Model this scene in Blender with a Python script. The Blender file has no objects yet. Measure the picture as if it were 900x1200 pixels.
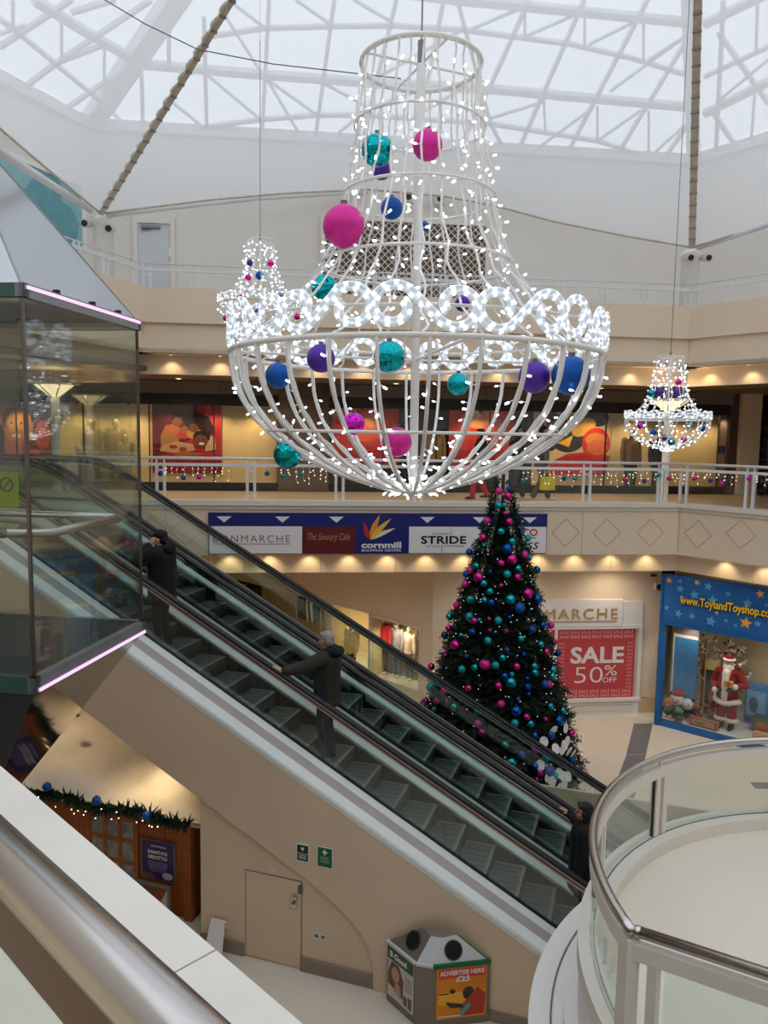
import bpy, bmesh, math, random
import numpy as np
from mathutils import Vector, Matrix
random.seed(7)
SC = bpy.context.scene
COL = SC.collection
# ------------------------------------------------------------------ camera
EYE = 6.66                      # eye height above the ground floor (first floor lies at 5.16)
FLR = 5.16
FPX, HOR, ROLL = 900.0, 508.0, math.radians(0.9)
PITCH = math.atan2(600 - HOR, FPX)
_fw = np.array([0, math.cos(PITCH), -math.sin(PITCH)])
_up0 = np.array([0, math.sin(PITCH), math.cos(PITCH)])
_rt0 = np.array([1.0, 0, 0])
_rt = _rt0 * math.cos(ROLL) + _up0 * math.sin(ROLL)
_up = _up0 * math.cos(ROLL) - _rt0 * math.sin(ROLL)
_C = np.array([0, 0, EYE])
cam_data = bpy.data.cameras.new('camera')
cam_data.sensor_fit = 'VERTICAL'
cam_data.sensor_height = 36.0
cam_data.lens = 36.0 * FPX / 1200.0
cam_data.clip_start = 0.05
cam_data.clip_end = 300
cam = bpy.data.objects.new('camera', cam_data)
COL.objects.link(cam)
m = Matrix(((_rt[0], _up[0], -_fw[0], 0), (_rt[1], _up[1], -_fw[1], 0), (_rt[2], _up[2], -_fw[2], EYE), (0, 0, 0, 1)))
cam.matrix_world = m
SC.camera = cam
# ------------------------------------------------------------------ overcast sky and exposure
SC.view_settings.view_transform = 'Standard'
SC.view_settings.look = 'None'
SC.view_settings.exposure = -0.12
SC.view_settings.gamma = 1.0
SC.view_settings.use_curve_mapping = False
try:
    SC.cycles.transparent_max_bounces = 32
    SC.cycles.max_bounces = 10
    SC.cycles.caustics_reflective = False
    SC.cycles.caustics_refractive = False
    SC.cycles.sample_clamp_indirect = 6.0
except Exception:
    pass
world = bpy.data.worlds.new('overcast_sky')
SC.world = world
world.use_nodes = True
_bg = world.node_tree.nodes['Background']
_bg.inputs[0].default_value = (0.90, 0.935, 1.0, 1)
_bg.inputs[1].default_value = 1.5
# ------------------------------------------------------------------ pixel helpers (where the photograph's rays meet real planes)
def ray(x, y):
    return _fw + (x - 450) / FPX * _rt - (y - 600) / FPX * _up
def at_y(x, y, Y):
    r = ray(x, y); return Vector(_C + r * (Y / r[1]))
def at_z(x, y, z):
    r = ray(x, y); return Vector(_C + r * ((z - EYE) / r[2]))
class Frame:
    """A vertical plane frame: local x along the wall, y into its depth, z up from the ground floor."""
    def __init__(s, ox, oy, deg, oz=0.0):
        a = math.radians(deg); s.o = np.array([ox, oy, oz]); s.deg = deg; s.rz = a
        s.x = np.array([math.cos(a), math.sin(a), 0]); s.y = np.array([-math.sin(a), math.cos(a), 0])
    def on(s, px, py, dy=0.0):
        r = ray(px, py); P0 = s.o + s.y * dy
        P = _C + r * (((P0 - _C) @ s.y) / (r @ s.y)); d = P - s.o
        return float(d @ s.x), float(d[2])
    def w(s, x, y, z):
        return Vector(s.o + s.x * x + s.y * y + np.array([0, 0, z]))
    def loc(s, P):
        d = np.array(P) - s.o; return float(d @ s.x), float(d @ s.y), float(d[2])
    def sub(s, x, y, z=0.0, deg=0.0):
        p = s.w(x, y, z); return Frame(p.x, p.y, s.deg + deg, p.z)
# ------------------------------------------------------------------ materials
def _nt(name):
    m = bpy.data.materials.new(name); m.use_nodes = True
    return m, m.node_tree, m.node_tree.nodes['Principled BSDF'], m.node_tree.nodes['Material Output']
def srgb(r, g, b):
    f = lambda c: (c / 255 / 12.92) if c / 255 <= 0.04045 else ((c / 255 + 0.055) / 1.055) ** 2.4
    return (f(r), f(g), f(b), 1)
def mat(name, col, rough=0.6, metal=0.0, noise=0.06, scale=3.0, bump=0.0, bscale=40.0, spec=0.4, emit=None, es=0.0):
    m, t, p, o = _nt(name)
    c = srgb(*col)
    if noise > 0:
        tc = t.nodes.new('ShaderNodeTexCoord'); n = t.nodes.new('ShaderNodeTexNoise')
        n.inputs['Scale'].default_value = scale; n.inputs['Detail'].default_value = 4
        t.links.new(tc.outputs['Object'], n.inputs['Vector'])
        r = t.nodes.new('ShaderNodeValToRGB')
        r.color_ramp.elements[0].position = 0.3; r.color_ramp.elements[1].position = 0.7
        r.color_ramp.elements[0].color = (c[0] * (1 - noise), c[1] * (1 - noise), c[2] * (1 - noise), 1)
        r.color_ramp.elements[1].color = (min(1, c[0] * (1 + noise)), min(1, c[1] * (1 + noise)), min(1, c[2] * (1 + noise)), 1)
        t.links.new(n.outputs['Fac'], r.inputs['Fac']); t.links.new(r.outputs['Color'], p.inputs['Base Color'])
        if bump > 0:
            n2 = t.nodes.new('ShaderNodeTexNoise'); n2.inputs['Scale'].default_value = bscale
            t.links.new(tc.outputs['Object'], n2.inputs['Vector'])
            b = t.nodes.new('ShaderNodeBump'); b.inputs['Strength'].default_value = bump; b.inputs['Distance'].default_value = 0.01
            t.links.new(n2.outputs['Fac'], b.inputs['Height']); t.links.new(b.outputs['Normal'], p.inputs['Normal'])
    else:
        p.inputs['Base Color'].default_value = c
    p.inputs['Roughness'].default_value = rough
    p.inputs['Metallic'].default_value = metal
    p.inputs['Specular IOR Level'].default_value = spec
    if emit:
        p.inputs['Emission Color'].default_value = srgb(*emit); p.inputs['Emission Strength'].default_value = es
    return m
def mat_glass(name, tint=(0.9, 0.95, 0.93), rough=0.02, base=0.05, edge=0.6, gloss=(1, 1, 1)):
    """thin architectural pane: tinted transparency plus a Fresnel-like mirror reflection"""
    m, t, p, o = _nt(name); t.nodes.remove(p)
    tr = t.nodes.new('ShaderNodeBsdfTransparent'); tr.inputs[0].default_value = (*tint, 1)
    gl = t.nodes.new('ShaderNodeBsdfGlossy'); gl.inputs['Roughness'].default_value = rough; gl.inputs['Color'].default_value = (*gloss, 1)
    lw = t.nodes.new('ShaderNodeLayerWeight'); lw.inputs['Blend'].default_value = 0.3
    mr = t.nodes.new('ShaderNodeMapRange'); mr.inputs['To Min'].default_value = base; mr.inputs['To Max'].default_value = edge
    t.links.new(lw.outputs['Facing'], mr.inputs['Value'])
    pw = t.nodes.new('ShaderNodeMath'); pw.operation = 'MULTIPLY'; pw.inputs[1].default_value = 1.0
    t.links.new(mr.outputs[0], pw.inputs[0])
    mx = t.nodes.new('ShaderNodeMixShader')
    t.links.new(pw.outputs[0], mx.inputs[0]); t.links.new(tr.outputs[0], mx.inputs[1]); t.links.new(gl.outputs[0], mx.inputs[2])
    t.links.new(mx.outputs[0], o.inputs[0])
    return m
def mat_fabric(name, transp=0.5, col=(0.86, 0.86, 0.86)):
    m, t, p, o = _nt(name); t.nodes.remove(p)
    tr = t.nodes.new('ShaderNodeBsdfTransparent'); tr.inputs[0].default_value = (0.97, 0.97, 0.98, 1)
    tl = t.nodes.new('ShaderNodeBsdfTranslucent'); tl.inputs[0].default_value = (*col, 1)
    df = t.nodes.new('ShaderNodeBsdfDiffuse'); df.inputs[0].default_value = (*col, 1)
    m1 = t.nodes.new('ShaderNodeMixShader'); m1.inputs[0].default_value = 0.3
    t.links.new(tl.outputs[0], m1.inputs[1]); t.links.new(df.outputs[0], m1.inputs[2])
    m2 = t.nodes.new('ShaderNodeMixShader'); m2.inputs[0].default_value = 1 - transp
    t.links.new(tr.outputs[0], m2.inputs[1]); t.links.new(m1.outputs[0], m2.inputs[2])
    t.links.new(m2.outputs[0], o.inputs[0])
    return m
def mat_emit(name, col, s):
    m, t, p, o = _nt(name); t.nodes.remove(p)
    e = t.nodes.new('ShaderNodeEmission'); e.inputs[0].default_value = srgb(*col); e.inputs[1].default_value = s
    t.links.new(e.outputs[0], o.inputs[0])
    return m
M = {}
def A(name, *a, **k): M[name] = mat(name, *a, **k); return M[name]
A('wall', (234, 214, 190), 0.75, noise=0.03, scale=0.7)
A('wall_upper', (226, 220, 212), 0.8, noise=0.02, scale=0.6)
A('truss_clad', (226, 200, 172), 0.55, noise=0.05, scale=0.8)
A('white_paint', (236, 233, 228), 0.5, noise=0.02)
A('off_white', (228, 220, 208), 0.5, noise=0.02)
A('steel_white', (226, 227, 229), 0.5, noise=0.02)
A('ledge', (232, 224, 214), 0.55, noise=0.05, scale=2.5, bump=0.05)
A('floor', (232, 222, 205), 0.28, noise=0.04, scale=0.8, spec=0.5)
A('floor_band', (116, 118, 124), 0.35, noise=0.08, scale=4)
A('gallery_floor', (205, 182, 152), 0.35, noise=0.06, scale=1.5)
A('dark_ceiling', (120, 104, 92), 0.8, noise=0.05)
A('shop_dark', (40, 36, 36), 0.5, noise=0.1)
A('shop_grey', (120, 112, 106), 0.6, noise=0.05)
A('cream', (240, 214, 160), 0.7, noise=0.04, scale=0.7)
A('steel', (205, 200, 196), 0.22, metal=1.0, noise=0.03, scale=12)
A('steel_dark', (120, 116, 114), 0.35, metal=1.0, noise=0.05)
A('rubber', (26, 25, 28), 0.45, noise=0.1)
A('step_tread', (84, 91, 91), 0.5, metal=0.35, noise=0.15, scale=9)
A('step_edge', (128, 116, 100), 0.5, noise=0.2, scale=14)
A('step_riser', (62, 64, 64), 0.45, metal=0.4, noise=0.12, scale=9)
A('skirt_dark', (26, 30, 34), 0.3, noise=0.1)
A('deck_white', (232, 234, 230), 0.35, noise=0.03)
A('deck_grey', (176, 166, 158), 0.4, noise=0.05)
A('deck_bronze', (190, 168, 158), 0.35, metal=0.4, noise=0.05)
A('navy', (22, 34, 110), 0.45, noise=0.03)
A('maroon', (100, 22, 30), 0.5, noise=0.04)
A('sign_white', (236, 232, 232), 0.45, noise=0.01)
A('black', (18, 18, 20), 0.5, noise=0.1)
A('gold', (214, 170, 84), 0.3, metal=0.8, noise=0.05)
A('red', (196, 30, 38), 0.5, noise=0.03)
A('sale_red', (198, 70, 76), 0.5, noise=0.04)
A('blue_sign', (44, 104, 178), 0.4, noise=0.04)
A('blue_frame', (34, 102, 170), 0.4, noise=0.04)
A('star_blue', (92, 172, 226), 0.5, noise=0.02)
A('star_gold', (240, 180, 40), 0.5, noise=0.02)
A('letter_yellow', (250, 205, 40), 0.5, noise=0.0)
A('wood', (168, 92, 40), 0.5, noise=0.22, scale=5, bump=0.1)
A('wood_dark', (120, 64, 30), 0.55, noise=0.2, scale=6)
A('snow', (232, 226, 216), 0.8, noise=0.12, scale=1.6, bump=0.9, bscale=6)
A('bin_grey', (134, 126, 116), 0.4, metal=0.4, noise=0.05)
A('bin_silver', (212, 214, 216), 0.35, noise=0.03)
A('green', (22, 104, 62), 0.45, noise=0.03)
A('lift_green', (62, 92, 86), 0.3, noise=0.05)
A('lift_grey', (150, 155, 160), 0.3, metal=0.6, noise=0.04)
A('lift_dark', (58, 66, 78), 0.25, noise=0.15, scale=2)
A('clear_plastic', (225, 228, 226), 0.3, noise=0.0)
M['glass_clear'] = mat_glass('glass_clear', (0.97, 0.98, 0.975), base=0.02, edge=0.35)
M['glass_esc'] = mat_glass('glass_esc', (0.88, 0.95, 0.925), base=0.04, edge=0.45)
M['glass_rail'] = mat_glass('glass_rail', (0.93, 0.97, 0.95), base=0.03, edge=0.35)
M['glass_lift'] = mat_glass('glass_lift', (0.90, 0.935, 0.915), base=0.04, edge=0.20)
M['glass_roof_lift'] = mat_glass('glass_roof_lift', (0.3, 0.31, 0.32), rough=0.16, base=0.55, edge=0.7, gloss=(0.78, 0.80, 0.81))
M['glass_shop'] = mat_glass('glass_shop', (0.95, 0.96, 0.95), base=0.03, edge=0.3)
M['glass_pane'] = mat_glass('glass_pane', (0.94, 0.96, 0.97), base=0.03, edge=0.2)
M['mirror'] = mat('lift_mirror', (170, 172, 170), 0.06, metal=1.0, noise=0.05, scale=1.2)
M['sail'] = mat_fabric('sail', 0.32, (0.9, 0.9, 0.9))
M['bulb'] = mat_emit('bulb', (235, 242, 255), 7.0)
M['bulb_warm'] = mat_emit('bulb_warm', (255, 225, 180), 6.0)
M['downlight'] = mat_emit('downlight', (255, 220, 160), 8.0)
M['led_pink'] = mat_emit('led_pink', (255, 200, 238), 1.5)
def mat_rope():
    m, t, p, o = _nt('rope_light')
    at = t.nodes.new('ShaderNodeAttribute'); at.attribute_name = 'along'
    w = t.nodes.new('ShaderNodeMath'); w.operation = 'MULTIPLY'; w.inputs[1].default_value = 2 * math.pi / 0.085
    t.links.new(at.outputs['Fac'], w.inputs[0])
    s = t.nodes.new('ShaderNodeMath'); s.operation = 'SINE'; t.links.new(w.outputs[0], s.inputs[0])
    r = t.nodes.new('ShaderNodeMapRange'); r.inputs['From Min'].default_value = 0.0; r.inputs['From Max'].default_value = 1.0
    r.inputs['To Min'].default_value = 0.20; r.inputs['To Max'].default_value = 1.25
    t.links.new(s.outputs[0], r.inputs['Value'])
    p.inputs['Base Color'].default_value = (0.8, 0.85, 0.9, 1); p.inputs['Roughness'].default_value = 0.3
    p.inputs['Emission Color'].default_value = (0.80, 0.90, 1.0, 1)
    t.links.new(r.outputs[0], p.inputs['Emission Strength'])
    return m
M['rope'] = mat_rope()
for nm, c in dict(pink=(214, 44, 146), teal=(20, 164, 172), blue=(16, 84, 166), purple=(84, 48, 156), magenta=(206, 40, 190)).items():
    M['matte_' + nm] = mat('bauble_matte_' + nm, c, 0.42, metal=0.45, noise=0.03)
    M['shiny_' + nm] = mat('bauble_shiny_' + nm, c, 0.10, metal=0.9, noise=0.03)
# ------------------------------------------------------------------ mesh builder
class MB:
    def __init__(s): s.v = []; s.f = []; s.mi = []; s.at = None
    def add(s, vs, fs, mi=0):
        b = len(s.v); s.v.extend([tuple(x) for x in vs]); s.f.extend([tuple(b + i for i in f) for f in fs]); s.mi.extend([mi] * len(fs)); return s
    def box(s, x0, x1, y0, y1, z0, z1, mi=0, mt=None):
        vs = [Vector((x, y, z)) for z in (z0, z1) for y in (y0, y1) for x in (x0, x1)]
        if mt: vs = [mt @ q for q in vs]
        return s.add(vs, [(0, 2, 3, 1), (4, 5, 7, 6), (0, 1, 5, 4), (2, 6, 7, 3), (0, 4, 6, 2), (1, 3, 7, 5)], mi)
    def cbox(s, c, sz, mi=0, mt=None):
        return s.box(c[0] - sz[0] / 2, c[0] + sz[0] / 2, c[1] - sz[1] / 2, c[1] + sz[1] / 2, c[2] - sz[2] / 2, c[2] + sz[2] / 2, mi, mt)
    def quad(s, a, b, c, d, mi=0): return s.add([a, b, c, d], [(0, 1, 2, 3)], mi)
    def prism(s, poly, d0, d1, axis='y', mi=0, mt=None):
        """poly: list of 2-D points; axis y -> (x,z) extruded over y; axis z -> (x,y) over z"""
        n = len(poly)
        def P(a, b, d):
            q = Vector((a, d, b)) if axis == 'y' else (Vector((a, b, d)) if axis == 'z' else Vector((d, a, b)))
            return mt @ q if mt else q
        vs = [P(a, b, d0) for a, b in poly] + [P(a, b, d1) for a, b in poly]
        fs = [tuple(range(n - 1, -1, -1)), tuple(range(n, 2 * n))] + [(i, (i + 1) % n, n + (i + 1) % n, n + i) for i in range(n)]
        return s.add(vs, fs, mi)
    def tube(s, pts, r, n=8, closed=False, mi=0, caps=True, along=False, flat=1.0):
        pts = [Vector(p) for p in pts]; k = len(pts)
        rs = r if isinstance(r, (list, tuple)) else [r] * k
        base = len(s.v); prev = None; L = 0.0; vs = []; al = []
        for i, p in enumerate(pts):
            a = pts[(i - 1) % k] if (closed or i > 0) else p
            b = pts[(i + 1) % k] if (closed or i < k - 1) else p
            tg = (b - a); tg = tg.normalized() if tg.length > 1e-9 else Vector((0, 0, 1))
            if prev is None:
                h = Vector((0, 0, 1)) if abs(tg.z) < 0.9 else Vector((1, 0, 0)); nx = tg.cross(h).normalized()
            else:
                nx = (prev - tg * prev.dot(tg)); nx = nx.normalized() if nx.length > 1e-6 else tg.orthogonal().normalized()
            prev = nx; ny = tg.cross(nx)
            if i: L += (p - pts[i - 1]).length
            for j in range(n):
                t = 2 * math.pi * j / n
                vs.append(p + nx * math.cos(t) * rs[i] + ny * math.sin(t) * rs[i] * flat); al.append(L)
        fs = []
        for i in range(k if closed else k - 1):
            a = i * n; b = ((i + 1) % k) * n
            fs += [(a + j, a + (j + 1) % n, b + (j + 1) % n, b + j) for j in range(n)]
        if caps and not closed:
            fs += [tuple(range(n - 1, -1, -1)), tuple(range((k - 1) * n, k * n))]
        s.add(vs, fs, mi)
        if along:
            if s.at is None: s.at = [0.0] * base
            s.at += al
        return s
    def rod(s, a, b, r, n=6, mi=0): return s.tube([a, b], r, n, mi=mi)
    def beam(s, a, b, w, h, up=(0, 0, 1), mi=0):
        a = Vector(a); b = Vector(b); t = (b - a).normalized(); u = Vector(up)
        sd = t.cross(u); sd = sd.normalized() if sd.length > 1e-6 else t.orthogonal().normalized(); u = sd.cross(t)
        vs = [p + sd * x * w / 2 + u * y * h / 2 for p in (a, b) for x, y in ((-1, -1), (1, -1), (1, 1), (-1, 1))]
        return s.add(vs, [(3, 2, 1, 0), (4, 5, 6, 7), (0, 1, 5, 4), (1, 2, 6, 5), (2, 3, 7, 6), (3, 0, 4, 7)], mi)
    def sphere(s, c, r, seg=16, ring=10, sc=(1, 1, 1), mi=0, mt=None):
        c = Vector(c); vs = [Vector((0, 0, 1))]
        for i in range(1, ring):
            a = math.pi * i / ring
            for j in range(seg):
                b = 2 * math.pi * j / seg; vs.append(Vector((math.sin(a) * math.cos(b), math.sin(a) * math.sin(b), math.cos(a))))
        vs.append(Vector((0, 0, -1)))
        vs = [Vector((q.x * r * sc[0], q.y * r * sc[1], q.z * r * sc[2])) for q in vs]
        vs = [(mt @ q if mt else q) + c for q in vs]
        fs = [(0, 1 + j, 1 + (j + 1) % seg) for j in range(seg)]
        for i in range(ring - 2):
            a = 1 + i * seg; b = a + seg
            fs += [(a + j, b + j, b + (j + 1) % seg, a + (j + 1) % seg) for j in range(seg)]
        a = 1 + (ring - 2) * seg; e = len(vs) - 1
        fs += [(a + j, e, a + (j + 1) % seg) for j in range(seg)]
        return s.add(vs, fs, mi)
    def lathe(s, prof, n=24, c=(0, 0, 0), mi=0, cap=True):
        c = Vector(c); vs = []; k = len(prof)
        for r, z in prof:
            for j in range(n):
                t = 2 * math.pi * j / n; vs.append(c + Vector((r * math.cos(t), r * math.sin(t), z)))
        fs = []
        for i in range(k - 1):
            a = i * n; b = a + n
            fs += [(a + j, a + (j + 1) % n, b + (j + 1) % n, b + j) for j in range(n)]
        if cap: fs += [tuple(range(n - 1, -1, -1)), tuple(range((k - 1) * n, k * n))]
        return s.add(vs, fs, mi)
    def mesh(s, name, mats, smooth=False):
        me = bpy.data.meshes.new(name); me.from_pydata([tuple(q) for q in s.v], [], s.f)
        for mm in (mats if isinstance(mats, (list, tuple)) else [mats]): me.materials.append(M[mm] if isinstance(mm, str) else mm)
        me.polygons.foreach_set('material_index', s.mi)
        if s.at is not None and len(s.at) == len(s.v):
            a = me.attributes.new('along', 'FLOAT', 'POINT'); a.data.foreach_set('value', s.at)
        if smooth: me.polygons.foreach_set('use_smooth', [True] * len(me.polygons))
        me.update()
        return me
    def build(s, name, mats, parent=None, smooth=False, loc=None, rz=None):
        o = bpy.data.objects.new(name, s.mesh(name, mats, smooth)); COL.objects.link(o)
        if parent: o.parent = parent
        if loc is not None: o.location = loc
        if rz is not None: o.rotation_euler = (0, 0, rz)
        return o
def inst(me, name, parent=None, mt=None):
    o = bpy.data.objects.new(name, me); COL.objects.link(o)
    if parent: o.parent = parent
    if mt is not None: o.matrix_local = mt
    return o
def tag(o, label, cat, group=None):
    o['label'] = label; o['category'] = cat
    if group: o['group'] = group
    return o
def struct(o, label=None):
    o['kind'] = 'structure'
    if label: o['label'] = label
    return o
def stuff(o): o['kind'] = 'stuff'; return o
def thing(name, label, cat, loc=(0, 0, 0), rz=0.0, group=None):
    o = bpy.data.objects.new(name, None); COL.objects.link(o); o.empty_display_size = 0.2
    o.location = loc; o.rotation_euler = (0, 0, rz)
    return tag(o, label, cat, group)
def fthing(name, label, cat, fr, group=None):
    return thing(name, label, cat, tuple(fr.o), fr.rz, group)
def fstruct(name, fr, label=None):
    o = bpy.data.objects.new(name, None); COL.objects.link(o); o.location = tuple(fr.o); o.rotation_euler = (0, 0, fr.rz)
    return struct(o, label)
def copy_tree(o, parent=None):
    c = o.copy(); COL.objects.link(c)
    if parent: c.parent = parent
    for ch in [x for x in bpy.data.objects if x.parent == o]: copy_tree(ch, c)
    return c
_tcache = {}
TMP = bpy.data.scenes.new('workshop')          # scratch scene: modifiers and lettering are evaluated here, then it is removed
def evaluated_mesh(ob):
    TMP.collection.objects.link(ob); vl = TMP.view_layers[0]; vl.update()
    dg = vl.depsgraph
    return bpy.data.meshes.new_from_object(ob.evaluated_get(dg))
def text_mb(body, size, depth=0.006, bold=0.0, shear=0.0, spacing=1.0, sx=1.0, align='CENTER'):
    """lettering as real geometry, lying in local x/z, front towards -y; returns MB centred on its own box"""
    key = (body, size, depth, bold, shear, spacing, sx, align)
    if key in _tcache:
        q = _tcache[key]; mb = MB(); mb.v = list(q.v); mb.f = list(q.f); mb.mi = list(q.mi); return mb
    cu = bpy.data.curves.new('lettering', 'FONT'); cu.body = body; cu.size = size; cu.extrude = depth / 2; cu.offset = bold
    cu.shear = shear; cu.space_character = spacing; cu.align_x = align; cu.align_y = 'CENTER'; cu.resolution_u = 3
    ob = bpy.data.objects.new('lettering', cu); me = evaluated_mesh(ob)
    bpy.data.objects.remove(ob); bpy.data.curves.remove(cu)
    mb = MB(); mb.add([(v.co.x * sx, -v.co.z, v.co.y) for v in me.vertices], [tuple(p.vertices) for p in me.polygons])
    bpy.data.meshes.remove(me)
    q = MB(); q.v = list(mb.v); q.f = list(mb.f); q.mi = list(mb.mi); _tcache[key] = q
    return mb
def put(mb, x, y, z):
    mb.v = [(a + x, b + y, c + z) for a, b, c in mb.v]; return mb
def fit(mb, x0, x1, z0, z1, y):
    """scale lettering to a rectangle of its board"""
    xs = [q[0] for q in mb.v]; zs = [q[2] for q in mb.v]
    ax, bx, az, bz = min(xs), max(xs), min(zs), max(zs)
    mb.v = [(x0 + (q[0] - ax) * (x1 - x0) / (bx - ax), q[1] + y, z0 + (q[2] - az) * (z1 - z0) / (bz - az)) for q in mb.v]
    return mb
def lettering(body, x0, x1, z0, z1, y, mm, parent, depth=0.006, bold=0.0, shear=0.0, spacing=1.0, name='lettering'):
    o = fit(text_mb(body, 1.0, depth, bold, shear, spacing), x0, x1, z0, z1, y).build(name, mm, parent)
    return o
def flat(parent, name, pts, y, mm, th=0.004):
    """thin flat print shape on a board: (x,z) outline"""
    return MB().prism(pts, y - th, y, 'y').build(name, mm, parent)
def ell(cx, cz, rx, rz, n=20, a0=0.0, rot=0.0):
    out = []
    for i in range(n):
        t = a0 + 2 * math.pi * i / n; x = rx * math.cos(t); z = rz * math.sin(t)
        out.append((cx + x * math.cos(rot) - z * math.sin(rot), cz + x * math.sin(rot) + z * math.cos(rot)))
    return out
def star(cx, cz, r, rot=0.3, q=0.45):
    return [(cx + (r if i % 2 == 0 else r * q) * math.cos(rot + math.pi / 2 + i * math.pi / 5), cz + (r if i % 2 == 0 else r * q) * math.sin(rot + math.pi / 2 + i * math.pi / 5)) for i in range(10)]
def smat(name, col, **k):
    if name not in M: M[name] = mat(name, col, **k)
    return name
NUM = ['none', 'one', 'two', 'three', 'four', 'five', 'six', 'seven', 'eight', 'nine', 'ten', 'eleven', 'twelve', 'thirteen', 'fourteen', 'fifteen', 'sixteen', 'seventeen', 'eighteen', 'nineteen', 'twenty']
# ================================================================== THE SETTING
FG = Frame(0, 15.95, 6.5)                       # edge of the far gallery
XR = FG.on(797, 592)[0]                         # its right-hand corner
XL = FG.on(167, 345)[0]                         # left-hand corner of the upper storey
FRW = FG.sub(XR, 0, 0, -58)                     # right wing
FLW = FG.sub(XL, 0, 0, 65)                      # left wing, upper storey (local x < 0)
Z2 = EYE + 2.77                                 # upper parapet top
# ground floor
struct(MB().box(-14, 15, -10, 30, -0.3, 0).build('floor', 'floor'), 'polished cream ground floor of the shopping hall')
fl = bpy.data.objects['floor']
def inlay(pts, name='floor_tile'):
    MB().prism([(p[0], p[1]) for p in pts], 0.0, 0.006, 'z').build(name, 'floor_band', fl)
inlay([at_z(743, 848, 0), at_z(765, 848, 0), at_z(757, 884, 0), at_z(734, 884, 0)])
inlay([at_z(734, 884.7, 0), at_z(757, 884.7, 0), at_z(746, 925, 0), at_z(719, 925, 0)])
inlay([at_z(719, 926, 0), at_z(746, 926, 0), at_z(722, 1005, 0), at_z(690, 1005, 0)])
inlay([at_z(762, 951, 0), at_z(762, 959, 0), at_z(800, 971, 0), at_z(802, 962, 0)])
inlay([at_z(803, 962.3, 0), at_z(801, 971.3, 0), at_z(850, 984, 0), at_z(850, 974, 0)])
inlay([at_z(879, 917, 0), at_z(885, 924, 0), at_z(960, 926, 0), at_z(960, 918, 0)])
# outer shell of the building (keeps the daylight to the roof)
WT = EYE + 7.0
HLx, _ = FG.on(105, 160, 3.2); HRx, _ = FG.on(812, 207, 3.2)
ZR = EYE + 6.92
HL = FG.w(HLx, 3.2, ZR); HR = FG.w(HRx, 3.2, ZR)
dL = Vector((-0.36, -0.93, 0)); dR = Vector((0.60, -0.80, 0))
RING = [HL, HR, HR + dR * 8.0, Vector((HR.x + 4.8, -8, ZR)), Vector((HL.x - 4.6, -8, ZR)), HL + dL * 12.8]
def wall_between(name, a, b, z0, z1, th, mm, label=None):
    a = Vector((a.x, a.y, 0)); b = Vector((b.x, b.y, 0)); d = (b - a); ang = math.atan2(d.y, d.x)
    o = MB().box(0, d.length, 0, th, z0, z1).build(name, mm, None, loc=(a.x, a.y, 0), rz=ang)
    return struct(o, label)
ZS = EYE + 1.2
wall_between('wall_upper_far', HL, HR, ZS, ZR - 0.12, 0.3, 'wall_upper', 'plain off-white wall of the top storey under the glazed roof')
wall_between('wall_upper_right', RING[1], RING[2], ZS, ZR - 0.12, 0.3, 'wall_upper')
wall_between('wall_right', RING[2], RING[3], 0, ZR - 0.12, 0.3, 'wall_upper')
wall_between('wall_back', RING[3], RING[4], 0, ZR - 0.12, 0.3, 'wall_upper')
wall_between('wall_left', RING[4], RING[5], 0, ZR - 0.12, 0.3, 'wall_upper')
wall_between('wall_upper_left', RING[5], RING[0], ZS, ZR - 0.12, 0.3, 'wall_upper')
wall_between('wall_rear_shops', FG.w(-14, 12.2, 0), FG.w(14, 12.2, 0), 0, ZS + 0.3, 0.2, 'shop_dark')
wall_between('wall_lower_left', RING[5], FG.w(-14, 12.2, 0), 0, ZS + 0.3, 0.2, 'wall')
wall_between('wall_lower_right', FG.w(14, 12.2, 0), RING[2], 0, ZS + 0.3, 0.2, 'wall')
# slabs of the galleries
def poly_struct(name, pts, z0, z1, mm, label=None):
    return struct(MB().prism([(p[0], p[1]) for p in pts], z0, z1, 'z').build(name, mm), label)
gal = [FG.w(-14, 0.12, 0), FG.w(XR, 0.12, 0), FRW.w(9, 0.12, 0), FRW.w(9, 7, 0), FG.w(13, 12.2, 0), FG.w(-14, 12.2, 0)]
poly_struct('floor_gallery', gal, FLR - 0.3, FLR, 'gallery_floor', 'tan floor of the first-floor gallery')
poly_struct('ceiling_ground', [FG.w(-14, 0.52, 0), FG.w(XR + 0.2, 0.52, 0), FRW.w(9, 0.52, 0), FRW.w(9, 7, 0), FG.w(13, 12.2, 0), FG.w(-14, 12.2, 0)], EYE - 2.95, EYE - 2.85, 'wall')
up = [FG.w(XL, 0.56, 0), FG.w(XR + 0.25, 0.56, 0), FRW.w(9, 0.56, 0), FRW.w(9, 7, 0), FG.w(13, 12.2, 0), FG.w(-15, 12.2, 0), FLW.w(-10, 5, 0), FLW.w(-10, 0.56, 0)]
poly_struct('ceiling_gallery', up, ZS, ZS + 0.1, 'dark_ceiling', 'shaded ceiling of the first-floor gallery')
up2 = [FG.w(XL, 0.06, 0), FG.w(XR, 0.06, 0), FRW.w(9, 0.06, 0), FRW.w(9, 6, 0), FG.w(13, 12.2, 0), FG.w(-14, 12.2, 0), FLW.w(-10, 6, 0), FLW.w(-10, 0.06, 0)]
poly_struct('floor_upper', up2, EYE + 1.62, EYE + 2.5, 'wall_upper')
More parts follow.
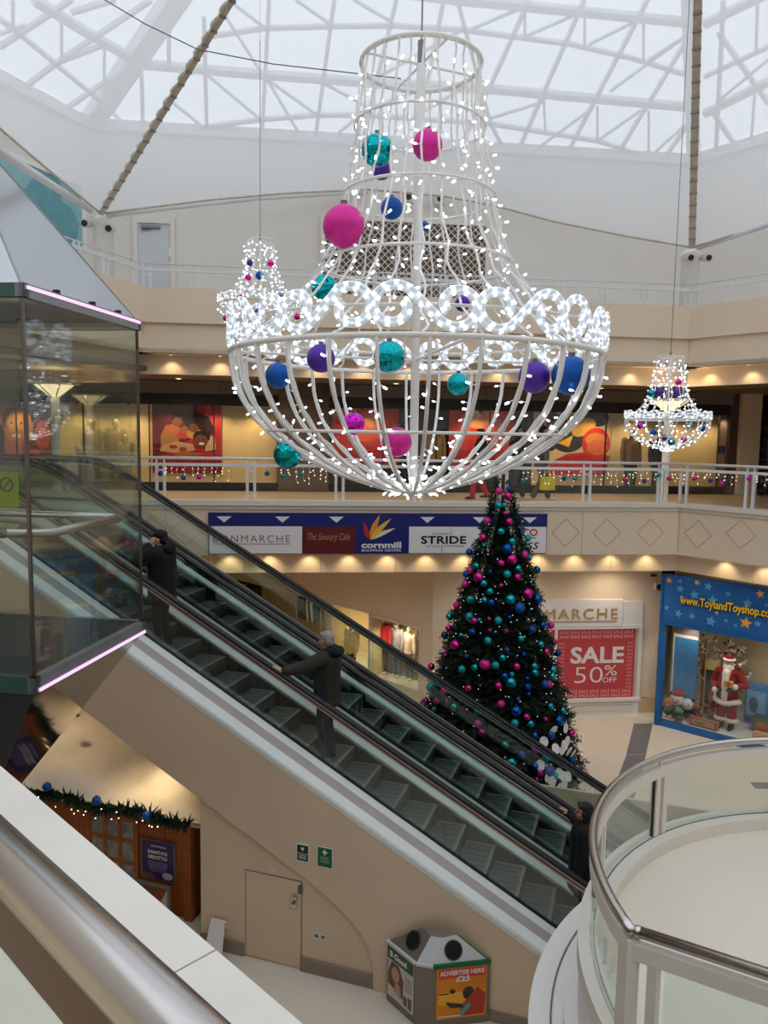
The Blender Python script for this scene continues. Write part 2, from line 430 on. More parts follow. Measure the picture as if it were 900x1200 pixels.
# first floor on the near side: the deck the photographer stands on, and the deck at the escalator heads
LED = math.radians(-45)
poly_struct('floor_near_deck', [(-6, 6.6), (-2.75, 3.8), (0.7, 0.35), (4, -2.9), (9, -8), (-11, -8), (-11, 6.6)], FLR - 0.4, FLR, 'gallery_floor')
poly_struct('floor_escalator_deck', [(-11.5, 9.6), (-6.0, 9.6), (-5.45, 13.9), FG.w(-5.2, 0.12, 0), FG.w(-14, 0.12, 0)], FLR - 0.4, FLR, 'gallery_floor')
# fascias: rows of separate panels
def fascia(name, fr, x0, x1, z0, z1, y0, y1, n, mm, label=None, gap=0.008):
    root = fstruct(name, fr, label)
    w = (x1 - x0) / n
    me = MB().box(gap / 2, w - gap / 2, y0, y1, z0, z1).mesh('panel', mm)
    for i in range(n): inst(me, 'panel', root, Matrix.Translation((x0 + i * w, 0, 0)))
    return root
zf0, zf1 = EYE - 2.54, EYE - 1.5
fas = fascia('wall_gallery_far', FG, -11, XR, zf0, zf1, 0, 0.12, 8, 'wall', 'cream panelled fascia of the first-floor gallery')
fas_r = fascia('wall_gallery_right', FRW, 0, 8.6, zf0, zf1, 0, 0.12, 4, 'wall')
fascia('trim_downlight_band_far', FG, -11, XR + 0.29, EYE - 2.98, zf0 + 0.1, 0.42, 0.52, 11, 'wall', 'recessed cream band washed by downlights')
fascia('trim_downlight_band_right', FRW, -0.29, 8.6, EYE - 2.98, zf0 + 0.1, 0.42, 0.52, 5, 'wall')
for fr, a, b, nm in ((FG, -11, XR, 'trim_coping_far'), (FRW, 0, 8.6, 'trim_coping_right')):
    o = MB().box(a - 0.06, b + 0.04, -0.10, 0.2, EYE - 1.5, EYE - 1.4).box(a - 0.04, b + 0.02, -0.04, 0.12, EYE - 1.58, EYE - 1.5).build(nm, 'off_white', None, loc=tuple(fr.o), rz=fr.rz)
    struct(o)
# diamond motifs on the fascia
def diamond(fr, root, px, py, w=0.62, h=0.6):
    x, z = fr.on(px, py); mb = MB()
    P = [(x - w / 2, z), (x, z + h / 2), (x + w / 2, z), (x, z - h / 2)]
    for i in range(4):
        a, b = P[i], P[(i + 1) % 4]; mb.beam((a[0], -0.003, a[1]), (b[0], -0.003, b[1]), 0.014, 0.018, up=(0, 1, 0))
    mb.build('diamond_motif', smat('motif', (206, 186, 164)), root)
for px in (663, 711, 762): diamond(FG, fas, px, 624)
for px in (218, 178): diamond(FG, fas, px, 622)
for px in (818, 868, 925): diamond(FRW, fas_r, px, 626)
# upper storey fascia in two steps, with its own downlight slot
for fr, a, b, nm, n in ((FG, XL, XR, 'wall_parapet_far', 5), (FRW, 0, 8.6, 'wall_parapet_right', 3), (FLW, -10, 0, 'wall_parapet_left', 4)):
    fascia(nm, fr, a, b, EYE + 2.1, Z2, -0.10, 0.06, n, 'wall', 'cream parapet band of the top storey' if n == 5 else None, gap=0.004)
    fascia(nm.replace('parapet', 'bulkhead'), fr, a, b, EYE + 1.52, EYE + 2.1, 0.0, 0.14, n, 'wall', gap=0.004)
    e = 0.36
    struct(MB().box(a - e, b + e, 0.0, 0.62, EYE + 1.52, EYE + 1.60).build(nm.replace('wall_parapet', 'ceiling_soffit'), 'wall', None, loc=tuple(fr.o), rz=fr.rz))
    fascia(nm.replace('wall_parapet', 'trim_lit_band'), fr, a - (0.34 if fr is not FLW else 0), b + 0.34, EYE + 1.14, EYE + 1.52, 0.5, 0.6, n, 'wall', gap=0.004)
# downlights: a ring, a glowing disc and its own warm spot
_dl_ring = MB().lathe([(0.055, 0), (0.055, 0.012), (0.04, 0.012), (0.038, 0.004)], 14, cap=False).mesh('ring', 'white_paint')
_dl_disc = MB().lathe([(0.038, 0.006), (0.001, 0.006)], 14, cap=False).mesh('lens', 'downlight')
_dln = {}
def downlight(P, label, group, watt, tilt=None, col=(1.0, 0.74, 0.42), size=105):
    _dln[group] = _dln.get(group, 0) + 1; label = '%s, number %s from the left' % (label, NUM[_dln[group]])
    t = thing('downlight', label, 'light', tuple(P), 0, group)
    inst(_dl_ring, 'ring', t, Matrix.Translation((0, 0, -0.012))); inst(_dl_disc, 'lens', t, Matrix.Translation((0, 0, -0.01)))
    L = bpy.data.lights.new('downlight_beam', 'SPOT'); L.energy = watt; L.color = col; L.spot_size = math.radians(size); L.spot_blend = 0.8; L.shadow_soft_size = 0.03
    o = bpy.data.objects.new('downlight_beam', L); COL.objects.link(o); o.parent = t; o.location = (0, 0, -0.03)
    if tilt is not None: o.rotation_euler = tilt
for x in np.arange(FG.on(268, 650, 0.24)[0] - 0.83 * 2, XR - 0.2, 0.835):
    downlight(FG.w(float(x), 0.21, zf0 + 0.05), 'round downlight hidden under the first-floor fascia', 'downlights under the first-floor fascia', 11, (0.25, 0, FG.rz))
for x in (0.9, 1.75, 2.6):
    downlight(FRW.w(x, 0.21, zf0 + 0.05), 'round downlight hidden under the first-floor fascia', 'downlights under the first-floor fascia', 11, (0.25, 0, FRW.rz))
for x in np.arange(FG.on(200, 432, 0.3)[0], XR - 0.2, 0.98):
    downlight(FG.w(float(x), 0.30, EYE + 1.52), 'small round downlight in the soffit below the top storey', 'downlights in the upper soffit', 9, (0.25, 0, FG.rz))
for px in (828, 877, 925):
    x = FRW.on(px, 431, 0.3)[0]
    downlight(FRW.w(x, 0.30, EYE + 1.52), 'small round downlight in the soffit below the top storey', 'downlights in the upper soffit', 9, (0.25, 0, FRW.rz))
struct(MB().box(-11, XR + .24, 0.12, 0.42, zf0 + 0.05, zf0 + 0.09).build('ceiling_slot_far', 'wall', None, loc=tuple(FG.o), rz=FG.rz))
struct(MB().box(-.24, 8.6, 0.12, 0.42, zf0 + 0.05, zf0 + 0.09).build('ceiling_slot_right', 'wall', None, loc=tuple(FRW.o), rz=FRW.rz))
# lamps added under the gallery ceilings as fill light for the covered walkways
def ceiling_fill_lamp(P, label, watt, r=0.08, col=(1.0, 0.86, 0.66)):
    _dln[label] = _dln.get(label, 0) + 1; label = '%s, number %s from the left' % (label, NUM[_dln[label]])
    t = thing('ceiling_fill_lamp', label, 'light', tuple(P), 0, 'added fill lamps of the covered walkways')
    MB().lathe([(r, 0), (r, -0.03), (r * 0.86, -0.035)], 20, cap=False).build('rim', 'white_paint', t)
    MB().lathe([(r * 0.86, -0.03), (0.001, -0.03)], 20, cap=False).build('diffuser', 'downlight', t)
    L = bpy.data.lights.new('ceiling_fill_light', 'SPOT'); L.energy = watt; L.color = col; L.spot_size = math.radians(160); L.spot_blend = 0.7; L.shadow_soft_size = r
    o = bpy.data.objects.new('ceiling_fill_light', L); COL.objects.link(o); o.parent = t; o.location = (0, 0, -0.05)
for x in (-9.5, -7, -4.5, -2, 0.5, 3, 5.5): ceiling_fill_lamp(FG.w(x, 2.3, ZS), 'round fill lamp added in the first-floor gallery ceiling', 75)
for x in (-4.5, -1.5, 3.0, 5.5): ceiling_fill_lamp(FG.w(x, 0.80, EYE - 2.95), 'round fill lamp added in the ground-floor soffit by the shopfronts', 48)
for x in (2.5, 5.0): ceiling_fill_lamp(FRW.w(x, 1.1, EYE - 2.95), 'round fill lamp added in the ground-floor soffit by the toy shop', 55)
# ------------------------------------------------------------------ roof: steel lattice, panes, sails
AP = Vector((3.0, 10.0, EYE + 13.0))
def plane_of(a, b, c):
    n = (b - a).cross(c - a).normalized(); return a, n
def onplane(px, py, pl):
    r = Vector(ray(px, py)); C0 = Vector(_C); return C0 + r * ((pl[0] - C0).dot(pl[1]) / r.dot(pl[1]))
roof = struct(bpy.data.objects.new('ceiling_glazed_roof', None), 'glazed roof on a lattice of white steel'); COL.objects.link(roof)
PM = plane_of(HL, HR, AP); PLF = plane_of(RING[5], HL, AP); PRF = plane_of(HR, RING[2], AP)
def member(pl, pts, w, h=None):
    P = [onplane(x, y, pl) for x, y in pts]; n = pl[1]
    for a, b in zip(P, P[1:]):
        MB().beam(a, b + (b - a).normalized() * 0.03, w, h or w, up=n).build('truss_member', 'steel_white', roof)
W1, W2, W3 = 0.15, 0.085, 0.055
for s in ([(110, 163), (260, 172), (420, 182)], [(420, 182), (585, 193), (812, 207)], [(150, 74), (313, 88), (450, 98)], [(450, 98), (570, 104), (700, 116), (812, 126)], [(540, 0), (812, 27)], [(420, -14), (540, 0)]): member(PM, s, W1)
for s in ([(163, 160), (237, 149), (307, 140), (370, 135), (427, 135), (575, 145), (700, 165), (770, 187), (812, 200)], [(243, 43), (310, 33), (387, 31), (460, 30), (542, 35), (670, 52), (740, 68), (812, 90)],
          [(239, 20), (243, 173)], [(316, -10), (306, 178)], [(393, -10), (367, 180)], [(467, -10), (420, 182)], [(536, 0), (575, 145), (600, 193)], [(689, -10), (600, 193)], [(764, -10), (655, 198)], [(812, 35), (710, 203)], [(810, 140), (765, 205)], [(620, 0), (575, 100), (530, 190)], [(198, 20), (198, 75)], [(166, 87), (168, 160)], [(480, 185), (500, 100), (520, 0)]): member(PM, s, W2)
for s in ([(263, 17), (303, 80)], [(313, 93), (363, 177)], [(272, 3), (307, 30)], [(347, 0), (385, 27)], [(415, 0), (458, 25)], [(243, 88), (303, 138)], [(313, 93), (372, 135)], [(380, 98), (427, 123)], [(370, 178), (430, 128)], [(200, 118), (237, 148)],
          [(570, 140), (635, 120)], [(605, 192), (690, 130)], [(700, 165), (750, 130)], [(760, 185), (810, 140)], [(700, 125), (700, 165)], [(637, 115), (639, 152)], [(760, 130), (760, 185)], [(615, 10), (615, 42)], [(685, 15), (685, 52)], [(754, 22), (754, 70)],
          [(545, 37), (605, 12)], [(617, 42), (675, 17)], [(690, 52), (745, 25)], [(760, 70), (812, 37)], [(715, 107), (800, 45)], [(430, 128), (500, 103)], [(480, 140), (540, 105)], [(440, 92), (540, 36)]): member(PM, s, W3)
for s in ([(0, 116), (103, 161)], [(40, 0), (110, 43), (160, 72)], [(-20, 100), (0, 116)]): member(PLF, s, W1)
for s in ([(0, 55), (83, 0)], [(177, 0), (67, 73), (10, 117)], [(157, 73), (63, 137)], [(27, 43), (123, 123), (150, 150)], [(0, 22), (27, 43)], [(83, 15), (133, 0)], [(120, 53), (67, 73)]): member(PLF, s, W2)
for s in ([(72, 20), (72, 68)], [(122, 54), (122, 118)], [(15, 0), (15, 33)], [(0, 40), (27, 30)]): member(PLF, s, W3)
for s in ([(826, 133), (900, 96)], [(826, 28), (900, -8)], [(822, 206), (900, 178)]): member(PRF, s, W1)
for s in ([(842, 38), (900, 120)], [(833, 128), (892, 215)], [(826, 200), (900, 166)], [(826, 90), (900, 55)], [(848, 0), (838, 200)]): member(PRF, s, W2)
for s in ([(885, 103), (880, 172)], [(840, 120), (900, 70)], [(888, 5), (886, 60)]): member(PRF, s, W3)
# hips
for P, w in ((HL, 0.42), (HR, 0.30)): MB().beam(P, P.lerp(AP, 0.9), w, 0.3).build('hip_beam', 'steel_white', roof)
for i in range(6):
    MB().beam(RING[i], RING[(i + 1) % 6], 0.24, 0.24).build('ring_beam', 'steel_white', roof)
lift_up = Vector((0, 0, 0.22))
for i in range(6):
    a, b = RING[i] + lift_up, RING[(i + 1) % 6] + lift_up; ap = AP + lift_up; n = (12, 6, 6, 8, 6, 8)[i]
    for k in range(n):
        p, q = a.lerp(b, k / n), a.lerp(b, (k + 1) / n); mb = MB()
        d = Vector((0, 0, 0.012)); g = (q - p) * 0.003
        mb.add([p + g, q - g, ap, p + g + d, q - g + d, ap + d], [(0, 2, 1), (3, 4, 5), (0, 1, 4, 3), (1, 2, 5, 4), (2, 0, 3, 5)])
        mb.build('roof_pane', 'glass_pane', roof)
# white fabric sails hung below the glass
PLc = FG.w(FG.on(118, 249, 1.0)[0], 1.0, FG.on(118, 249, 1.0)[1])
PRc = FG.w(FG.on(811, 289, 1.0)[0], 1.0, FG.on(811, 289, 1.0)[1])
QL = at_y(270, 0, 12.2); QL = PLc + (QL - PLc) * 1.7
QR = at_y(818, 0, 13.6); QR = PRc + (QR - PRc) * 1.6
edge_px = [(118, 249), (250, 233), (330, 226), (430, 221), (520, 229), (580, 240), (650, 259), (735, 276), (811, 289)]
NS = 32; NT = 20
def interp(px, t):
    f = t * (len(px) - 1); i = min(int(f), len(px) - 2); f -= i
    return (px[i][0] * (1 - f) + px[i + 1][0] * f, px[i][1] * (1 - f) + px[i + 1][1] * f)
edge = []
for i in range(NS + 1):
    t = i / NS; x, y = interp(edge_px, t); dy = 1.0 + 1.3 * math.sin(math.pi * t); lx, lz = FG.on(x, y, dy); edge.append(FG.w(lx, dy, lz))
def sail(name, label, E, a0, a1, b0, b1):
    """E bottom edge from a0 to b0; ridges a0->a1 and b0->b1"""
    n = len(E) - 1; vs = []; fs = []
    for j in range(NT + 1):
        v = j / NT
        for i in range(n + 1):
            u = i / n
            p = E[i] * (1 - v) + a1.lerp(b1, u) * v + a0.lerp(a1, v) * (1 - u) + b0.lerp(b1, v) * u - (a0 * (1 - u) * (1 - v) + b0 * u * (1 - v) + a1 * (1 - u) * v + b1 * u * v)
            vs.append(p)
    for j in range(NT):
        for i in range(n):
            k = j * (n + 1) + i; fs.append((k, k + 1, k + n + 2, k + n + 1))
    o = MB().add(vs, fs).build(name, 'sail', None, smooth=True)
    return tag(o, label, 'fabric sail')
sail('fabric_sail', 'wide white translucent fabric sail stretched between two corner columns', edge, PLc, QL, PRc, QR)
la, lb = at_y(-60, 93, 11.8), at_y(-250, -170, 7.5)
lb = lb + (la - PLc) * .4; la = PLc + (la - PLc) * 1.4
El = [PLc.lerp(la, i / 12) + Vector((0, 0, -0.05 * math.sin(math.pi * i / 12))) for i in range(13)]
sail('fabric_sail', 'white translucent fabric sail above the blue-green circle window', El, PLc, QL, la, lb)
ra, rb = at_y(985, 236, 14.3), at_y(1040, -170, 9.5)
rb = rb + (ra - PRc) * .8; ra = PRc + (ra - PRc) * 1.9
Er = [PRc.lerp(ra, i / 12) for i in range(13)]
sail('fabric_sail', 'white fabric sail at the far right beyond the straight lacing', Er, PRc, QR, ra, rb)
smat('lacing_tan', (198, 186, 170), rough=0.7, noise=0.15, scale=8)
for nm, a, b, w, lab in (('sail_lacing', PLc, QL, 0.10, 'tan laced seam running diagonally between two fabric sails'), ('sail_lacing', PRc, QR, 0.14, 'tan laced seam rising straight between two fabric sails')):
    r = thing(nm, lab, 'seam', tuple(a)); d = b - a; L = d.length; dn = d.normalized()
    MB().beam((0, 0, -0.03), tuple(d - Vector((0, 0, 0.03))), w, 0.05).build('batten', 'lacing_tan', r)
    n = int(L / 0.30); sd = dn.cross(Vector((0, 0, 1))).normalized()
    for k in range(1, n):
        p = dn * (L * k / n)
        MB().beam(p - sd * (w * .55) + Vector((0, 0, -.065)), p + sd * (w * .55) + Vector((0, 0, -.065)), 0.03, 0.03).build('clamp', 'steel_dark', r)
        if w < 0.12:
            MB().tube([p + sd * w * 0.5, p + sd * (w * 0.9) + dn * 0.10 + Vector((0, 0, -.04)), p + sd * w * 0.5 + dn * 0.2], 0.018, 5).build('lacing_loop', 'white_paint', r)
# edge cables and struts
def pipe(name, label, pts, r, mm, cat='pipe'):
    return tag(MB().tube(pts, r, 8).build(name, mm, None, smooth=True), label, cat)
pipe('edge_cable', 'dark edge cable along the bottom of the wide fabric sail', [p + Vector((0, 0, -0.02)) for p in edge], 0.022, 'lacing_tan', 'cable')
pipe('edge_cable', 'edge cable along the sail above the circle window', [p + Vector((0, 0, -0.02)) for p in El], 0.022, 'lacing_tan', 'cable')
pipe('edge_cable', 'edge cable along the sail at the far right', [p + Vector((0, 0, -0.02)) for p in Er], 0.022, 'lacing_tan', 'cable')
def fgp(px, py, dy): x, z = FG.on(px, py, dy); return FG.w(x, dy, z)
pipe('strut_pipe', 'white strut pipe arching away from the left column head', [fgp(124, 252, 1.1), fgp(200, 243, 1.6), fgp(300, 232, 2.3), fgp(430, 224, 3.1)], 0.06, 'steel_white')
pipe('strut_pipe', 'white strut pipe descending across the blue-green circle window', [fgp(106, 246, 1.0), at_y(50, 210, 13.9), at_y(-10, 171, 12.4)], 0.07, 'steel_white')
pipe('strut_pipe', 'white strut pipe below the sail at the far right', [fgp(818, 291, 1.0), at_y(905, 262, 15.6)], 0.05, 'steel_white')
pipe('stay_cable', 'thin dark stay cable crossing under the glazed roof', [at_y(118, -3, 9.5), at_y(170, 28, 9.6), at_y(232, 58, 9.8), at_y(320, 75, 9.9), at_y(470, 92, 10)], 0.007, 'steel_dark', 'cable')
# corner columns with pairs of floodlights
smat('flood_body', (214, 208, 200), rough=0.4)
for px, y0, lab, sl in ((118, 249, 'white corner column under the left end of the wide sail', [(101, 262), (129, 268)]), (815, 290, 'white corner column under the right end of the wide sail', [(806, 302), (827, 302)])):
    x, z = FG.on(px, y0, 1.05)
    t = fthing('corner_column', lab, 'column', FG.sub(x, 1.25))
    MB().lathe([(0.2, EYE + 2.5), (0.2, z - 0.25), (0.24, z - 0.22), (0.24, z - 0.12), (0.12, z)], 20).build('shaft', 'white_paint', t, smooth=True)
    MB().box(-0.28, 0.28, -0.28, 0.28, EYE + 2.5, EYE + 2.62).build('base', 'white_paint', t)
    for k, (sx, sy) in enumerate(sl):
        lx, lz = FG.on(sx, sy, 0.95)
        f = fthing('floodlight', 'small white floodlight clipped to the %s of the %s corner column' % (('left side', 'right side')[k], 'left' if px < 400 else 'right'), 'floodlight', FG.sub(lx, 0.95, lz))
        s = 1 if k else -1
        MB().tube([(0, 0.10, 0.02), (0, -0.14, -0.03)], 0.085, 14).build('housing', 'flood_body', f, smooth=True)
        MB().tube([(0, -0.140, -0.03), (0, -0.150, -0.033)], 0.065, 14).build('lens', 'shop_dark', f)
        MB().rod((0, 0.05, 0.0), (-s * 0.10, 0.22, 0.0), 0.02).build('bracket', 'flood_body', f)
# upper storey door, vent and window
x0, z1 = FG.on(156, 254, 3.2); x1, _ = FG.on(205, 254, 3.2)
d = fstruct('door_1', FG.sub(0, 3.2), 'pale grey service door of the top storey')
zf = EYE + 2.5
MB().box(x0, x0 + 0.10, -0.08, 0, zf, z1).box(x1 - 0.10, x1, -0.08, 0, zf, z1).box(x0 + .1, x1 - .1, -0.08, 0, z1 - 0.14, z1).build('door_frame', 'off_white', d)
smat('door_pale', (205, 208, 212), rough=0.5, noise=0.02)
MB().box(x0 + 0.1, x1 - 0.1, -0.04, 0, zf, z1 - 0.14).build('door_leaf', 'door_pale', d)
MB().box(x0 + .18, x0 + .62, -0.10, -0.04, z1 - 0.26, z1 - 0.2).rod((x0 + .62, -0.07, z1 - .23), (x0 + .2, -0.09, z1 - .31), 0.014).build('door_closer', 'steel_dark', d)
xa, za = FG.on(200, 292, 3.2); _, zb = FG.on(200, 302, 3.2)
MB().box(xa - .03, xa + .03, -0.09, -0.04, zb, za).build('door_handle', 'white_paint', d)
x0, z1 = FG.on(381, 258, 3.2); x1, z0 = FG.on(566, 356, 3.2)
v = fthing('vent_grille', 'wide ventilation opening with a white diamond lattice behind the big chandelier', 'grille', FG.sub(0, 3.2))
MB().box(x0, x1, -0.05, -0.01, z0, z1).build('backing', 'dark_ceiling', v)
MB().box(x0 - .1, x0, -0.14, 0, z0, z1).box(x1, x1 + .1, -0.14, 0, z0, z1).box(x0 - .1, x1 + .1, -0.14, 0, z1, z1 + .1).build('frame', 'off_white', v)
h = z1 - z0; step = 0.17
for s in (1, -1):
    k = -h
    while k < (x1 - x0):
        a, b = k, k + h
        ta, tb = max(0, -a) / h, min(1, (x1 - x0 - a) / h)
        p = (x0 + a + ta * h, z0 + ta * h); q = (x0 + a + tb * h, z0 + tb * h)
        if s < 0: p, q = (x0 + x1 - p[0], p[1]), (x0 + x1 - q[0], q[1])
        if tb - ta > 0.03: MB().beam((p[0], -0.085 - 0.012 * s, p[1]), (q[0], -0.085 - 0.012 * s, q[1]), 0.02, 0.035, up=(0, 1, 0)).build('lattice_bar', 'off_white', v)
        k += step
for px, py, w in ((478, 232, 'left'), (515, 234, 'right')):
    lx, lz = FG.on(px, py, 3.0); f = fthing('floodlight', 'small box floodlight on the wall above the vent, the %s of two' % w, 'floodlight', FG.sub(lx, 3.0, lz))
    MB().cbox((0, 0, 0), (0.24, 0.2, 0.24)).build('housing', 'flood_body', f); MB().tube([(0, -0.10, 0), (0, -0.115, 0)], 0.075, 14).build('lens', 'shop_dark', f); MB().rod((0, .1, 0), (0, .2, 0), .03).build('bracket', 'flood_body', f)
# blue-green window with translucent circles on the upper left wall
FW = Frame(HL.x, HL.y, math.degrees(math.atan2(-dL.y, -dL.x)))
w = fstruct('window_1', FW, 'blue-green window with a pattern of pale circles, high on the left')
xb, zt = FW.on(94, 219, -0.02); xa = FW.on(-30, 150, -0.02)[0]; zbt = FW.on(94, 290, -0.02)[1]
smat('win_teal', (104, 160, 168), rough=0.15, noise=0.08); smat('win_dark', (62, 78, 88), rough=0.15); smat('win_pale', (142, 186, 190), rough=0.2, noise=0.05)
n = 3; wd = (xb - xa) / n
for i in range(n): MB().box(xa + i * wd + .02, xa + (i + 1) * wd - .02, -0.03, 0, zbt, zt).build('pane', 'win_teal' if i != 1 else 'win_pale', w)
MB().box(xb, xb + 0.12, -0.08, 0, zbt, zt + .1).box(xa, xb, -0.08, 0, zt, zt + 0.1).build('window_frame', 'white_paint', w)
MB().box(xa + .6, xb - .25, -0.032, -0.03, zbt + .05, zt - .9).build('dark_band', 'win_dark', w)
for i, (px, py, r) in enumerate(((18, 208, .62), (62, 250, .78), (92, 232, .55), (40, 250, .5), (88, 288, .5), (74, 262, .45))):
    cx, cz = FW.on(px, py, -0.035); P = [(min(max(a, xa), xb), min(max(b, zbt), zt)) for a, b in ell(cx, cz, r, r, 24)]
    flat(w, 'circle_print', P, -0.033 - 0.002 * i, 'win_pale' if i % 2 == 0 else 'win_teal', 0.002)
# ================================================================== ESCALATORS
FE = Frame(0.40, 10.0, -18.0)                    # local x runs down the flight, y across it (away), z up
TAN = math.tan(math.radians(28)); ZO = 1.92
UT, UB = -(FLR - ZO) / TAN, ZO / TAN
def _ramp(s): s = min(max(s, 0), 1); return s * s * (3 - 2 * s)
_us = np.linspace(-9.4, 6.2, 1561); _zs = []
_z = FLR
for i, u in enumerate(_us):
    sl = TAN * _ramp((u - (UT - 0.55)) / 1.1) * (1 - _ramp((u - (UB - 0.55)) / 1.1))
    if i: _z -= sl * (_us[i] - _us[i - 1])
    _zs.append(_z)
_zs = np.array(_zs)
def zl(u): return float(np.interp(u, _us, _zs))
U0, U1 = -8.6, 5.4
def strip(prof, u0, u1, mb=None, mi=0, n=None):
    """sweep a closed (v,w) outline along the flight"""
    mb = mb or MB(); n = n or max(2, int((u1 - u0) / 0.14)); k = len(prof); vs = []; fs = []
    for i in range(n + 1):
        u = u0 + (u1 - u0) * i / n; z = zl(u)
        vs += [(u, v, z + w) for v, w in prof]
    for i in range(n):
        a = i * k; b = a + k
        fs += [(a + j, a + (j + 1) % k, b + (j + 1) % k, b + j) for j in range(k)]
    fs += [tuple(range(k - 1, -1, -1)), tuple(range(n * k, n * k + k))]
    return mb.add(vs, fs, mi)
def bx(v0, v1, w0, w1): return [(v0, w0), (v1, w0), (v1, w1), (v0, w1)]
def handrail_path():
    P = [(u, zl(u) + 1.0) for u in np.arange(U0, U1 + 0.01, 0.12)]
    r = 0.36
    top = [(U0 - r * math.sin(a), zl(U0) + 1.0 - r + r * math.cos(a)) for a in np.linspace(math.pi, 0.15, 12)]
    bot = [(U1 + r * math.sin(a), zl(U1) + 1.0 - r + r * math.cos(a)) for a in np.linspace(0.15, math.pi, 12)]
    return top + P + bot
def sweep2(path, prof, y, mb):
    """path in (u,z); prof in (normal, v)"""
    k = len(prof); vs = []; fs = []; n = len(path)
    for i, (u, z) in enumerate(path):
        a = path[max(0, i - 1)]; b = path[min(n - 1, i + 1)]; d = Vector((b[0] - a[0], b[1] - a[1])).normalized(); nn = Vector((-d.y, d.x))
        vs += [(u + nn.x * p, y + q, z + nn.y * p) for p, q in prof]
    for i in range(n - 1):
        a = i * k; b = a + k; fs += [(a + j, a + (j + 1) % k, b + (j + 1) % k, b + j) for j in range(k)]
    fs += [tuple(range(k - 1, -1, -1)), tuple(range((n - 1) * k, n * k))]
    return mb.add(vs, fs)
HP = [(0.022, -0.03), (0.022, 0.03), (0.008, 0.043), (-0.014, 0.043), (-0.022, 0.03), (-0.022, -0.03), (-0.014, -0.043), (0.008, -0.043)]
def step_mesh():
    mb = MB(); W = 1.0
    prof = [(0, 0), (-0.4, 0), (-0.4, -0.07), (-0.06, -0.27), (-0.02, -0.235), (0.012, -0.15), (0.014, -0.07)]
    n = len(prof)
    vs = [(u, 0, z) for u, z in prof] + [(u, W, z) for u, z in prof]
    mb.add(vs, [tuple(range(n)), tuple(range(2 * n - 1, n - 1, -1))], 2)
    mb.add(vs, [(0, n, n + 1, 1)], 0)
    mb.add(vs, [(i, i + n, (i + 1) % n + n, (i + 1) % n) for i in range(1, n)], 2)
    mb.box(-0.035, 0.004, 0, W, 0.0, 0.004, 1); mb.box(-0.4, 0.0, 0, 0.035, 0, 0.004, 1); mb.box(-0.4, 0.0, W - 0.035, W, 0, 0.004, 1)
    for i in range(8):
        v = 0.06 + i * 0.125; mb.box(-0.385, -0.045, v, v + 0.012, 0.0, 0.003, 2)
    return mb.mesh('step', ['step_tread', 'step_edge', 'step_riser'])
_step = step_mesh()
def escalator(name, label, v0, hn, hf):
    t = fthing(name, label, 'escalator', FE)
    v1 = v0 + 1.0
    for k in range(-20, 14):
        u = k * 0.4
        inst(_step, 'step', t, Matrix.Translation((u, v0, zl(u))))
    for s, (va, vb) in (('near', (v0 - 0.04, v0)), ('far', (v1, v1 + 0.04))):
        strip(bx(va, vb, -0.35, 0.06), U0, U1).build('skirt_panel', 'skirt_dark', t)
    for hv, sgn in ((hn, -1), (hf, 1)):
        edge = v0 if sgn < 0 else v1
        strip([(edge, .03), (hv - .02 * sgn, .15), (hv - .02 * sgn, .235), (edge, .085)] if sgn > 0 else [(hv + .02, .15), (edge, .03), (edge, .085), (hv + .02, .235)], U0, U1).build('inner_deck', 'deck_white', t)
        strip(bx(hv - 0.022, hv + 0.022, 0.2, 0.27), U0, U1).build('glass_clamp', 'rubber', t)
        n = 9; a, b = U0 - 0.1, U1 + 0.1
        for i in range(n):
            strip(bx(hv - 0.006, hv + 0.006, 0.27, 0.965), a + (b - a) * i / n + 0.006, a + (b - a) * (i + 1) / n - 0.006).build('glass_panel', 'glass_esc', t)
        sweep2(handrail_path(), HP, hv, MB()).build('handrail', 'rubber', t, smooth=True)
        strip(bx(hv - 0.030, hv + 0.030, 0.90, 0.972), U0, U1).build('handrail_guide', 'deck_bronze' if hv < -1 else 'steel', t)
        strip(bx(hv - 0.034, hv + 0.034, 0.93, 0.945), U0, U1).build('guide_groove', 'rubber', t)
    for u0, u1, z in ((U1 - 0.7, U1 + 1.1, 0.012), (U0 - 1.0, U0 + 0.5, FLR + 0.012)):
        MB().box(u0, u1, v0, v1, z - 0.012, z).build('landing_plate', 'steel_dark', t)
    return t
e1 = escalator('escalator', 'nearer escalator carrying three people up, with black handrails and glass sides', -1.0, -1.12, 0.12)
e2 = escalator('escalator', 'farther empty escalator beside the Christmas tree', 0.45, 0.33, 1.58)
# outer deck stripes of the near side and the shared middle deck
mb = MB()
def deckprof(va, wa, vb, wb, th=0.03): return [(va, wa - th), (vb, wb - th), (vb, wb), (va, wa)]
dk = fthing('escalator_outer_deck', 'striped white and grey deck running down the near edge of the escalators', 'deck', FE)
strip(deckprof(-1.27, 0.235, -1.145, 0.25), U0, U1).build('white_stripe', 'deck_white', dk)
strip(deckprof(-1.37, 0.145, -1.27, 0.225), U0, U1).build('grey_stripe', 'deck_grey', dk)
strip(deckprof(-1.46, 0.10, -1.36, 0.165), U0, U1).build('white_stripe', 'deck_white', dk)
strip(bx(-1.475, -1.455, 0.02, 0.085), U0, U1).build('edge_trim', 'deck_white', dk)
n = 6
for i in range(n): pass
strip(bx(0.145, 0.305, 0.12, 0.225), U0, U1).build('middle_deck', 'deck_white', dk)
strip(bx(1.605, 1.95, 0.10, 0.22), U0, U1).build('far_deck', 'deck_grey', dk)
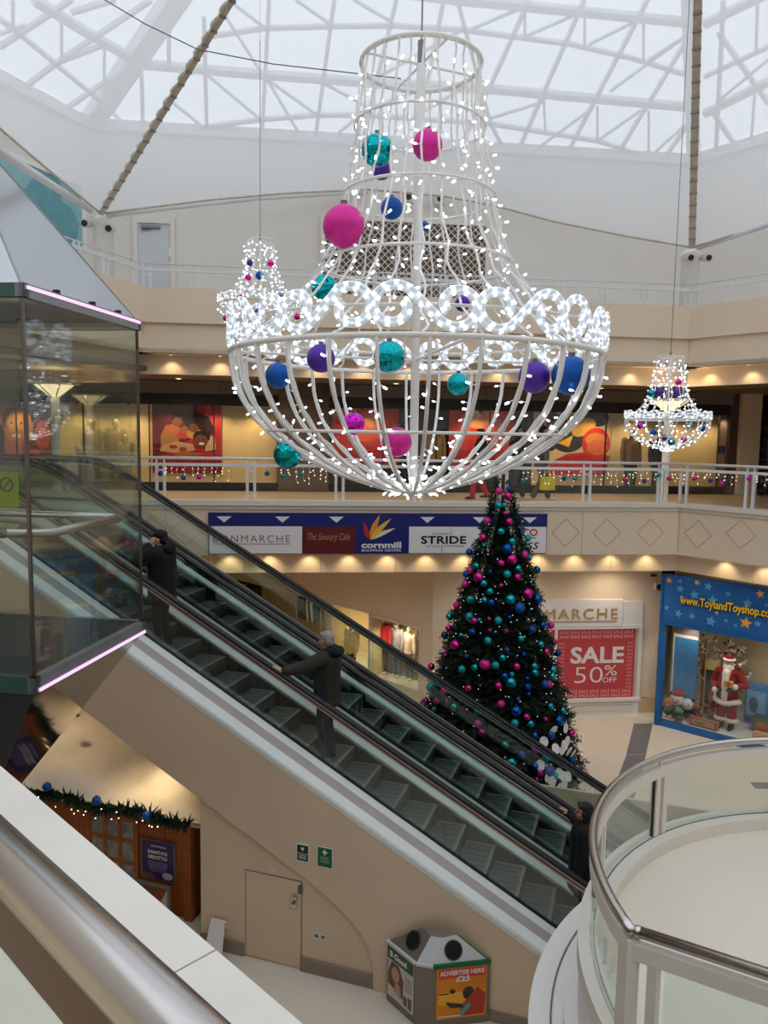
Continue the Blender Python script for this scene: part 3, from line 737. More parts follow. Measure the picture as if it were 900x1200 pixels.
# casing (beige) with the stepped lower wall
cas = fstruct('wall_escalator_casing', FE, 'beige casing wall below the escalators')
vC = -1.47
top = [(float(u), zl(u) + 0.06) for u in np.arange(U0, U1 + 0.01, 0.2)]
cv = [FE.on(x, y, vC) for x, y in ((437, 1130), (430, 1105), (412, 1079), (385, 1053))]
u437 = FE.on(437, 1157, vC)[0]
bot = [(U1 + 0.2, 0.0), (u437, 0.0)] + cv + [(float(u), zl(u) - 1.15) for u in np.arange(cv[-1][0] - 0.25, U0, -0.25)] + [(U0, zl(U0) - 1.15)]
MB().prism(top + bot, vC, vC + 0.05, 'y').build('side_panel', 'truss_clad', cas)
u235 = FE.on(235, 1000, vC + 0.05)[0]; u445 = FE.on(455, 1120, vC + 0.05)[0]
MB().prism([(u235, 0), (u445, 0), (u445, zl(u445) - 0.5), (u235, zl(u235) - 0.9)], vC + 0.05, vC + 0.12, 'y').build('lower_panel', 'truss_clad', cas)
strip(bx(vC + 0.05, 1.97, -1.15, -1.10), U0, 1.6).build('underside', 'truss_clad', cas)
strip(bx(1.93, 1.98, -1.10, 0.12), U0, 1.6).build('far_side_panel', 'truss_clad', cas)
MB().box(1.3, U1, 1.93, 1.98, 0, 1.3).build('far_side_foot', 'truss_clad', cas)
MB().box(u235, u235 + 0.06, vC + 0.12, vC + 1.2, 0, zl(u235) - 1.16).build('end_panel', 'truss_clad', cas)
# skirting, service door, signs and sockets on the casing
smat('skirting', (150, 134, 120), rough=0.6)
sk = fstruct('baseboard_casing', FE)
a = FE.on(269, 1110, vC + .05)[0]; b0 = FE.on(288, 1115, vC + .05)[0]; b1 = FE.on(351, 1135, vC + .05)[0]; c = FE.on(437, 1155, vC)[0]
for p, q in ((u235, b0 - 0.02), (b1 + 0.02, c - 0.01)): MB().box(p, q, vC + 0.015, vC + 0.05, 0, 0.17).build('skirting_board', 'skirting', sk)
MB().box(c + 0.2, U1, vC - 0.025, vC, 0, 0.13).build('skirting_board', 'skirting', sk)
dr = fstruct('door_2', FE, 'beige service door in the escalator casing')
xa, zt = FE.on(289, 1020, vC + .05); xb = FE.on(353, 1034, vC + .05)[0]
MB().box(xa, xb, vC + 0.035, vC + 0.05, 0.03, zt).build('door_leaf', 'truss_clad', dr)
MB().box(xa - 0.015, xa, vC + 0.045, vC + 0.05, 0.0, zt + .015).box(xb, xb + .015, vC + 0.045, vC + 0.05, 0, zt + .015).box(xa, xb, vC + 0.045, vC + 0.05, zt, zt + .015).build('door_gap', 'skirting', dr)
kx, kz = FE.on(346, 1055, vC + .05); MB().box(kx - .035, kx + .035, vC + 0.0, vC + 0.035, kz - .07, kz + .07).build('lock_plate', 'steel', dr)
MB().sphere((kx, vC - 0.012, kz), 0.022, 10, 6).build('knob', 'steel_dark', dr, smooth=True)
MB().box(xb - .03, xb + .02, vC + 0.02, vC + 0.05, zt - .14, zt - .04).build('hinge', 'steel_dark', dr)
def wall_sign(name, label, px, py, w, h, v, mm, paint):
    x, z = FE.on(px, py, v); t = fthing(name, label, 'sign', FE.sub(x, v - 0.008, z))
    MB().box(-w / 2, w / 2, 0, 0.008, -h / 2, h / 2).build('board', mm, t); paint(t, w, h); return t
def p1(t, w, h):
    MB().box(-w * .44, w * .44, -0.003, 0, -h * .02, h * .42).build('top_print', smat('sign_dkgreen', (24, 60, 48)), t)
    MB().box(-w * .44, w * .44, -0.003, 0, -h * .44, -h * .06).build('bottom_print', smat('sign_dkgreen', (24, 60, 48)), t)
    flat(t, 'arrow_print', [(-w * .15, h * .30), (w * .15, h * .30), (0, h * .08)], -0.003, 'sign_white')
    for k in range(3): MB().box(-w * .3, w * .3, -0.005, -0.003, h * (-.15 - .09 * k), h * (-.12 - .09 * k)).build('text_line', 'sign_white', t)
def p2(t, w, h):
    MB().box(-w * .46, w * .46, -0.003, 0, -h * .46, h * .46).build('print', 'green', t)
    MB().box(-w * .05, w * .05, -0.006, -0.003, h * .12, h * .38).box(-w * .16, -w * .05, -0.006, -0.003, h * .21, h * .29).box(w * .05, w * .16, -0.006, -0.003, h * .21, h * .29).build('cross_print', 'sign_white', t)
    for k in range(3): MB().box(-w * .28, w * .28, -0.006, -0.003, h * (-.02 - .11 * k), h * (.02 - .11 * k)).build('text_line', smat('pale_green', (140, 190, 160)), t)
wall_sign('safety_sign', 'small white sign with two dark green fields on the escalator casing', 355, 999, 0.165, 0.23, vC, 'sign_white', p1)
wall_sign('first_aid_sign', 'green first-aid sign with a white cross on the escalator casing', 381, 1004.5, 0.20, 0.26, vC, 'sign_white', p2)
def p3(t, w, h):
    for k in (-1, 1): MB().box(k * w * .25 - .025, k * w * .25 + .025, -0.004, 0, -.02, .02).build('switch', 'shop_grey', t)
wall_sign('wall_socket', 'beige double wall socket right of the service door', 375, 1097, 0.17, 0.095, vC + .05, 'off_white', p3)['category'] = 'socket'
def p4(t, w, h): MB().box(-w * .4, w * .4, -0.003, 0, -h * .2, h * .2).build('print', 'truss_clad', t)
wall_sign('door_plate', 'faint pale plate above the service door', 320, 1019, 0.11, 0.05, vC + .05, 'off_white', p4)['category'] = 'plate'
# clear plastic guard near the foot of the nearer escalator
gd = fthing('plastic_guard', 'clear plastic anti-climb guard at the foot of the nearer escalator', 'guard', FE)
ua = 2.2
MB().box(ua, ua + 0.9, -1.30, -1.29, zl(ua + .45) + 0.24, zl(ua + .45) + 0.52).build('long_panel', 'glass_clear', gd)
MB().box(ua, ua + 0.012, -1.29, -1.13, zl(ua) + 0.1, zl(ua) + 0.62).build('cross_panel', 'glass_clear', gd)
MB().box(ua + 1.1, ua + 1.112, -1.42, -1.13, zl(ua + 1.1) + 0.1, zl(ua + 1.1) + 0.55).build('cross_panel', 'glass_clear', gd)
MB().box(ua + 1.2, ua + 1.5, -1.36, -1.33, zl(ua + 1.3) + .34, zl(ua + 1.3) + .36).build('handle', 'off_white', gd)
# ================================================================== GLASS LIFT
LA = at_y(40, 797, 5.18); LB = at_y(166, 728, 6.8)
LZ0, LZ1 = 4.925, 7.538
_d = Vector((LB.x - LA.x, LB.y - LA.y, 0)); DEP = _d.length; fdir = _d.normalized(); ldeg = math.degrees(math.atan2(fdir.y, fdir.x)) - 90
FLI = Frame(LA.x, LA.y, ldeg)                    # origin at near right corner, x to the right, y away; car spans x -2.2..0
WL = 2.2
lift = fthing('glass_lift', 'glass lift car with pointed glass roof and mirrored underside', 'lift', FLI)
cx, cy = -WL / 2, DEP / 2
apT, apB = EYE + 2.45, EYE - 3.45
cs = [(0, 0), (0, DEP), (-WL, DEP), (-WL, 0)]
for x, y in cs: MB().box(x - 0.011, x + 0.011, y - 0.011, y + 0.011, LZ0, LZ1).build('corner_post', 'steel_dark', lift)
names = []
for i in range(4):
    a, b = cs[i], cs[(i + 1) % 4]
    MB().prism([a, b, (b[0] + (0.001), b[1] + 0.001), (a[0] + 0.001, a[1] + 0.001)], LZ0 + 0.02, LZ1 - 0.06, 'z')
    ax = 'y' if a[0] != b[0] else 'x'
    if ax == 'y': MB().box(min(a[0], b[0]) + .025, max(a[0], b[0]) - .025, a[1] - .006, a[1] + .006, LZ0 + .03, LZ1 - .03).build('glass_panel', 'glass_lift', lift)
    else: MB().box(a[0] - .006, a[0] + .006, min(a[1], b[1]) + .025, max(a[1], b[1]) - .025, LZ0 + .03, LZ1 - .03).build('glass_panel', 'glass_lift', lift)
    for z0, z1, mm in ((LZ0 - 0.10, LZ0 + 0.02, 'lift_grey' if i in (0, 1) else 'lift_green'), (LZ1 - 0.02, LZ1 + 0.07, 'lift_grey' if i == 0 else 'lift_green')):
        if ax == 'y': MB().box(-WL - .03, .03, a[1] - .03, a[1] + .03, z0, z1).build('frame_rail', mm, lift)
        else: MB().box(a[0] - .03, a[0] + .03, -.03, DEP + .03, z0, z1).build('frame_rail', mm, lift)
    t3 = MB(); t3.add([(a[0], a[1], LZ1 + .07), (b[0], b[1], LZ1 + .07), (cx, cy, apT), (a[0] * .99 + cx * .01, a[1] * .99 + cy * .01, LZ1 + .06), (b[0] * .99 + cx * .01, b[1] * .99 + cy * .01, LZ1 + .06), (cx, cy, apT - .03)], [(0, 1, 2), (3, 5, 4), (0, 3, 4, 1), (1, 4, 5, 2), (2, 5, 3, 0)])
    t3.build('roof_facet', 'glass_roof_lift', lift)
    t4 = MB(); t4.add([(a[0], a[1], LZ0 - .10), (b[0], b[1], LZ0 - .10), (cx, cy, apB), (a[0] * .99 + cx * .01, a[1] * .99 + cy * .01, LZ0 - .09), (b[0] * .99 + cx * .01, b[1] * .99 + cy * .01, LZ0 - .09), (cx, cy, apB + .03)], [(0, 2, 1), (3, 4, 5), (0, 1, 4, 3), (1, 2, 5, 4), (2, 0, 3, 5)])
    t4.build('underside_facet', 'mirror' if i == 0 else 'lift_dark', lift)
    MB().beam((a[0], a[1], LZ1 + .06), (cx, cy, apT), 0.016, 0.016).build('hip_bar', 'lift_grey', lift)
MB().box(-WL + .03, -.03, .03, DEP - .03, LZ0 - .02, LZ0 + .02).build('car_floor', 'lift_dark', lift)
MB().box(-WL + .03, -.03, DEP - .3, DEP - .04, LZ1 - .03, LZ1 - .0).build('ceiling_strip', 'lift_grey', lift)
# LED strips: many small lit segments along the right-hand rails
seg = MB().box(-0.012, 0.012, 0, 0.016, -0.01, 0.01).mesh('led', 'led_pink')
for z, nm in ((LZ1 + 0.045, 'led_strip'), (LZ0 - 0.075, 'led_strip')):
    st = MB().box(0.03, 0.034, -.02, DEP + .02, z - .016, z + .016).build(nm, 'lift_grey', lift)
    n = 58; mbs = MB()
    for k in range(n): y = 0.005 + k * (DEP - .01) / n; mbs.box(0.034, 0.044, y, y + .021, z - .011, z + .011)
    stuff(mbs.build('led_chips', 'led_pink', st))
for k in (0.25, 0.55, 0.8): MB().box(-0.02, 0.02, DEP * k - .015, DEP * k + .015, LZ1 + .07, LZ1 + .10).build('glass_clip', 'rubber', lift)
zr = LZ0 + 0.97
MB().tube([(-WL + .15, DEP - .14, zr), (-.16, DEP - .14, zr)], 0.032, 12).build('handrail', 'steel', lift, smooth=True)
MB().tube([(-.10, DEP - .22, zr), (-.18, DEP * .35, zr - .02), (-.42, .32, zr)], 0.036, 12).build('handrail', 'steel', lift, smooth=True)
MB().tube([(-.44, .32, zr), (-WL + .15, .34, zr)], 0.042, 12).build('handrail', 'lift_grey', lift, smooth=True)
for p in ((-.10, DEP - .22), (-.42, .32)): MB().sphere((p[0], p[1], zr), 0.042, 12, 8).build('rail_joint', 'steel_dark', lift, smooth=True)
# yellow-green notice inside the car with a no-smoking mark
smat('notice_lime', (190, 205, 40), rough=0.6)
nx, nz = FLI.on(8, 573, DEP - .06)
no = fthing('lift_notice', 'lime green notice with a crossed-out cigarette mark inside the lift', 'notice', FLI.sub(nx, DEP - .06, nz))
MB().box(-.38, .11, 0, .01, -.16, .15).build('board', 'notice_lime', no)
MB().tube([(0.0 + .06 * math.cos(t), -.004, 0.04 + .06 * math.sin(t)) for t in np.linspace(0, 2 * math.pi, 25)[:-1]], 0.007, 6, closed=True).build('ring_mark', 'shop_grey', no)
MB().beam((-.04, -.004, .0), (.04, -.004, .08), .008, .014, up=(0, 1, 0)).build('slash_mark', 'shop_grey', no)
# lift guide column behind the car, down to the floor
gp = FLI.w(-WL - 0.35, DEP / 2, 0)
gc = thing('lift_guide_column', 'grey steel guide column the lift car runs on', 'column', (gp.x, gp.y, 0), FLI.rz)
MB().box(-.15, .15, -.3, .3, 0, 10.5).build('column', 'lift_grey', gc); MB().box(.1, .34, -.12, .12, LZ0 - .1, LZ1).build('carriage', 'steel_dark', gc)
# ================================================================== ROUND PLATFORM (right foreground)
PC = (4.01, 4.66); zk = EYE - 3.62; zfp = EYE - 3.74; zrl = EYE - 2.9; RR = 2.54
pl = thing('round_platform', 'white round balcony platform with curved steel handrail in the right foreground', 'balcony', (PC[0], PC[1], 0))
ccor = at_z(748, 1091.7, zrl); cdir = (at_z(900, 1141.7, zrl) - ccor).normalized(); acor = math.atan2(ccor.y - PC[1], ccor.x - PC[0]) % (2 * math.pi)
def arc(r, a0, a1, n): return [(r * math.cos(a), r * math.sin(a)) for a in np.linspace(a0, a1, n)]
a_end = math.radians(15)
cl = Vector((ccor.x - PC[0], ccor.y - PC[1], 0))
nrm = Vector((-cdir.y, cdir.x, 0))
if nrm.dot(-cl) > 0: nrm = -nrm          # outward from the floor
far_c = cl + cdir * 4.6
def floorpoly(r, off):
    p = arc(r, a_end, acor, 60); q = cl.normalized() * r
    b = far_c + nrm * off
    return p + [(cl.x * r / RR + nrm.x * off * .5, cl.y * r / RR + nrm.y * off * .5), (b.x, b.y), (b.x + 1.5, b.y + 2.0)]
MB().prism(floorpoly(2.95, 0.35), EYE - 4.75, EYE - 4.28, 'z').build('slab', 'white_paint', pl)
MB().prism(floorpoly(2.60, 0.04), EYE - 4.28, zfp - 0.03, 'z').build('drum', 'white_paint', pl)
MB().prism(floorpoly(2.4, 0.0), zfp - 0.03, zfp, 'z').build('floor_finish', 'floor', pl)
def ringprof(r0, r1, z0, z1, a0, a1, n=64):
    vs = []; fs = []
    for a in np.linspace(a0, a1, n):
        c, s_ = math.cos(a), math.sin(a); vs += [(r0 * c, r0 * s_, z0), (r1 * c, r1 * s_, z0), (r1 * c, r1 * s_, z1), (r0 * c, r0 * s_, z1)]
    for i in range(n - 1):
        k = 4 * i; fs += [(k + j, k + (j + 1) % 4, k + 4 + (j + 1) % 4, k + 4 + j) for j in range(4)]
    fs += [(3, 2, 1, 0), tuple(4 * (n - 1) + j for j in range(4))]
    return vs, fs
def ringpart(name, mm, *a, **k): vs, fs = ringprof(*a, **k); return MB().add(vs, fs).build(name, mm, pl)
ringpart('drum_moulding', 'white_paint', 2.58, 2.70, EYE - 4.28, EYE - 4.16, a_end, acor)
ringpart('slab_groove', 'shop_grey', 2.78, 2.795, EYE - 4.28, EYE - 4.274, a_end, acor)
ringpart('kerb', 'off_white', 2.40, 2.62, zfp - 0.03, zk, a_end, acor)
ringpart('kerb_groove', 'shop_grey', 2.50, 2.51, zk, zk + 0.006, a_end, acor)
ringpart('top_band', 'off_white', 2.50, 2.56, zrl - 0.17, zrl - 0.07, a_end, acor)
MB().tube([(RR * math.cos(a), RR * math.sin(a), zrl) for a in np.linspace(a_end, acor, 70)], 0.034, 12).build('handrail', 'steel', pl, smooth=True)
posts = [math.radians(d) for d in (20, 60, 92, 125, 153)]
for a in posts:
    R = Matrix.Rotation(a, 4, 'Z')
    for da in (-0.022, 0.022):
        R2 = Matrix.Rotation(a + da, 4, 'Z'); MB().box(2.50, 2.56, -0.03, 0.03, zk, zrl - 0.155, 0, R2).build('post', 'off_white', pl)
    MB().box(2.525, 2.545, -0.01, 0.01, zrl - 0.08, zrl - 0.02, 0, R).build('rail_bracket', 'off_white', pl)
R = Matrix.Rotation(acor - 0.02, 4, 'Z'); MB().box(2.49, 2.57, -0.06, 0.06, zk, zrl - 0.05, 0, R).build('post', 'off_white', pl)
MB().sphere((cl.x, cl.y, zrl), 0.036, 12, 8).build('rail_elbow', 'steel', pl, smooth=True)
aa = [a_end] + posts + [acor - .02]
for p, q in zip(aa, aa[1:]):
    ringpart('glass_panel', 'glass_rail', 2.524, 2.534, zk, zrl - 0.16, p + 0.035, q - 0.035, n=18)
    for g in (p + .036, q - .036): MB().box(2.518, 2.54, -0.006, 0.006, zk, zrl - 0.17, 0, Matrix.Rotation(g, 4, 'Z')).build('gasket', 'shop_dark', pl)
# straight run of the balustrade towards the viewer
q0, q1 = cl, cl + cdir * 4.4
zz = lambda p, z: (p.x, p.y, z)
MB().tube([zz(q0, zrl), zz(q1, zrl)], 0.034, 12).build('handrail', 'steel', pl, smooth=True)
MB().beam(zz(q0 - cdir * .03, zrl - .12), zz(q1, zrl - .12), 0.06, 0.10).build('top_band', 'off_white', pl)
MB().beam(zz(q0, zk - .06), zz(q1, zk - .06), 0.20, 0.12).build('kerb', 'off_white', pl)
for k, L in enumerate((0.10, 1.7, 1.84, 3.3, 3.44)):
    p = cl + cdir * L; MB().beam(zz(p, zk), zz(p, zrl - .155), 0.06, 0.06).build('post', 'off_white', pl)
for L0, L1 in ((.16, 1.64), (1.9, 3.24)):
    p, q = cl + cdir * L0, cl + cdir * L1; MB().beam(zz(p, (zk + zrl - .155) / 2), zz(q, (zk + zrl - .155) / 2), 0.01, zrl - .155 - zk - .02).build('glass_panel', 'glass_rail', pl)
MB().lathe([(0.35, 0), (0.35, EYE - 4.75)], 24).build('support_column', 'white_paint', pl, smooth=True)
# ================================================================== NEAR LEDGE AND RAIL (left foreground)
la0 = at_z(0, 897, EYE - 1.2); la1 = at_z(355, 1200, EYE - 1.2); ld = (la1 - la0).normalized(); ln = Vector((ld.y, -ld.x, 0)); ln = -ln if ln.y < 0 else ln
s0, s1 = la0 - ld * 2.4, la1 + ld * 3.5
zl0 = EYE - 1.2
nl = struct(bpy.data.objects.new('trim_near_ledge', None), 'wide white ledge below the near handrail, grubby in places'); COL.objects.link(nl)
L = (s1 - s0).length; joint = (at_z(222, 1130, zl0) - s0).dot(ld)
for a, b in ((0, joint - .003), (joint + .003, L)):
    p, q = s0 + ld * a - ln * .27, s0 + ld * b - ln * .27
    MB().beam((p.x, p.y, zl0 - .06), (q.x, q.y, zl0 - .06), 0.54, 0.12).build('ledge_slab', 'ledge', nl)
p, q = s0 - ln * .34, s1 - ln * .34
MB().beam((p.x, p.y, zl0 - .55), (q.x, q.y, zl0 - .55), 0.34, 0.86).build('ledge_front', 'wall', nl)
ta = at_z(0, 1000, EYE - .36); tb = at_z(200, 1200, EYE - .36); td = (tb - ta).normalized()
nr = thing('near_handrail', 'polished steel handrail with glass below, close to the viewer at lower left', 'handrail', (ta.x, ta.y, 0))
pp, qq = td * -2.5, td * 3.5; zt_ = EYE - .36
MB().tube([(pp.x, pp.y, zt_), (qq.x, qq.y, zt_)], 0.0215, 16).build('rail_tube', 'steel', nr, smooth=True)
MB().beam((pp.x, pp.y, zt_ - .05), (qq.x, qq.y, zt_ - .05), 0.014, 0.05).build('glass_channel', smat('channel_brown', (96, 74, 58), rough=.3, metal=.7), nr)
hgl = (zt_ - .08) - FLR
for k in range(3):
    a, b = td * (-2.5 + 2 * k + .01), td * (-.5 + 2 * k - .01)
    MB().beam((a.x, a.y, FLR + hgl / 2), (b.x, b.y, FLR + hgl / 2), 0.012, hgl).build('glass_panel', 'glass_rail', nr)
# ================================================================== GALLERY BALUSTRADES
def railing(name, label, fr, x0, x1, zb, zt, zm, posts, mm='steel_white', glass=True, pw=0.055, gap=0.15, r=0.03, y=0.04):
    t = fthing(name, label, 'balustrade', fr)
    MB().tube([(x0, y, zt), (x1, y, zt)], r, 8).build('top_rail', mm, t, smooth=True)
    MB().box(x0, x1, y - .022, y + .022, zm - .03, zm + .03).build('middle_rail', mm, t)
    for px in posts:
        for s in (-gap / 2, gap / 2):
            MB().box(px + s - pw / 2, px + s + pw / 2, y - pw / 2, y + pw / 2, zb, zm - .02).box(px + s - .014, px + s + .014, y - .014, y + .014, zm, zt).build('post', mm, t)
        MB().box(px - gap / 2, px + gap / 2, y - .012, y + .012, zm - .13, zm - .10).build('post_link', mm, t)
    if glass:
        ps = sorted(posts)
        for a, b in zip(ps, ps[1:]):
            MB().box(a + gap / 2 + .04, b - gap / 2 - .04, y - .005, y + .005, zb + .03, zm - .05).build('glass_panel', 'glass_clear', t)
    return t
zg0, zgt, zgm = EYE - 1.4, EYE - 0.555, EYE - 0.685
gp_far = [FG.on(px, 570)[0] for px in (-20, 84, 188, 294, 398, 490, 590, 688, 776)]
railing('gallery_railing', 'white gallery railing with paired posts opposite, strung with icicle lights', FG, -10.5, XR + .02, zg0, zgt, zgm, gp_far)
gp_r = [FRW.on(px, 570)[0] for px in (800, 878, 960)]
railing('gallery_railing', 'short angled stretch of gallery railing at the right edge', FRW, 0, 6.5, zg0, zgt, zgm, gp_r + [gp_r[-1] + 1.8])
zu0, zut, zum = Z2, Z2 + .47, Z2 + .36
railing('parapet_railing', 'thin white railing along the top storey behind the big chandelier', FG, XL, XR, zu0, zut, zum, [FG.on(px, 340)[0] for px in (172, 228, 300, 372, 445, 520, 600, 655, 708, 757)], glass=False, pw=.03, gap=.13, r=.014)
railing('parapet_railing', 'thin white railing on the top storey at the right edge', FRW, 0, 6, zu0, zut, zum, [FRW.on(px, 340)[0] for px in (806, 855, 905)], glass=False, pw=.03, gap=.13, r=.014)
railing('parapet_railing', 'thin white railing on the top storey above the glass lift', FLW, -6, 0, zu0, zut, zum, [FLW.on(px, 310)[0] for px in (92, 126, 160)], glass=False, pw=.03, gap=.13, r=.014)
# ================================================================== CHANDELIERS
def bez(pts, t):
    f = t * (len(pts) - 1); i = min(int(f), len(pts) - 2); f -= i
    p0 = pts[max(i - 1, 0)]; p1 = pts[i]; p2 = pts[i + 1]; p3 = pts[min(i + 2, len(pts) - 1)]
    return tuple(0.5 * (2 * b + (c - a) * f + (2 * a - 5 * b + 4 * c - d) * f * f + (3 * b - a - 3 * c + d) * f ** 3) for a, b, c, d in zip(p0, p1, p2, p3))
BOWL = [(1.52, 0.0), (1.48, -0.26), (1.33, -0.52), (1.08, -0.74), (0.74, -0.93), (0.36, -1.06), (0.06, -1.13)]
SKIRT = [(0.48, 2.32), (0.51, 1.9), (0.57, 1.45), (0.66, 1.05), (0.80, 0.70), (1.02, 0.42), (1.30, 0.16), (1.50, 0.02)]
def scroll_path(flip):
    P = []; r = 0.14; cl = (0.15, 0.165); cr = (0.535, 0.165)
    for a in np.linspace(398, 52, 30):
        k = min(1, max(0.42, 0.42 + (398 - a) / 200 * 0.58)); P.append((cl[0] + r * k * math.cos(math.radians(a)), cl[1] + r * k * math.sin(math.radians(a))))
    for a in np.linspace(232, 578, 30):
        k = min(1, max(0.42, 0.42 + (578 - a) / 200 * 0.58)); P.append((cr[0] + r * k * math.cos(math.radians(a)), cr[1] + r * k * math.sin(math.radians(a))))
    return [(x, 0.33 - y) if flip else (x, y) for x, y in P]
_brng = random.Random(3)
def bulb(mb, p, d, L, r):
    """white stem (slot 0) and glowing tip (slot 1)"""
    d = d.normalized(); q = p + d * L
    mb.tube([p, p + d * L * 0.62], r * 0.62, 4, mi=0, caps=False)
    mb.tube([p + d * L * 0.6, q], r, 5, mi=1)
def chandelier(label, C, S, nstr, nrib, nunit, cable_to, bl, br, bstep, tube_k=1.0):
    t = thing('chandelier', label, 'chandelier', tuple(C))
    rng = random.Random(int(S * 1000))
    def pt(r, z, a): return Vector((r * S * math.cos(a), r * S * math.sin(a), z * S))
    # rings
    for r, z, w in ((0.48, 2.32, .020), (0.525, 1.83, .012), (0.62, 1.28, .012), (0.79, 0.74, .012), (1.52, 0.0, .022), (1.52, 0.19, .012), (1.24, -0.62, .014)):
        MB().tube([pt(r, z, 2 * math.pi * i / 48) for i in range(48)], w * S * tube_k, 6, closed=True).build('ring', 'white_paint', t, smooth=True)
    MB().tube([(0, 0, 2.32 * S), (0, 0, -1.13 * S)], 0.036 * S, 8).build('centre_pole', 'white_paint', t, smooth=True)
    for k in range(2):
        a = k * math.pi / 2 + .4; MB().rod(pt(.48, 2.32, a), pt(.48, 2.32, a + math.pi), .010 * S).build('cross_bar', 'white_paint', t)
    for k in range(4):
        a = k * math.pi / 2 + .2; MB().rod(pt(1.52, 0, a), (0, 0, -.02 * S), .012 * S).build('cross_bar', 'white_paint', t)
    MB().rod((0, 0, 2.32 * S), (0, 0, cable_to - C[2]), 0.008 if S > .8 else .006).build('hanging_cable', 'steel_dark', t)
    MB().tube([(0, 0, 2.32 * S), (0, 0, 2.5 * S)], .03 * S, 8).build('hook_block', 'steel_dark', t)
    # hanging light strings of the upper part
    bm_ = MB()
    for i in range(nstr):
        a = 2 * math.pi * (i + .25 * rng.random()) / nstr; ph = rng.random() * 6; P = []
        for k in range(27):
            u = k / 26; r, z = bez(SKIRT, u); wob = 0.012 * math.sin(k * 1.7 + ph); P.append(pt(r + wob, z, a + 0.02 * math.sin(k * 1.3 + ph)))
        MB().tube(P, .009 * S * tube_k, 5, caps=False).build('light_string', 'white_paint', t)
        L = 0
        for k in range(1, 27):
            L += (P[k] - P[k - 1]).length
            if L > bstep * (.7 + .6 * rng.random()):
                L = 0; out = Vector((P[k].x, P[k].y, 0)).normalized(); dd = out * rng.uniform(-.4, 1) + Vector((rng.uniform(-1, 1), rng.uniform(-1, 1), rng.uniform(-.6, .6)))
                bulb(bm_, P[k], dd, bl, br)
    # bowl ribs
    for i in range(nrib):
        a = 2 * math.pi * (i + .1) / nrib; P = []
        for k in range(21):
            u = k / 20; r, z = bez(BOWL, u); P.append(pt(r, z, a))
        MB().tube(P, .0155 * S * tube_k, 6).build('bowl_rib', 'white_paint', t, smooth=True)
        MB().tube([p * 0.985 + Vector((0, 0, .012 * S * math.sin(k * 2.1 + i))) for k, p in enumerate(P)], .009 * S * tube_k, 5, caps=False).build('light_string', 'white_paint', t)
        L = 0
        for k in range(1, 21):
            L += (P[k] - P[k - 1]).length
            if L > bstep * 0.8 * (.7 + .6 * rng.random()):
                L = 0; dd = Vector((rng.uniform(-1, 1), rng.uniform(-1, 1), rng.uniform(-.5, .5)))
                bulb(bm_, P[k] * .985, dd, bl, br)
    for k in range(int(26 * (1 if S > .8 else .6))):       # cluster at the bowl's foot
        a = rng.random() * 6.28; bulb(bm_, pt(.25 * rng.random(), -1.1, a), Vector((math.cos(a), math.sin(a), -.6)), bl, br)
    stuff(bm_.build('bulbs', ['clear_plastic', 'bulb'], t))
    # scrolled crown of rope light
    C0 = 2 * math.pi * 1.52
    for i in range(nunit):
        k = C0 / nunit / 0.682; mb = MB()
        path = scroll_path(i % 2 == 1)
        for off in ((-.018, .018) if S > .8 else (0,)):
            P = []
            for j, (x, y) in enumerate(path):
                x0, y0 = path[max(0, j - 1)]; x1, y1 = path[min(len(path) - 1, j + 1)]; d = Vector((x1 - x0, y1 - y0)).normalized()
                xx, yy = x - d.y * off, y + d.x * off; a = (i * 0.682 + xx) * k / 1.52; P.append(pt(1.53 + off * .2, 0.03 + yy * .92, a))
            mb.tube(P, (.016 if S > .8 else .034) * S, 7, along=True)
        mb.build('rope_scroll', 'rope', t, smooth=True)
    return t
CX, CY, CZ = at_y(487, 414, 6.5)
CZ = EYE + 0.63
big = chandelier('big white wire chandelier with glowing scrolled crown hanging in the foreground', Vector((CX, CY, CZ)), 1.0, 28, 28, 14, EYE + 9.2, 0.075, 0.0078, 0.15)
p = at_y(782, 492, 13.6); sc = 0.47
chandelier('small lit chandelier hanging in front of the gallery at right', Vector((p.x, p.y, p.z)), sc, 18, 18, 8, EYE + 8.6, 0.050, 0.0100, 0.10, 1.3)
p = at_y(305, 358, 13.2)
chandelier('small lit chandelier half hidden behind the left rim of the big one', Vector((p.x, p.y, p.z)), sc * .97, 18, 18, 8, EYE + 8.6, 0.050, 0.0100, 0.10, 1.3)
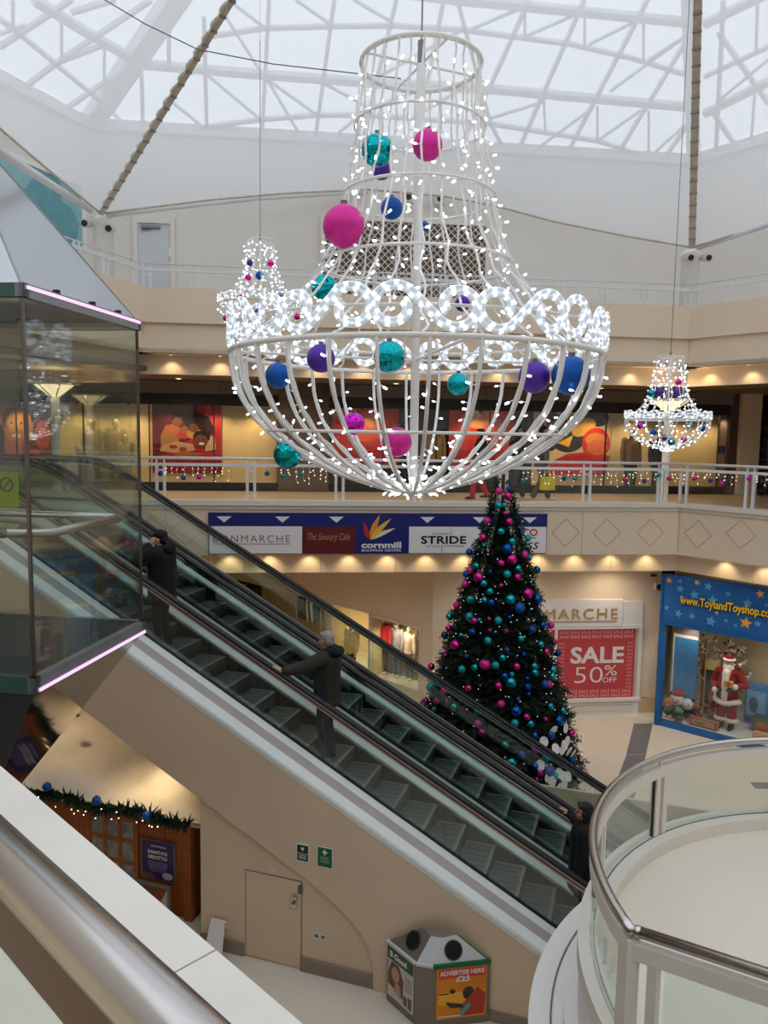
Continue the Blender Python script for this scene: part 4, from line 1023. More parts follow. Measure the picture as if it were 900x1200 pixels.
# ------------------------------------------------------------------ baubles
_ball = {}
def ball_mesh(mm, r):
    k = (mm, round(r, 3))
    if k not in _ball:
        hi = r > .08
        _ball[k] = (MB().sphere((0, 0, 0), r, 24 if hi else 14, 16 if hi else 9).mesh('ball', mm, True), MB().lathe([(r * .17, r * .96), (r * .17, r * 1.16), (r * .06, r * 1.17)], 10).mesh('cap', 'steel_dark'))
    return _ball[k]
def bauble(P, r, mm, label, group=None, hang=0.0):
    t = thing('bauble', label, 'bauble', tuple(P), 0, group); b, c = ball_mesh(mm, r)
    inst(b, 'ball', t); inst(c, 'cap', t)
    if hang > 0: MB().rod((0, 0, r), (0, 0, r + hang), 0.0025, 4).build('thread', 'steel_dark', t)
    return t
for px, py, d, Y, mm, lab in (
    (442, 176, 36, 6.25, 'shiny_teal', 'mirror-faceted teal bauble near the top of the big chandelier'),
    (501, 170, 34, 6.2, 'matte_pink', 'matte pink bauble near the top of the big chandelier'),
    (447, 199, 22, 6.6, 'matte_purple', 'small purple bauble just below the top teal one'),
    (459, 244, 25, 6.5, 'matte_blue', 'blue bauble by the central pole above the vent'),
    (497, 265, 11, 6.9, 'matte_blue', 'tiny blue bauble right of the central pole, high up'),
    (403, 265, 48, 5.95, 'matte_pink', 'largest matte pink bauble on the left of the upper skirt'),
    (380, 337, 30, 6.3, 'shiny_teal', 'shiny teal bauble above the left of the scrolled crown'),
    (542, 356, 18, 6.9, 'shiny_purple', 'shiny purple bauble inside a scroll of the crown'),
    (376, 420, 33, 5.75, 'matte_purple', 'purple bauble just under the rim at left of centre'),
    (326, 440, 30, 6.1, 'matte_blue', 'blue bauble under the left rim of the big bowl'),
    (456, 418, 37, 5.5, 'shiny_teal', 'large mirror-bright teal bauble under the rim near the centre'),
    (537, 450, 26, 6.2, 'shiny_teal', 'smaller shiny teal bauble right of the pole in the bowl'),
    (626, 442, 37, 5.9, 'matte_purple', 'purple bauble beside the big blue one at right of the bowl'),
    (669, 440, 45, 5.75, 'matte_blue', 'largest blue bauble at the right rim of the bowl'),
    (414, 497, 27, 5.9, 'shiny_magenta', 'shiny magenta bauble low in the big bowl'),
    (465, 518, 35, 5.7, 'matte_pink', 'matte pink bauble lowest in the big bowl'),
    (337, 533, 33, 6.2, 'shiny_teal', 'shiny teal bauble at the lower left outside of the bowl')):
    bauble(at_y(px, py, Y), d / 2 / 900 * Y, mm, lab)
for cxx, pts, Y, w in ((782, ((773, 460, 'matte_purple'), (795, 448, 'shiny_pink'), (763, 461, 'shiny_teal'), (794, 460, 'matte_purple'), (808, 499, 'shiny_teal'), (766, 507, 'shiny_blue'), (778, 513, 'matte_purple'), (787, 518, 'shiny_teal'), (801, 515, 'shiny_pink'), (823, 502, 'shiny_blue'), (750, 499, 'shiny_magenta')), 13.25, 'right'),
                        (305, ((293, 308, 'matte_purple'), (317, 309, 'shiny_pink'), (291, 325, 'shiny_pink'), (304, 323, 'shiny_blue'), (329, 344, 'shiny_blue'), (285, 347, 'shiny_magenta'), (303, 366, 'matte_purple'), (265, 373, 'shiny_pink'), (348, 371, 'shiny_pink')), 12.9, 'left')):
    cn = {}
    for px, py, mm in sorted(pts, key=lambda q: q[1]):
        cn[mm.split('_')[1]] = cn.get(mm.split('_')[1], 0) + 1
        Yb = Y + random.uniform(-.1, .25); bauble(at_y(px, py, Yb), 0.055 if (px + py) % 3 else .068, mm, 'little %s bauble on the small %s-hand chandelier, number %s from its top' % (mm.split('_')[1], w, NUM[cn[mm.split('_')[1]]]), '%s baubles on the small %s-hand chandelier' % (mm.split('_')[1], w))
# ================================================================== CHRISTMAS TREE
TY = 13.3; TX = at_y(590, 566, TY).x
ZT = at_y(590, 560, TY).z
tree = thing('christmas_tree', 'tall dark green Christmas tree covered in pink, teal and blue baubles', 'christmas tree', (TX, TY, 0))
lean = 0.0
def trad(z): return max(0.03, 0.13 + 0.285 * (ZT - z)) if z > 0.7 else 1.52
rng = random.Random(5)
MB().tube([(0, 0, 0.0), (lean, 0, ZT - .3)], [.12, .03], 10).build('trunk', 'wood_dark', tree)
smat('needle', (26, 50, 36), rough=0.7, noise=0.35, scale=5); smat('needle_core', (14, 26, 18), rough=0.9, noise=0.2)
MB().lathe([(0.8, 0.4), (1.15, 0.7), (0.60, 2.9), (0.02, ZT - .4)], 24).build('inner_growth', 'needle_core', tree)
fo = MB()
N = 5600
for i in range(N):
    f = (i + .5) / N; z = 0.55 + (ZT - 0.5) * (1 - math.sqrt(1 - f)) * 1.0
    z = min(z, ZT - 0.02); a = i * 2.39996 + rng.random() * .3
    lay = 0.10 * math.sin(z * 2 * math.pi / 0.42)
    r = trad(z) * (0.80 + 0.2 * rng.random()) + lay * min(1, trad(z)) * .6
    c = Vector((lean * z / ZT + r * math.cos(a), r * math.sin(a), z))
    d = Vector((math.cos(a), math.sin(a), -0.25 + .5 * rng.random())).normalized(); sd = d.cross(Vector((0, 0, 1))).normalized(); u = sd.cross(d)
    L = (0.16 + .14 * rng.random()) * (0.55 + .45 * min(1, trad(z)))
    base = c - d * L * .7
    fo.quad(base - sd * .006, base + sd * .006, c + sd * .003, c - sd * .003, 1)
    for k in range(7):
        q = base + d * L * (.1 + .13 * k); s = .085 * (1.15 - .08 * k)
        for sg in (1, -1):
            dd = (sd * sg * (0.8 + .2 * rng.random()) + d * .55 + u * rng.uniform(-.6, .6)).normalized()
            fo.add([q - d * .014, q + d * .014, q + dd * s], [(0, 1, 2)], 0)
    for sg in (1, -1):
        q = base + d * L * .4; dd = (u * sg + d * .6 + sd * rng.uniform(-.5, .5)).normalized(); fo.add([q - d * .016, q + d * .016, q + dd * .09], [(0, 1, 2)], 0)
stuff(fo.build('needles', ['needle', 'wood_dark'], tree))
tl = MB()
def onTree(px, py, off=0.03):
    r = Vector(ray(px, py)); C0 = Vector(_C)
    t0 = (TY - 2.2) / r.y; best = None
    for k in range(500):
        t = t0 + k * 0.006 / r.length * 1.0; P = C0 + r * t; rr = math.hypot(P.x - TX - lean * P.z / ZT, P.y - TY)
        if rr < trad(P.z) * .98 + off: return P
    return C0 + r * (TY / r.y)
for i in range(300):
    z = 0.7 + (ZT - .9) * (1 - math.sqrt(1 - rng.random())); a = -math.pi * rng.random() if rng.random() < .8 else math.pi * rng.random(); r = trad(z) + .01
    c = Vector((lean * z / ZT + r * math.cos(a), r * math.sin(a), z)); tl.sphere(c, .0075, 5, 3)
stuff(tl.build('string_lights', mat_emit('tree_bulb', (235, 240, 255), 1.6), tree))
MB().lathe([(.5, 0), (.5, .12), (.2, .3), (.14, .45)], 20).build('stand', 'green', tree)
PINK = '285,107 316,124 243,211 320,214 306,184s 229,270 183,386 292,360 329,347b 374,330 214,410b 166,434 349,409 384,467b 292,438s 136,507 198,563 132,648b 108,588 92,656s 235,716b 346,723 178,800 282,791 291,855 381,900 467,579 477,637 450,672 460,785 46,724 92,810 68,846 27,845 223,955 210,924 411,1017 427,1096 538,957 447,908s 538,1180 250,556s 252,596s 310,598s 98,682s 416,1120s'
TEAL = '283,157 302,155s 292,249 330,284 385,272 205,370 232,297s 351,379 313,398 232,432 253,460 184,488 234,490 324,488b 180,547 110,548 282,561 245,632 360,625 297,693 430,646 200,727 272,719 154,733 326,780b 410,745 473,735 408,722 340,922 395,925 464,864 508,878 48,796b 127,865 305,998 327,1062b 450,1043 480,1107 210,884 150,612s 215,560s 393,342s 330,750s 57,872s 472,758 470,1052s'
BLUE = '180,321 313,310b 170,398 417,384 418,486b 356,517b 258,499 192,602 93,613 321,551s 401,592 438,578 312,664s 304,757 384,795 445,785 491,676 344,880b 494,914b 468,966 410,966 410,1074 459,1090b 364,1034 262,967s 170,687s 371,680s 542,1056 254,390s 388,820s 383,765s 352,838s 360,238s 318,97s'
ORD = ['first', 'second', 'third', 'fourth', 'fifth', 'sixth', 'seventh', 'eighth', 'ninth', 'tenth', 'eleventh', 'twelfth', 'thirteenth', 'fourteenth', 'fifteenth', 'sixteenth', 'seventeenth', 'eighteenth', 'nineteenth', 'twentieth']
ORD += ['twenty-' + o for o in ORD[:9]] + ['thirtieth'] + ['thirty-' + o for o in ORD[:9]]
for lst, nm in ((PINK, 'pink'), (TEAL, 'teal'), (BLUE, 'blue')):
    cnt = {}
    for k, s in enumerate(sorted(lst.split(), key=lambda q: float(q.rstrip('bs').split(',')[1]))):
        big_ = s.endswith('b'); sm = s.endswith('s'); x, y = s.rstrip('bs').split(',')
        r = 0.094 if big_ else (0.040 if sm else 0.066); sz = 'large ' if big_ else ('tiny ' if sm else '')
        fin = 'matte' if k % 3 == 0 else 'shiny'
        P = onTree(490 + float(x) / 3, 540 + float(y) / 3)
        bauble(P, r, '%s_%s' % (fin, nm), '%s %s%s bauble counting down the Christmas tree from its tip' % (ORD[cnt.setdefault(sz, 0)], sz or 'middle-sized ', nm), '%s%s baubles on the tree' % (sz, nm)); cnt[sz] += 1
_disc = MB().lathe([(0.0, -.004), (.085, -.004), (.085, .004), (0, .004)], 16, cap=False).mesh('wish_tag', 'sign_white')
for kt, s in enumerate(sorted('476,947 519,940 442,988 484,1012 508,1017 525,985 531,1022 495,1098 510,1108 527,1110 471,1126 460,1115 513,1140 430,1070 545,1030 515,1000 552,1085 500,1150'.split(), key=lambda q: float(q.split(',')[1]))):
    x, y = s.split(','); P = onTree(490 + float(x) / 3, 540 + float(y) / 3, .06)
    nrm_ = Vector((P.x - TX, P.y - TY, 0)).normalized(); R = nrm_.to_track_quat('Z', 'Y').to_matrix().to_4x4() @ Matrix.Rotation(rng.uniform(-.5, .5), 4, 'X')
    t = thing('paper_tag', 'round white paper tag low on the Christmas tree, %s from the top' % ORD[kt], 'paper tag', tuple(P), 0, 'white paper tags on the tree')
    inst(_disc, 'disc', t, R); MB().rod((0, 0, .08), (0, 0, .14), .003, 4).build('ribbon', 'red', t)
# ================================================================== ICICLE LIGHTS AND BAUBLES ON THE GALLERY RAILING
def icicles(fr, x0, x1, lab, seed):
    rg = random.Random(seed); t = fthing('icicle_lights', lab, 'string lights', fr); y = -0.03
    MB().tube([(x0 + (x1 - x0) * k / 20, y, EYE - .70 - .01 * math.sin(k * 2.2)) for k in range(21)], .004, 4).build('main_wire', 'clear_plastic', t)
    bm_ = MB(); x = x0 + .05
    while x < x1:
        L = rg.uniform(.12, .36); P = [(x + .015 * math.sin(k * 1.9 + x * 9), y, EYE - .70 - L * k / 6) for k in range(7)]
        MB().tube(P, .0032, 4).build('drop_wire', 'clear_plastic', t)
        for k in range(2, 7, 2 if rg.random() < .6 else 3): bulb(bm_, Vector(P[k]), Vector((rg.uniform(-1, 1), -.6, rg.uniform(-1, .3))), .032, .0055)
        x += rg.uniform(.09, .17)
    stuff(bm_.build('bulbs', ['clear_plastic', 'bulb_warm'], t))
gx = lambda px: FG.on(px, 560)[0]
for k, (a, b, lab) in enumerate(((192, 270, 'white icicle lights on the railing in front of the red family poster'), (327, 392, 'white icicle lights on the railing under the lower left of the big chandelier'), (610, 684, 'white icicle lights on the railing beside the tip of the tree'), (694, 772, 'white icicle lights on the railing before the jacket mannequin'), (784, 800, 'short white icicle lights right of the white lamp column'))):
    icicles(FG, gx(a), gx(b), lab, k + 3)
icicles(FRW, 0.25, FRW.on(868, 560)[0], 'white icicle lights on the angled railing at the right', 31)
icicles(FRW, FRW.on(886, 560)[0], FRW.on(886, 560)[0] + 1.2, 'white icicle lights at the right picture edge', 32)
for px, py, mm, lab in ((188, 555, 'shiny_blue', 'blue bauble between the railing posts left of the red family poster'), (215, 560, 'matte_blue', 'dark blue bauble on the railing under the red family poster'), (233, 559, 'shiny_magenta', 'magenta bauble on the railing under the red family poster'), (313, 555, 'matte_blue', 'dark bauble on the railing left of the lower teal bauble'), (332, 558, 'shiny_teal', 'small teal bauble hanging below the lower left of the bowl'), (354, 556, 'shiny_teal', 'small teal bauble on the railing right of its twin'), (443, 561, 'shiny_blue', 'small blue bauble on the railing below the pink chandelier bauble'), (613, 563, 'shiny_teal', 'teal bauble on the railing right of the tree tip'), (661, 561, 'matte_blue', 'navy bauble on the railing under the portrait poster'), (674, 561, 'shiny_teal', 'green-teal bauble on the railing under the portrait poster'), (732, 562, 'shiny_pink', 'pink bauble on the railing before the jacket mannequin'), (755, 564, 'matte_purple', 'dark purple bauble on the railing before the dark mannequin'), (772, 557, 'shiny_teal', 'teal bauble beside the white lamp column'), (784, 561, 'shiny_pink', 'pink bauble under the small right chandelier')):
    x, z = FG.on(px, py, -.09); bauble(FG.w(x, -.09, z), .052, mm, lab, hang=.12)
for px, py, mm, lab in ((814, 561, 'shiny_pink', 'pink bauble on the angled railing'), (833, 563, 'matte_purple', 'dark purple bauble on the angled railing'), (846, 567, 'shiny_magenta', 'magenta bauble low on the angled railing'), (878, 561, 'shiny_magenta', 'bright magenta bauble between the posts at right')):
    x, z = FRW.on(px, py, -.09); bauble(FRW.w(x, -.09, z), .052, mm, lab, hang=.12)
# ================================================================== DIRECTORY SIGN ON THE GALLERY FASCIA
sg = fthing('directory_sign', 'long blue and white shop directory sign on the gallery fascia', 'sign', FG)
X = lambda px, py=625, dy=0.0: FG.on(px, py, dy)[0]
Z = lambda py, px=450, dy=0.0: FG.on(px, py, dy)[1]
zt_, zb_ = FG.on(245, 600.4)[1], FG.on(245, 648.8)[1]; zh = FG.on(245, 616.3)[1]
sx0, sx1 = X(244.5), X(640)
MB().box(sx0, sx1, -0.05, 0, zb_, zt_).build('board', 'navy', sg)
def field(a, b, mm): MB().box(X(a), X(b), -0.056, -0.05, zb_ + .01, zh).build('field', mm, sg)
field(245.5, 354, 'sign_white'); field(354.5, 416, 'maroon'); field(479, 639.3, 'sign_white')
for px in (263, 331, 394, 500, 561, 619.5):
    x = X(px); flat(sg, 'arrow', [(x - .15, zt_ - .075), (x + .15, zt_ - .075), (x, zt_ - .20)], -0.05, 'sign_white', .005)
hh = zh - zb_
lettering('BONMARCHE', X(250), X(340), zb_ + hh * .42, zb_ + hh * .68, -0.058, 'shop_grey', sg, .003, spacing=1.25)
MB().box(X(250), X(340), -.059, -.056, zb_ + hh * .345, zb_ + hh * .37).build('underline', 'shop_grey', sg)
lettering('The Savoury Cafe', X(360.5), X(410), zb_ + hh * .42, zb_ + hh * .76, -0.058, smat('script_gold', (190, 130, 84)), sg, .003, shear=.35)
MB().box(X(361), X(409), -.059, -.056, zb_ + hh * .29, zb_ + hh * .305).build('underline', 'maroon', sg)
lettering('cornmill', X(423.5), X(470), zb_ + hh * .20, zb_ + hh * .44, -0.052, 'sign_white', sg, .004, bold=.035)
lettering('SHOPPING CENTRE', X(423.5), X(470), zb_ + hh * .08, zb_ + hh * .16, -0.052, 'sign_white', sg, .004, bold=.02)
cx_, cz_ = X(434), zb_ + hh * .52
for a, L, w, mm in ((112, .40, .085, smat('leaf_red', (196, 40, 44))), (70, .56, .10, smat('leaf_orange', (236, 150, 30))), (46, .62, .09, smat('leaf_yellow', (244, 190, 60))), (25, .58, .075, smat('leaf_cream', (240, 222, 170)))):
    a = math.radians(a); d = Vector((math.cos(a), math.sin(a))); n_ = Vector((-d.y, d.x)); P = []
    for k in range(9): t = k / 8; P.append((cx_ + d.x * L * t + n_.x * w * math.sin(math.pi * t ** .8) * .8, cz_ + d.y * L * t + n_.y * w * math.sin(math.pi * t ** .8) * .8))
    for k in range(7, 0, -1): t = k / 8; P.append((cx_ + d.x * L * t - n_.x * w * math.sin(math.pi * t ** .8) * .4, cz_ + d.y * L * t - n_.y * w * math.sin(math.pi * t ** .8) * .4))
    flat(sg, 'logo_leaf', P, -0.05 - .001 * (mm == 'leaf_yellow'), mm, .004)
lettering('STRIDE', X(493), X(546), zb_ + hh * .36, zb_ + hh * .66, -0.058, 'black', sg, .003, bold=.03, spacing=1.05)
lettering('COMFORT', X(506), X(527), zb_ + hh * .70, zb_ + hh * .77, -0.058, 'black', sg, .002)
lettering('FOOTWEAR', X(520), X(543), zb_ + hh * .24, zb_ + hh * .31, -0.058, 'black', sg, .002)
lettering('STYLE', X(500), X(515), zb_ + hh * .24, zb_ + hh * .30, -0.058, 'black', sg, .002)
MB().box(X(517), X(518), -.058, -.056, zb_ + hh * .05, zb_ + hh * .32).build('print_line', 'shop_grey', sg)
MB().box(X(528), X(528.6), -.058, -.056, zb_ + hh * .68, zb_ + hh * .95).build('print_line', 'shop_grey', sg)
lettering('CO', X(611), X(629), zb_ + hh * .65, zb_ + hh * .93, -0.058, 'red', sg, .003, bold=.02)
MB().box(X(606), X(627), -.058, -.056, zb_ + hh * .57, zb_ + hh * .60).build('print_line', 'black', sg)
lettering('ss', X(617), X(631), zb_ + hh * .16, zb_ + hh * .42, -0.058, smat('navy_ink', (20, 30, 60)), sg, .003, shear=.3)
# ================================================================== GROUND FLOOR SHOPS
SD = 1.45; zc = EYE - 2.95
xcL, xcR = FG.on(507, 720, SD)[0], FG.on(771, 760, SD)[0]
struct(MB().box(xcL, xcR, SD, SD + .25, 0, zc + .1).build('wall_ground_far', 'wall', None, loc=tuple(FG.o), rz=FG.rz), 'plain cream ground-floor wall between the shopfronts')
def gX(px, py, dy=SD): return FG.on(px, py, dy)
bm1 = fthing('shopfront', 'white shopfront with gold lettering and a sale window behind the tree', 'shopfront', FG)
zs1, zs0 = gX(700, 702)[1], gX(700, 733)[1]
MB().box(gX(560, 715)[0], gX(728, 715)[0], SD - .10, SD, zs0, zs1).build('sign_panel', 'sign_white', bm1)
lettering('BONMARCHE', gX(588, 718)[0], gX(721.5, 718)[0], gX(700, 724)[1], gX(700, 712)[1], SD - .11, 'gold', bm1, .02, spacing=1.2, name='gold_lettering')
z_ = gX(700, 727)[1]; MB().box(gX(588, 727)[0], gX(721, 727)[0], SD - .112, SD - .1, z_ - .012, z_ + .012).build('underline', 'gold', bm1)
xw0, xw1 = gX(560, 780)[0], gX(746.5, 780)[0]; zw1, zw0 = gX(745, 735.5)[1], gX(742, 816)[1]
MB().box(xw0, xw1 + .06, SD - .09, SD, zw1, zw1 + .09).box(xw1 - .03, xw1 + .06, SD - .08, SD, zw0, zw1).build('window_frame', 'sign_white', bm1)
MB().box(gX(728, 715)[0], xw1 + .06, SD - .05, SD, zw1 + .09, zs1 - .05).build('side_panel', 'sign_white', bm1)
MB().box(xw0, xw1 + .06, SD - .16, SD, zw0 - .06, zw0).build('sill', 'sign_white', bm1)
MB().box(xw0, xw1 + .04, SD - .10, SD, 0.0, zw0 - .06).build('stall_riser', 'sign_white', bm1)
for za, zb in ((.10, .24), (.30, zw0 - .14)): MB().box(xw0 + .1, xw1 - .12, SD - .125, SD - .10, za, zb).build('riser_moulding', 'off_white', bm1)
sp = fthing('sale_poster', 'red sale 50% off poster filling the white shop window', 'poster', FG)
xp0, xp1 = gX(651, 776)[0], gX(742.6, 776)[0]; W_ = xp1 - xp0; H_ = zw1 - zw0; y_ = SD - .03
MB().box(xp0, xp1, y_ - .01, y_, zw0, zw1).build('board', 'sale_red', sp)
MB().box(xw0, xp0 - .06, y_ - .01, y_, zw0, zw1).build('side_board', 'sale_red', sp)
MB().box(xp0 - .06, xp0, SD - .08, SD, zw0, zw1).build('mullion', 'sign_white', sp)
fx = lambda f: xp0 + W_ * f
fz = lambda f: zw0 + H_ * f
lettering('SALE', fx(.18), fx(.86), fz(.50), fz(.74), y_ - .012, 'sign_white', sp, .004, bold=.03, name='large_lettering')
lettering('50', fx(.24), fx(.60), fz(.22), fz(.45), y_ - .012, 'sign_white', sp, .004, bold=-.012, name='large_lettering')
lettering('%', fx(.62), fx(.78), fz(.32), fz(.47), y_ - .012, 'sign_white', sp, .004)
lettering('OFF', fx(.60), fx(.78), fz(.22), fz(.295), y_ - .012, 'sign_white', sp, .004)
smat('sale_pale', (240, 170, 172))
for f in (.93, .865, .075, .015):
    lettering('SALE SALE SALE SALE SALE SALE SALE', fx(.03), fx(.97), fz(f), fz(f + .045), y_ - .012, 'sale_pale', sp, .003, bold=.01, name='border_lettering')
for f in (.03, .90):
    for k in range(13): lettering('SALE', fx(f), fx(f + .07), fz(.14 + .053 * k), fz(.17 + .053 * k), y_ - .012, 'sale_pale', sp, .002, name='border_lettering')
sh = [(fx(.12), fz(.44)), (fx(.55), fz(.44)), (fx(.92), fz(.50)), (fx(.92), fz(.66)), (fx(.6), fz(.72)), (fx(.45), fz(.60))]
def cam_dome(fr, px, py, dy, lab):
    x, z = fr.on(px, py, dy); t = fthing('security_camera', lab, 'camera', fr.sub(x, dy - .10, z))
    MB().box(-.08, .08, 0, .1, -.06, .09).build('mount', 'sign_white', t); MB().sphere((.0, -.03, 0), .075, 14, 8).build('dome', 'black', t, smooth=True)
cam_dome(FG, 770, 687, SD, 'white security camera with dark dome beside the blue toy shop sign')
x, z = gX(766, 674); t = fthing('wall_vent', 'small dark vent plate under the soffit beside the toy shop', 'vent', FG.sub(x, SD - .01, z)); MB().box(-.08, .08, 0, .01, -.035, .035).build('plate', 'shop_grey', t)
for k in (-1, 0, 1): MB().box(k * .045 - .012, k * .045 + .012, -.006, 0, -.022, .022).build('slot', 'black', t)
x, z = gX(755, 819); t = fthing('wall_socket', 'grey double wall socket on the pier between the shops', 'socket', FG.sub(x, SD - .012, z)); MB().box(-.075, .075, 0, .012, -.035, .035).build('plate', 'steel_dark', t)
for k in (-1, 1): MB().box(k * .035 - .02, k * .035 + .02, -.005, 0, -.02, .02).build('switch', 'shop_grey', t)
struct(MB().box(xw1 + .07, xcR, SD - .02, SD, 0, .36).build('baseboard_pier', smat('pier_base', (214, 190, 152)), None, loc=tuple(FG.o), rz=FG.rz))
# ---- angled fashion shop to the left of the tree
FA = FG.sub(xcL, SD, 0, -51.5)
aX = lambda px, py, dy=0.0: FA.on(px, py, dy)
ws = fstruct('wall_ground_angled', FA, 'cream wall above and beside the angled fashion shop')
zhd = aX(460, 726)[1]; xr = aX(494, 770)[0]; xe = aX(250, 700)[0]
MB().box(xe - 1, 0, 0, .2, zhd, zc + .1).build('bulkhead', 'wall', ws); MB().box(xr, 0.02, 0, .2, 0, zhd).build('pier', 'wall', ws)
ceil_x = aX(365, 706)[0]
MB().box(xe - 1, .02, -.25, .9, zc - .05, zc + .02).build('soffit_edge', 'wall', ws)
fs = fthing('fashion_shopfront', 'angled shopfront with a lit window of clothes beyond the escalators', 'shopfront', FA)
xm = aX(433, 740)[0]; zsl = aX(465, 800)[1]
MB().box(xm, xr, -.04, .04, zsl - .10, zsl).box(xm, xr, -.04, .04, zhd - .06, zhd).box(xr - .06, xr, -.04, .04, zsl, zhd - .06).box(xm, xm + .07, -.04, .04, 0, zhd).build('window_frame', 'off_white', fs)
MB().box(xm, xr, -.03, .1, 0, zsl - .1).build('stall_riser', 'off_white', fs)
MB().box(xm + .07, xr - .06, -.006, .006, zsl, zhd - .06).build('glass', 'glass_shop', fs)
xd = aX(384, 720)[0]
MB().box(xd, xd + .12, -.04, .06, 0, zhd).build('door_post', 'off_white', fs)
MB().box(xd - 2.2, xd - .04, -.006, .006, .4, zhd - .06).build('glass', 'glass_shop', fs)
MB().box(xm + .07, 0, .9, .98, 0, zhd + .3).build('window_backing', 'cream', fs)
MB().box(xe - 1, xm, 2.6, 2.68, 0, zhd + .3).build('back_wall', 'cream', fs)
MB().box(xm + .02, xm + .07, 0.06, .9, 0, zhd).build('window_side', 'cream', fs)
MB().box(xm + .07, xr, .04, .9, zsl - .14, zsl - .06).build('window_floor', 'off_white', fs)
def shop_lamp(P, watt, col=(1, .80, .52), lab='small lamp added above the window display to light it', r=.05):  # hidden lamps added to brighten the shop interiors and display walls
    _dln['shop'] = _dln.get('shop', 0) + 1; lab = '%s, number %s in order round the shops' % (lab, NUM[_dln['shop']])
    t = thing('shop_lamp', lab, 'light', tuple(P), 0, 'added display lamps in the shop windows')
    MB().lathe([(r, .06), (r, 0), (r * .8, 0)], 12, cap=False).build('housing', 'black', t); MB().lathe([(r * .8, .005), (.001, .005)], 12, cap=False).build('lens', 'downlight', t)
    L = bpy.data.lights.new('shop_lamp_light', 'SPOT'); L.energy = watt; L.color = col; L.spot_size = math.radians(150); L.spot_blend = .6; L.shadow_soft_size = .05
    o = bpy.data.objects.new('shop_lamp_light', L); COL.objects.link(o); o.parent = t; o.location = (0, 0, -.02)
shop_lamp(FA.w(xm * .6, .12, zhd - .08), 60); shop_lamp(FA.w(xd + .3, 1.2, zhd - .02), 120); shop_lamp(FA.w(xd - 1.6, 1.0, zhd - .02), 110)
# ---- toy shop
tp = at_z(769, 847, 0); FT = Frame(tp.x, tp.y, -42)
tX = lambda px, py, dy=0.0: FT.on(px, py, dy)
ts = fthing('toy_shopfront', 'bright blue toy shop front with stars on its fascia', 'shopfront', FT)
zt1, zt0 = tX(778, 672.5)[1], tX(778, 725)[1]; xt1 = 3.6
MB().box(0, xt1, -.12, .02, zt0, zt1 + .02).build('fascia_board', 'blue_sign', ts)
MB().box(0, xt1, -.14, .02, zt0 - .10, zt0).build('header_rail', 'blue_frame', ts)
MB().box(0, .11, -.14, .06, 0, zt0 - .1).box(0, .05, -.15, .06, zt0 - .1, zt1 + .02).build('side_post', 'blue_frame', ts)
MB().box(.11, xt1, -.10, .06, 0, .12).build('bottom_rail', 'blue_frame', ts)
MB().box(.11, xt1, -.02, -.008, .12, zt0 - .1).build('glass', 'glass_shop', ts)
MB().box(0, xt1, .06, 2.0, 0, .10).build('display_floor', smat('fake_snow', (226, 230, 236)), ts)
smat('backdrop', (206, 190, 160), noise=.25, scale=1.1); smat('backdrop_snow', (226, 222, 216), noise=.1)
MB().box(-.5, xt1, 1.95, 2.0, .1, zt1).build('back_wall', 'backdrop', ts)
xa_, xb_ = .16, tX(817, 790, .5)[0]
MB().box(xa_, xb_, .45, .5, .1, tX(797, 746, .5)[1]).build('blue_panel', smat('panel_blue', (70, 140, 200), noise=.12, scale=9), ts)
MB().box(xa_, xb_, .44, .5, tX(797, 746, .5)[1], tX(797, 743, .5)[1]).box(xa_ - .03, xa_, .44, .5, .1, tX(797, 743, .5)[1]).build('panel_trim', 'sign_white', ts)
MB().box(xa_, xb_, .48, .5, tX(797, 743, .5)[1], zt0).build('upper_panel', 'shop_grey', ts)
lettering('www.ToylandToyshop.com', tX(800, 706)[0], tX(800, 706)[0] + (tX(900, 720)[0] - tX(800, 706)[0]) * 22 / 19.6, zt0 + (zt1 - zt0) * .36, zt0 + (zt1 - zt0) * .62, -.15, 'black', ts, .012, bold=.05, name='letter_outline')
lettering('www.ToylandToyshop.com', tX(800, 706)[0], tX(800, 706)[0] + (tX(900, 720)[0] - tX(800, 706)[0]) * 22 / 19.6, zt0 + (zt1 - zt0) * .375, zt0 + (zt1 - zt0) * .615, -.16, 'letter_yellow', ts, .014, bold=.02)
for px, py, r, mm in ((784, 680, .085, 'g'), (817, 681, .07, 'g'), (891, 696, .095, 'g'), (874, 730, .135, 'g'), (799, 700, .05, 'c'), (840, 718, .045, 'c'), (797, 690, .10, 'b'), (814, 697, .12, 'b'), (830, 687, .10, 'b'), (835, 704, .13, 'b'), (853, 696, .07, 'b'), (876, 707, .11, 'b'), (781, 712, .07, 'b'), (795, 719, .10, 'b'), (811, 722, .09, 'b'), (833, 728, .13, 'b'), (888, 731, .08, 'b'), (797, 681, .06, 'b'), (851, 727, .05, 'b'), (898, 709, .05, 'b'), (862, 733, .05, 'b')):
    x, z = tX(px, py, -.12); z = min(max(z, zt0 + r), zt1 - r)
    flat(ts, 'star', star(x, z, r, rot=random.uniform(-.3, .3)), -.12 - (.004 if mm != 'b' else 0), {'g': 'star_gold', 'c': smat('star_cream', (240, 200, 150)), 'b': 'star_blue'}[mm], .004)
shop_lamp(FT.w(.6, .25, zt0 - .12), 16, (1, .9, .75)); shop_lamp(FT.w(1.4, .25, zt0 - .12), 20, (1, .88, .7)); shop_lamp(FT.w(2.5, .3, zt0 - .12), 28, (1, .85, .62))
MB().box(.02, xt1, .03, .5, zt0 - .08, zt0 - .04).build('window_soffit', 'white_paint', ts)
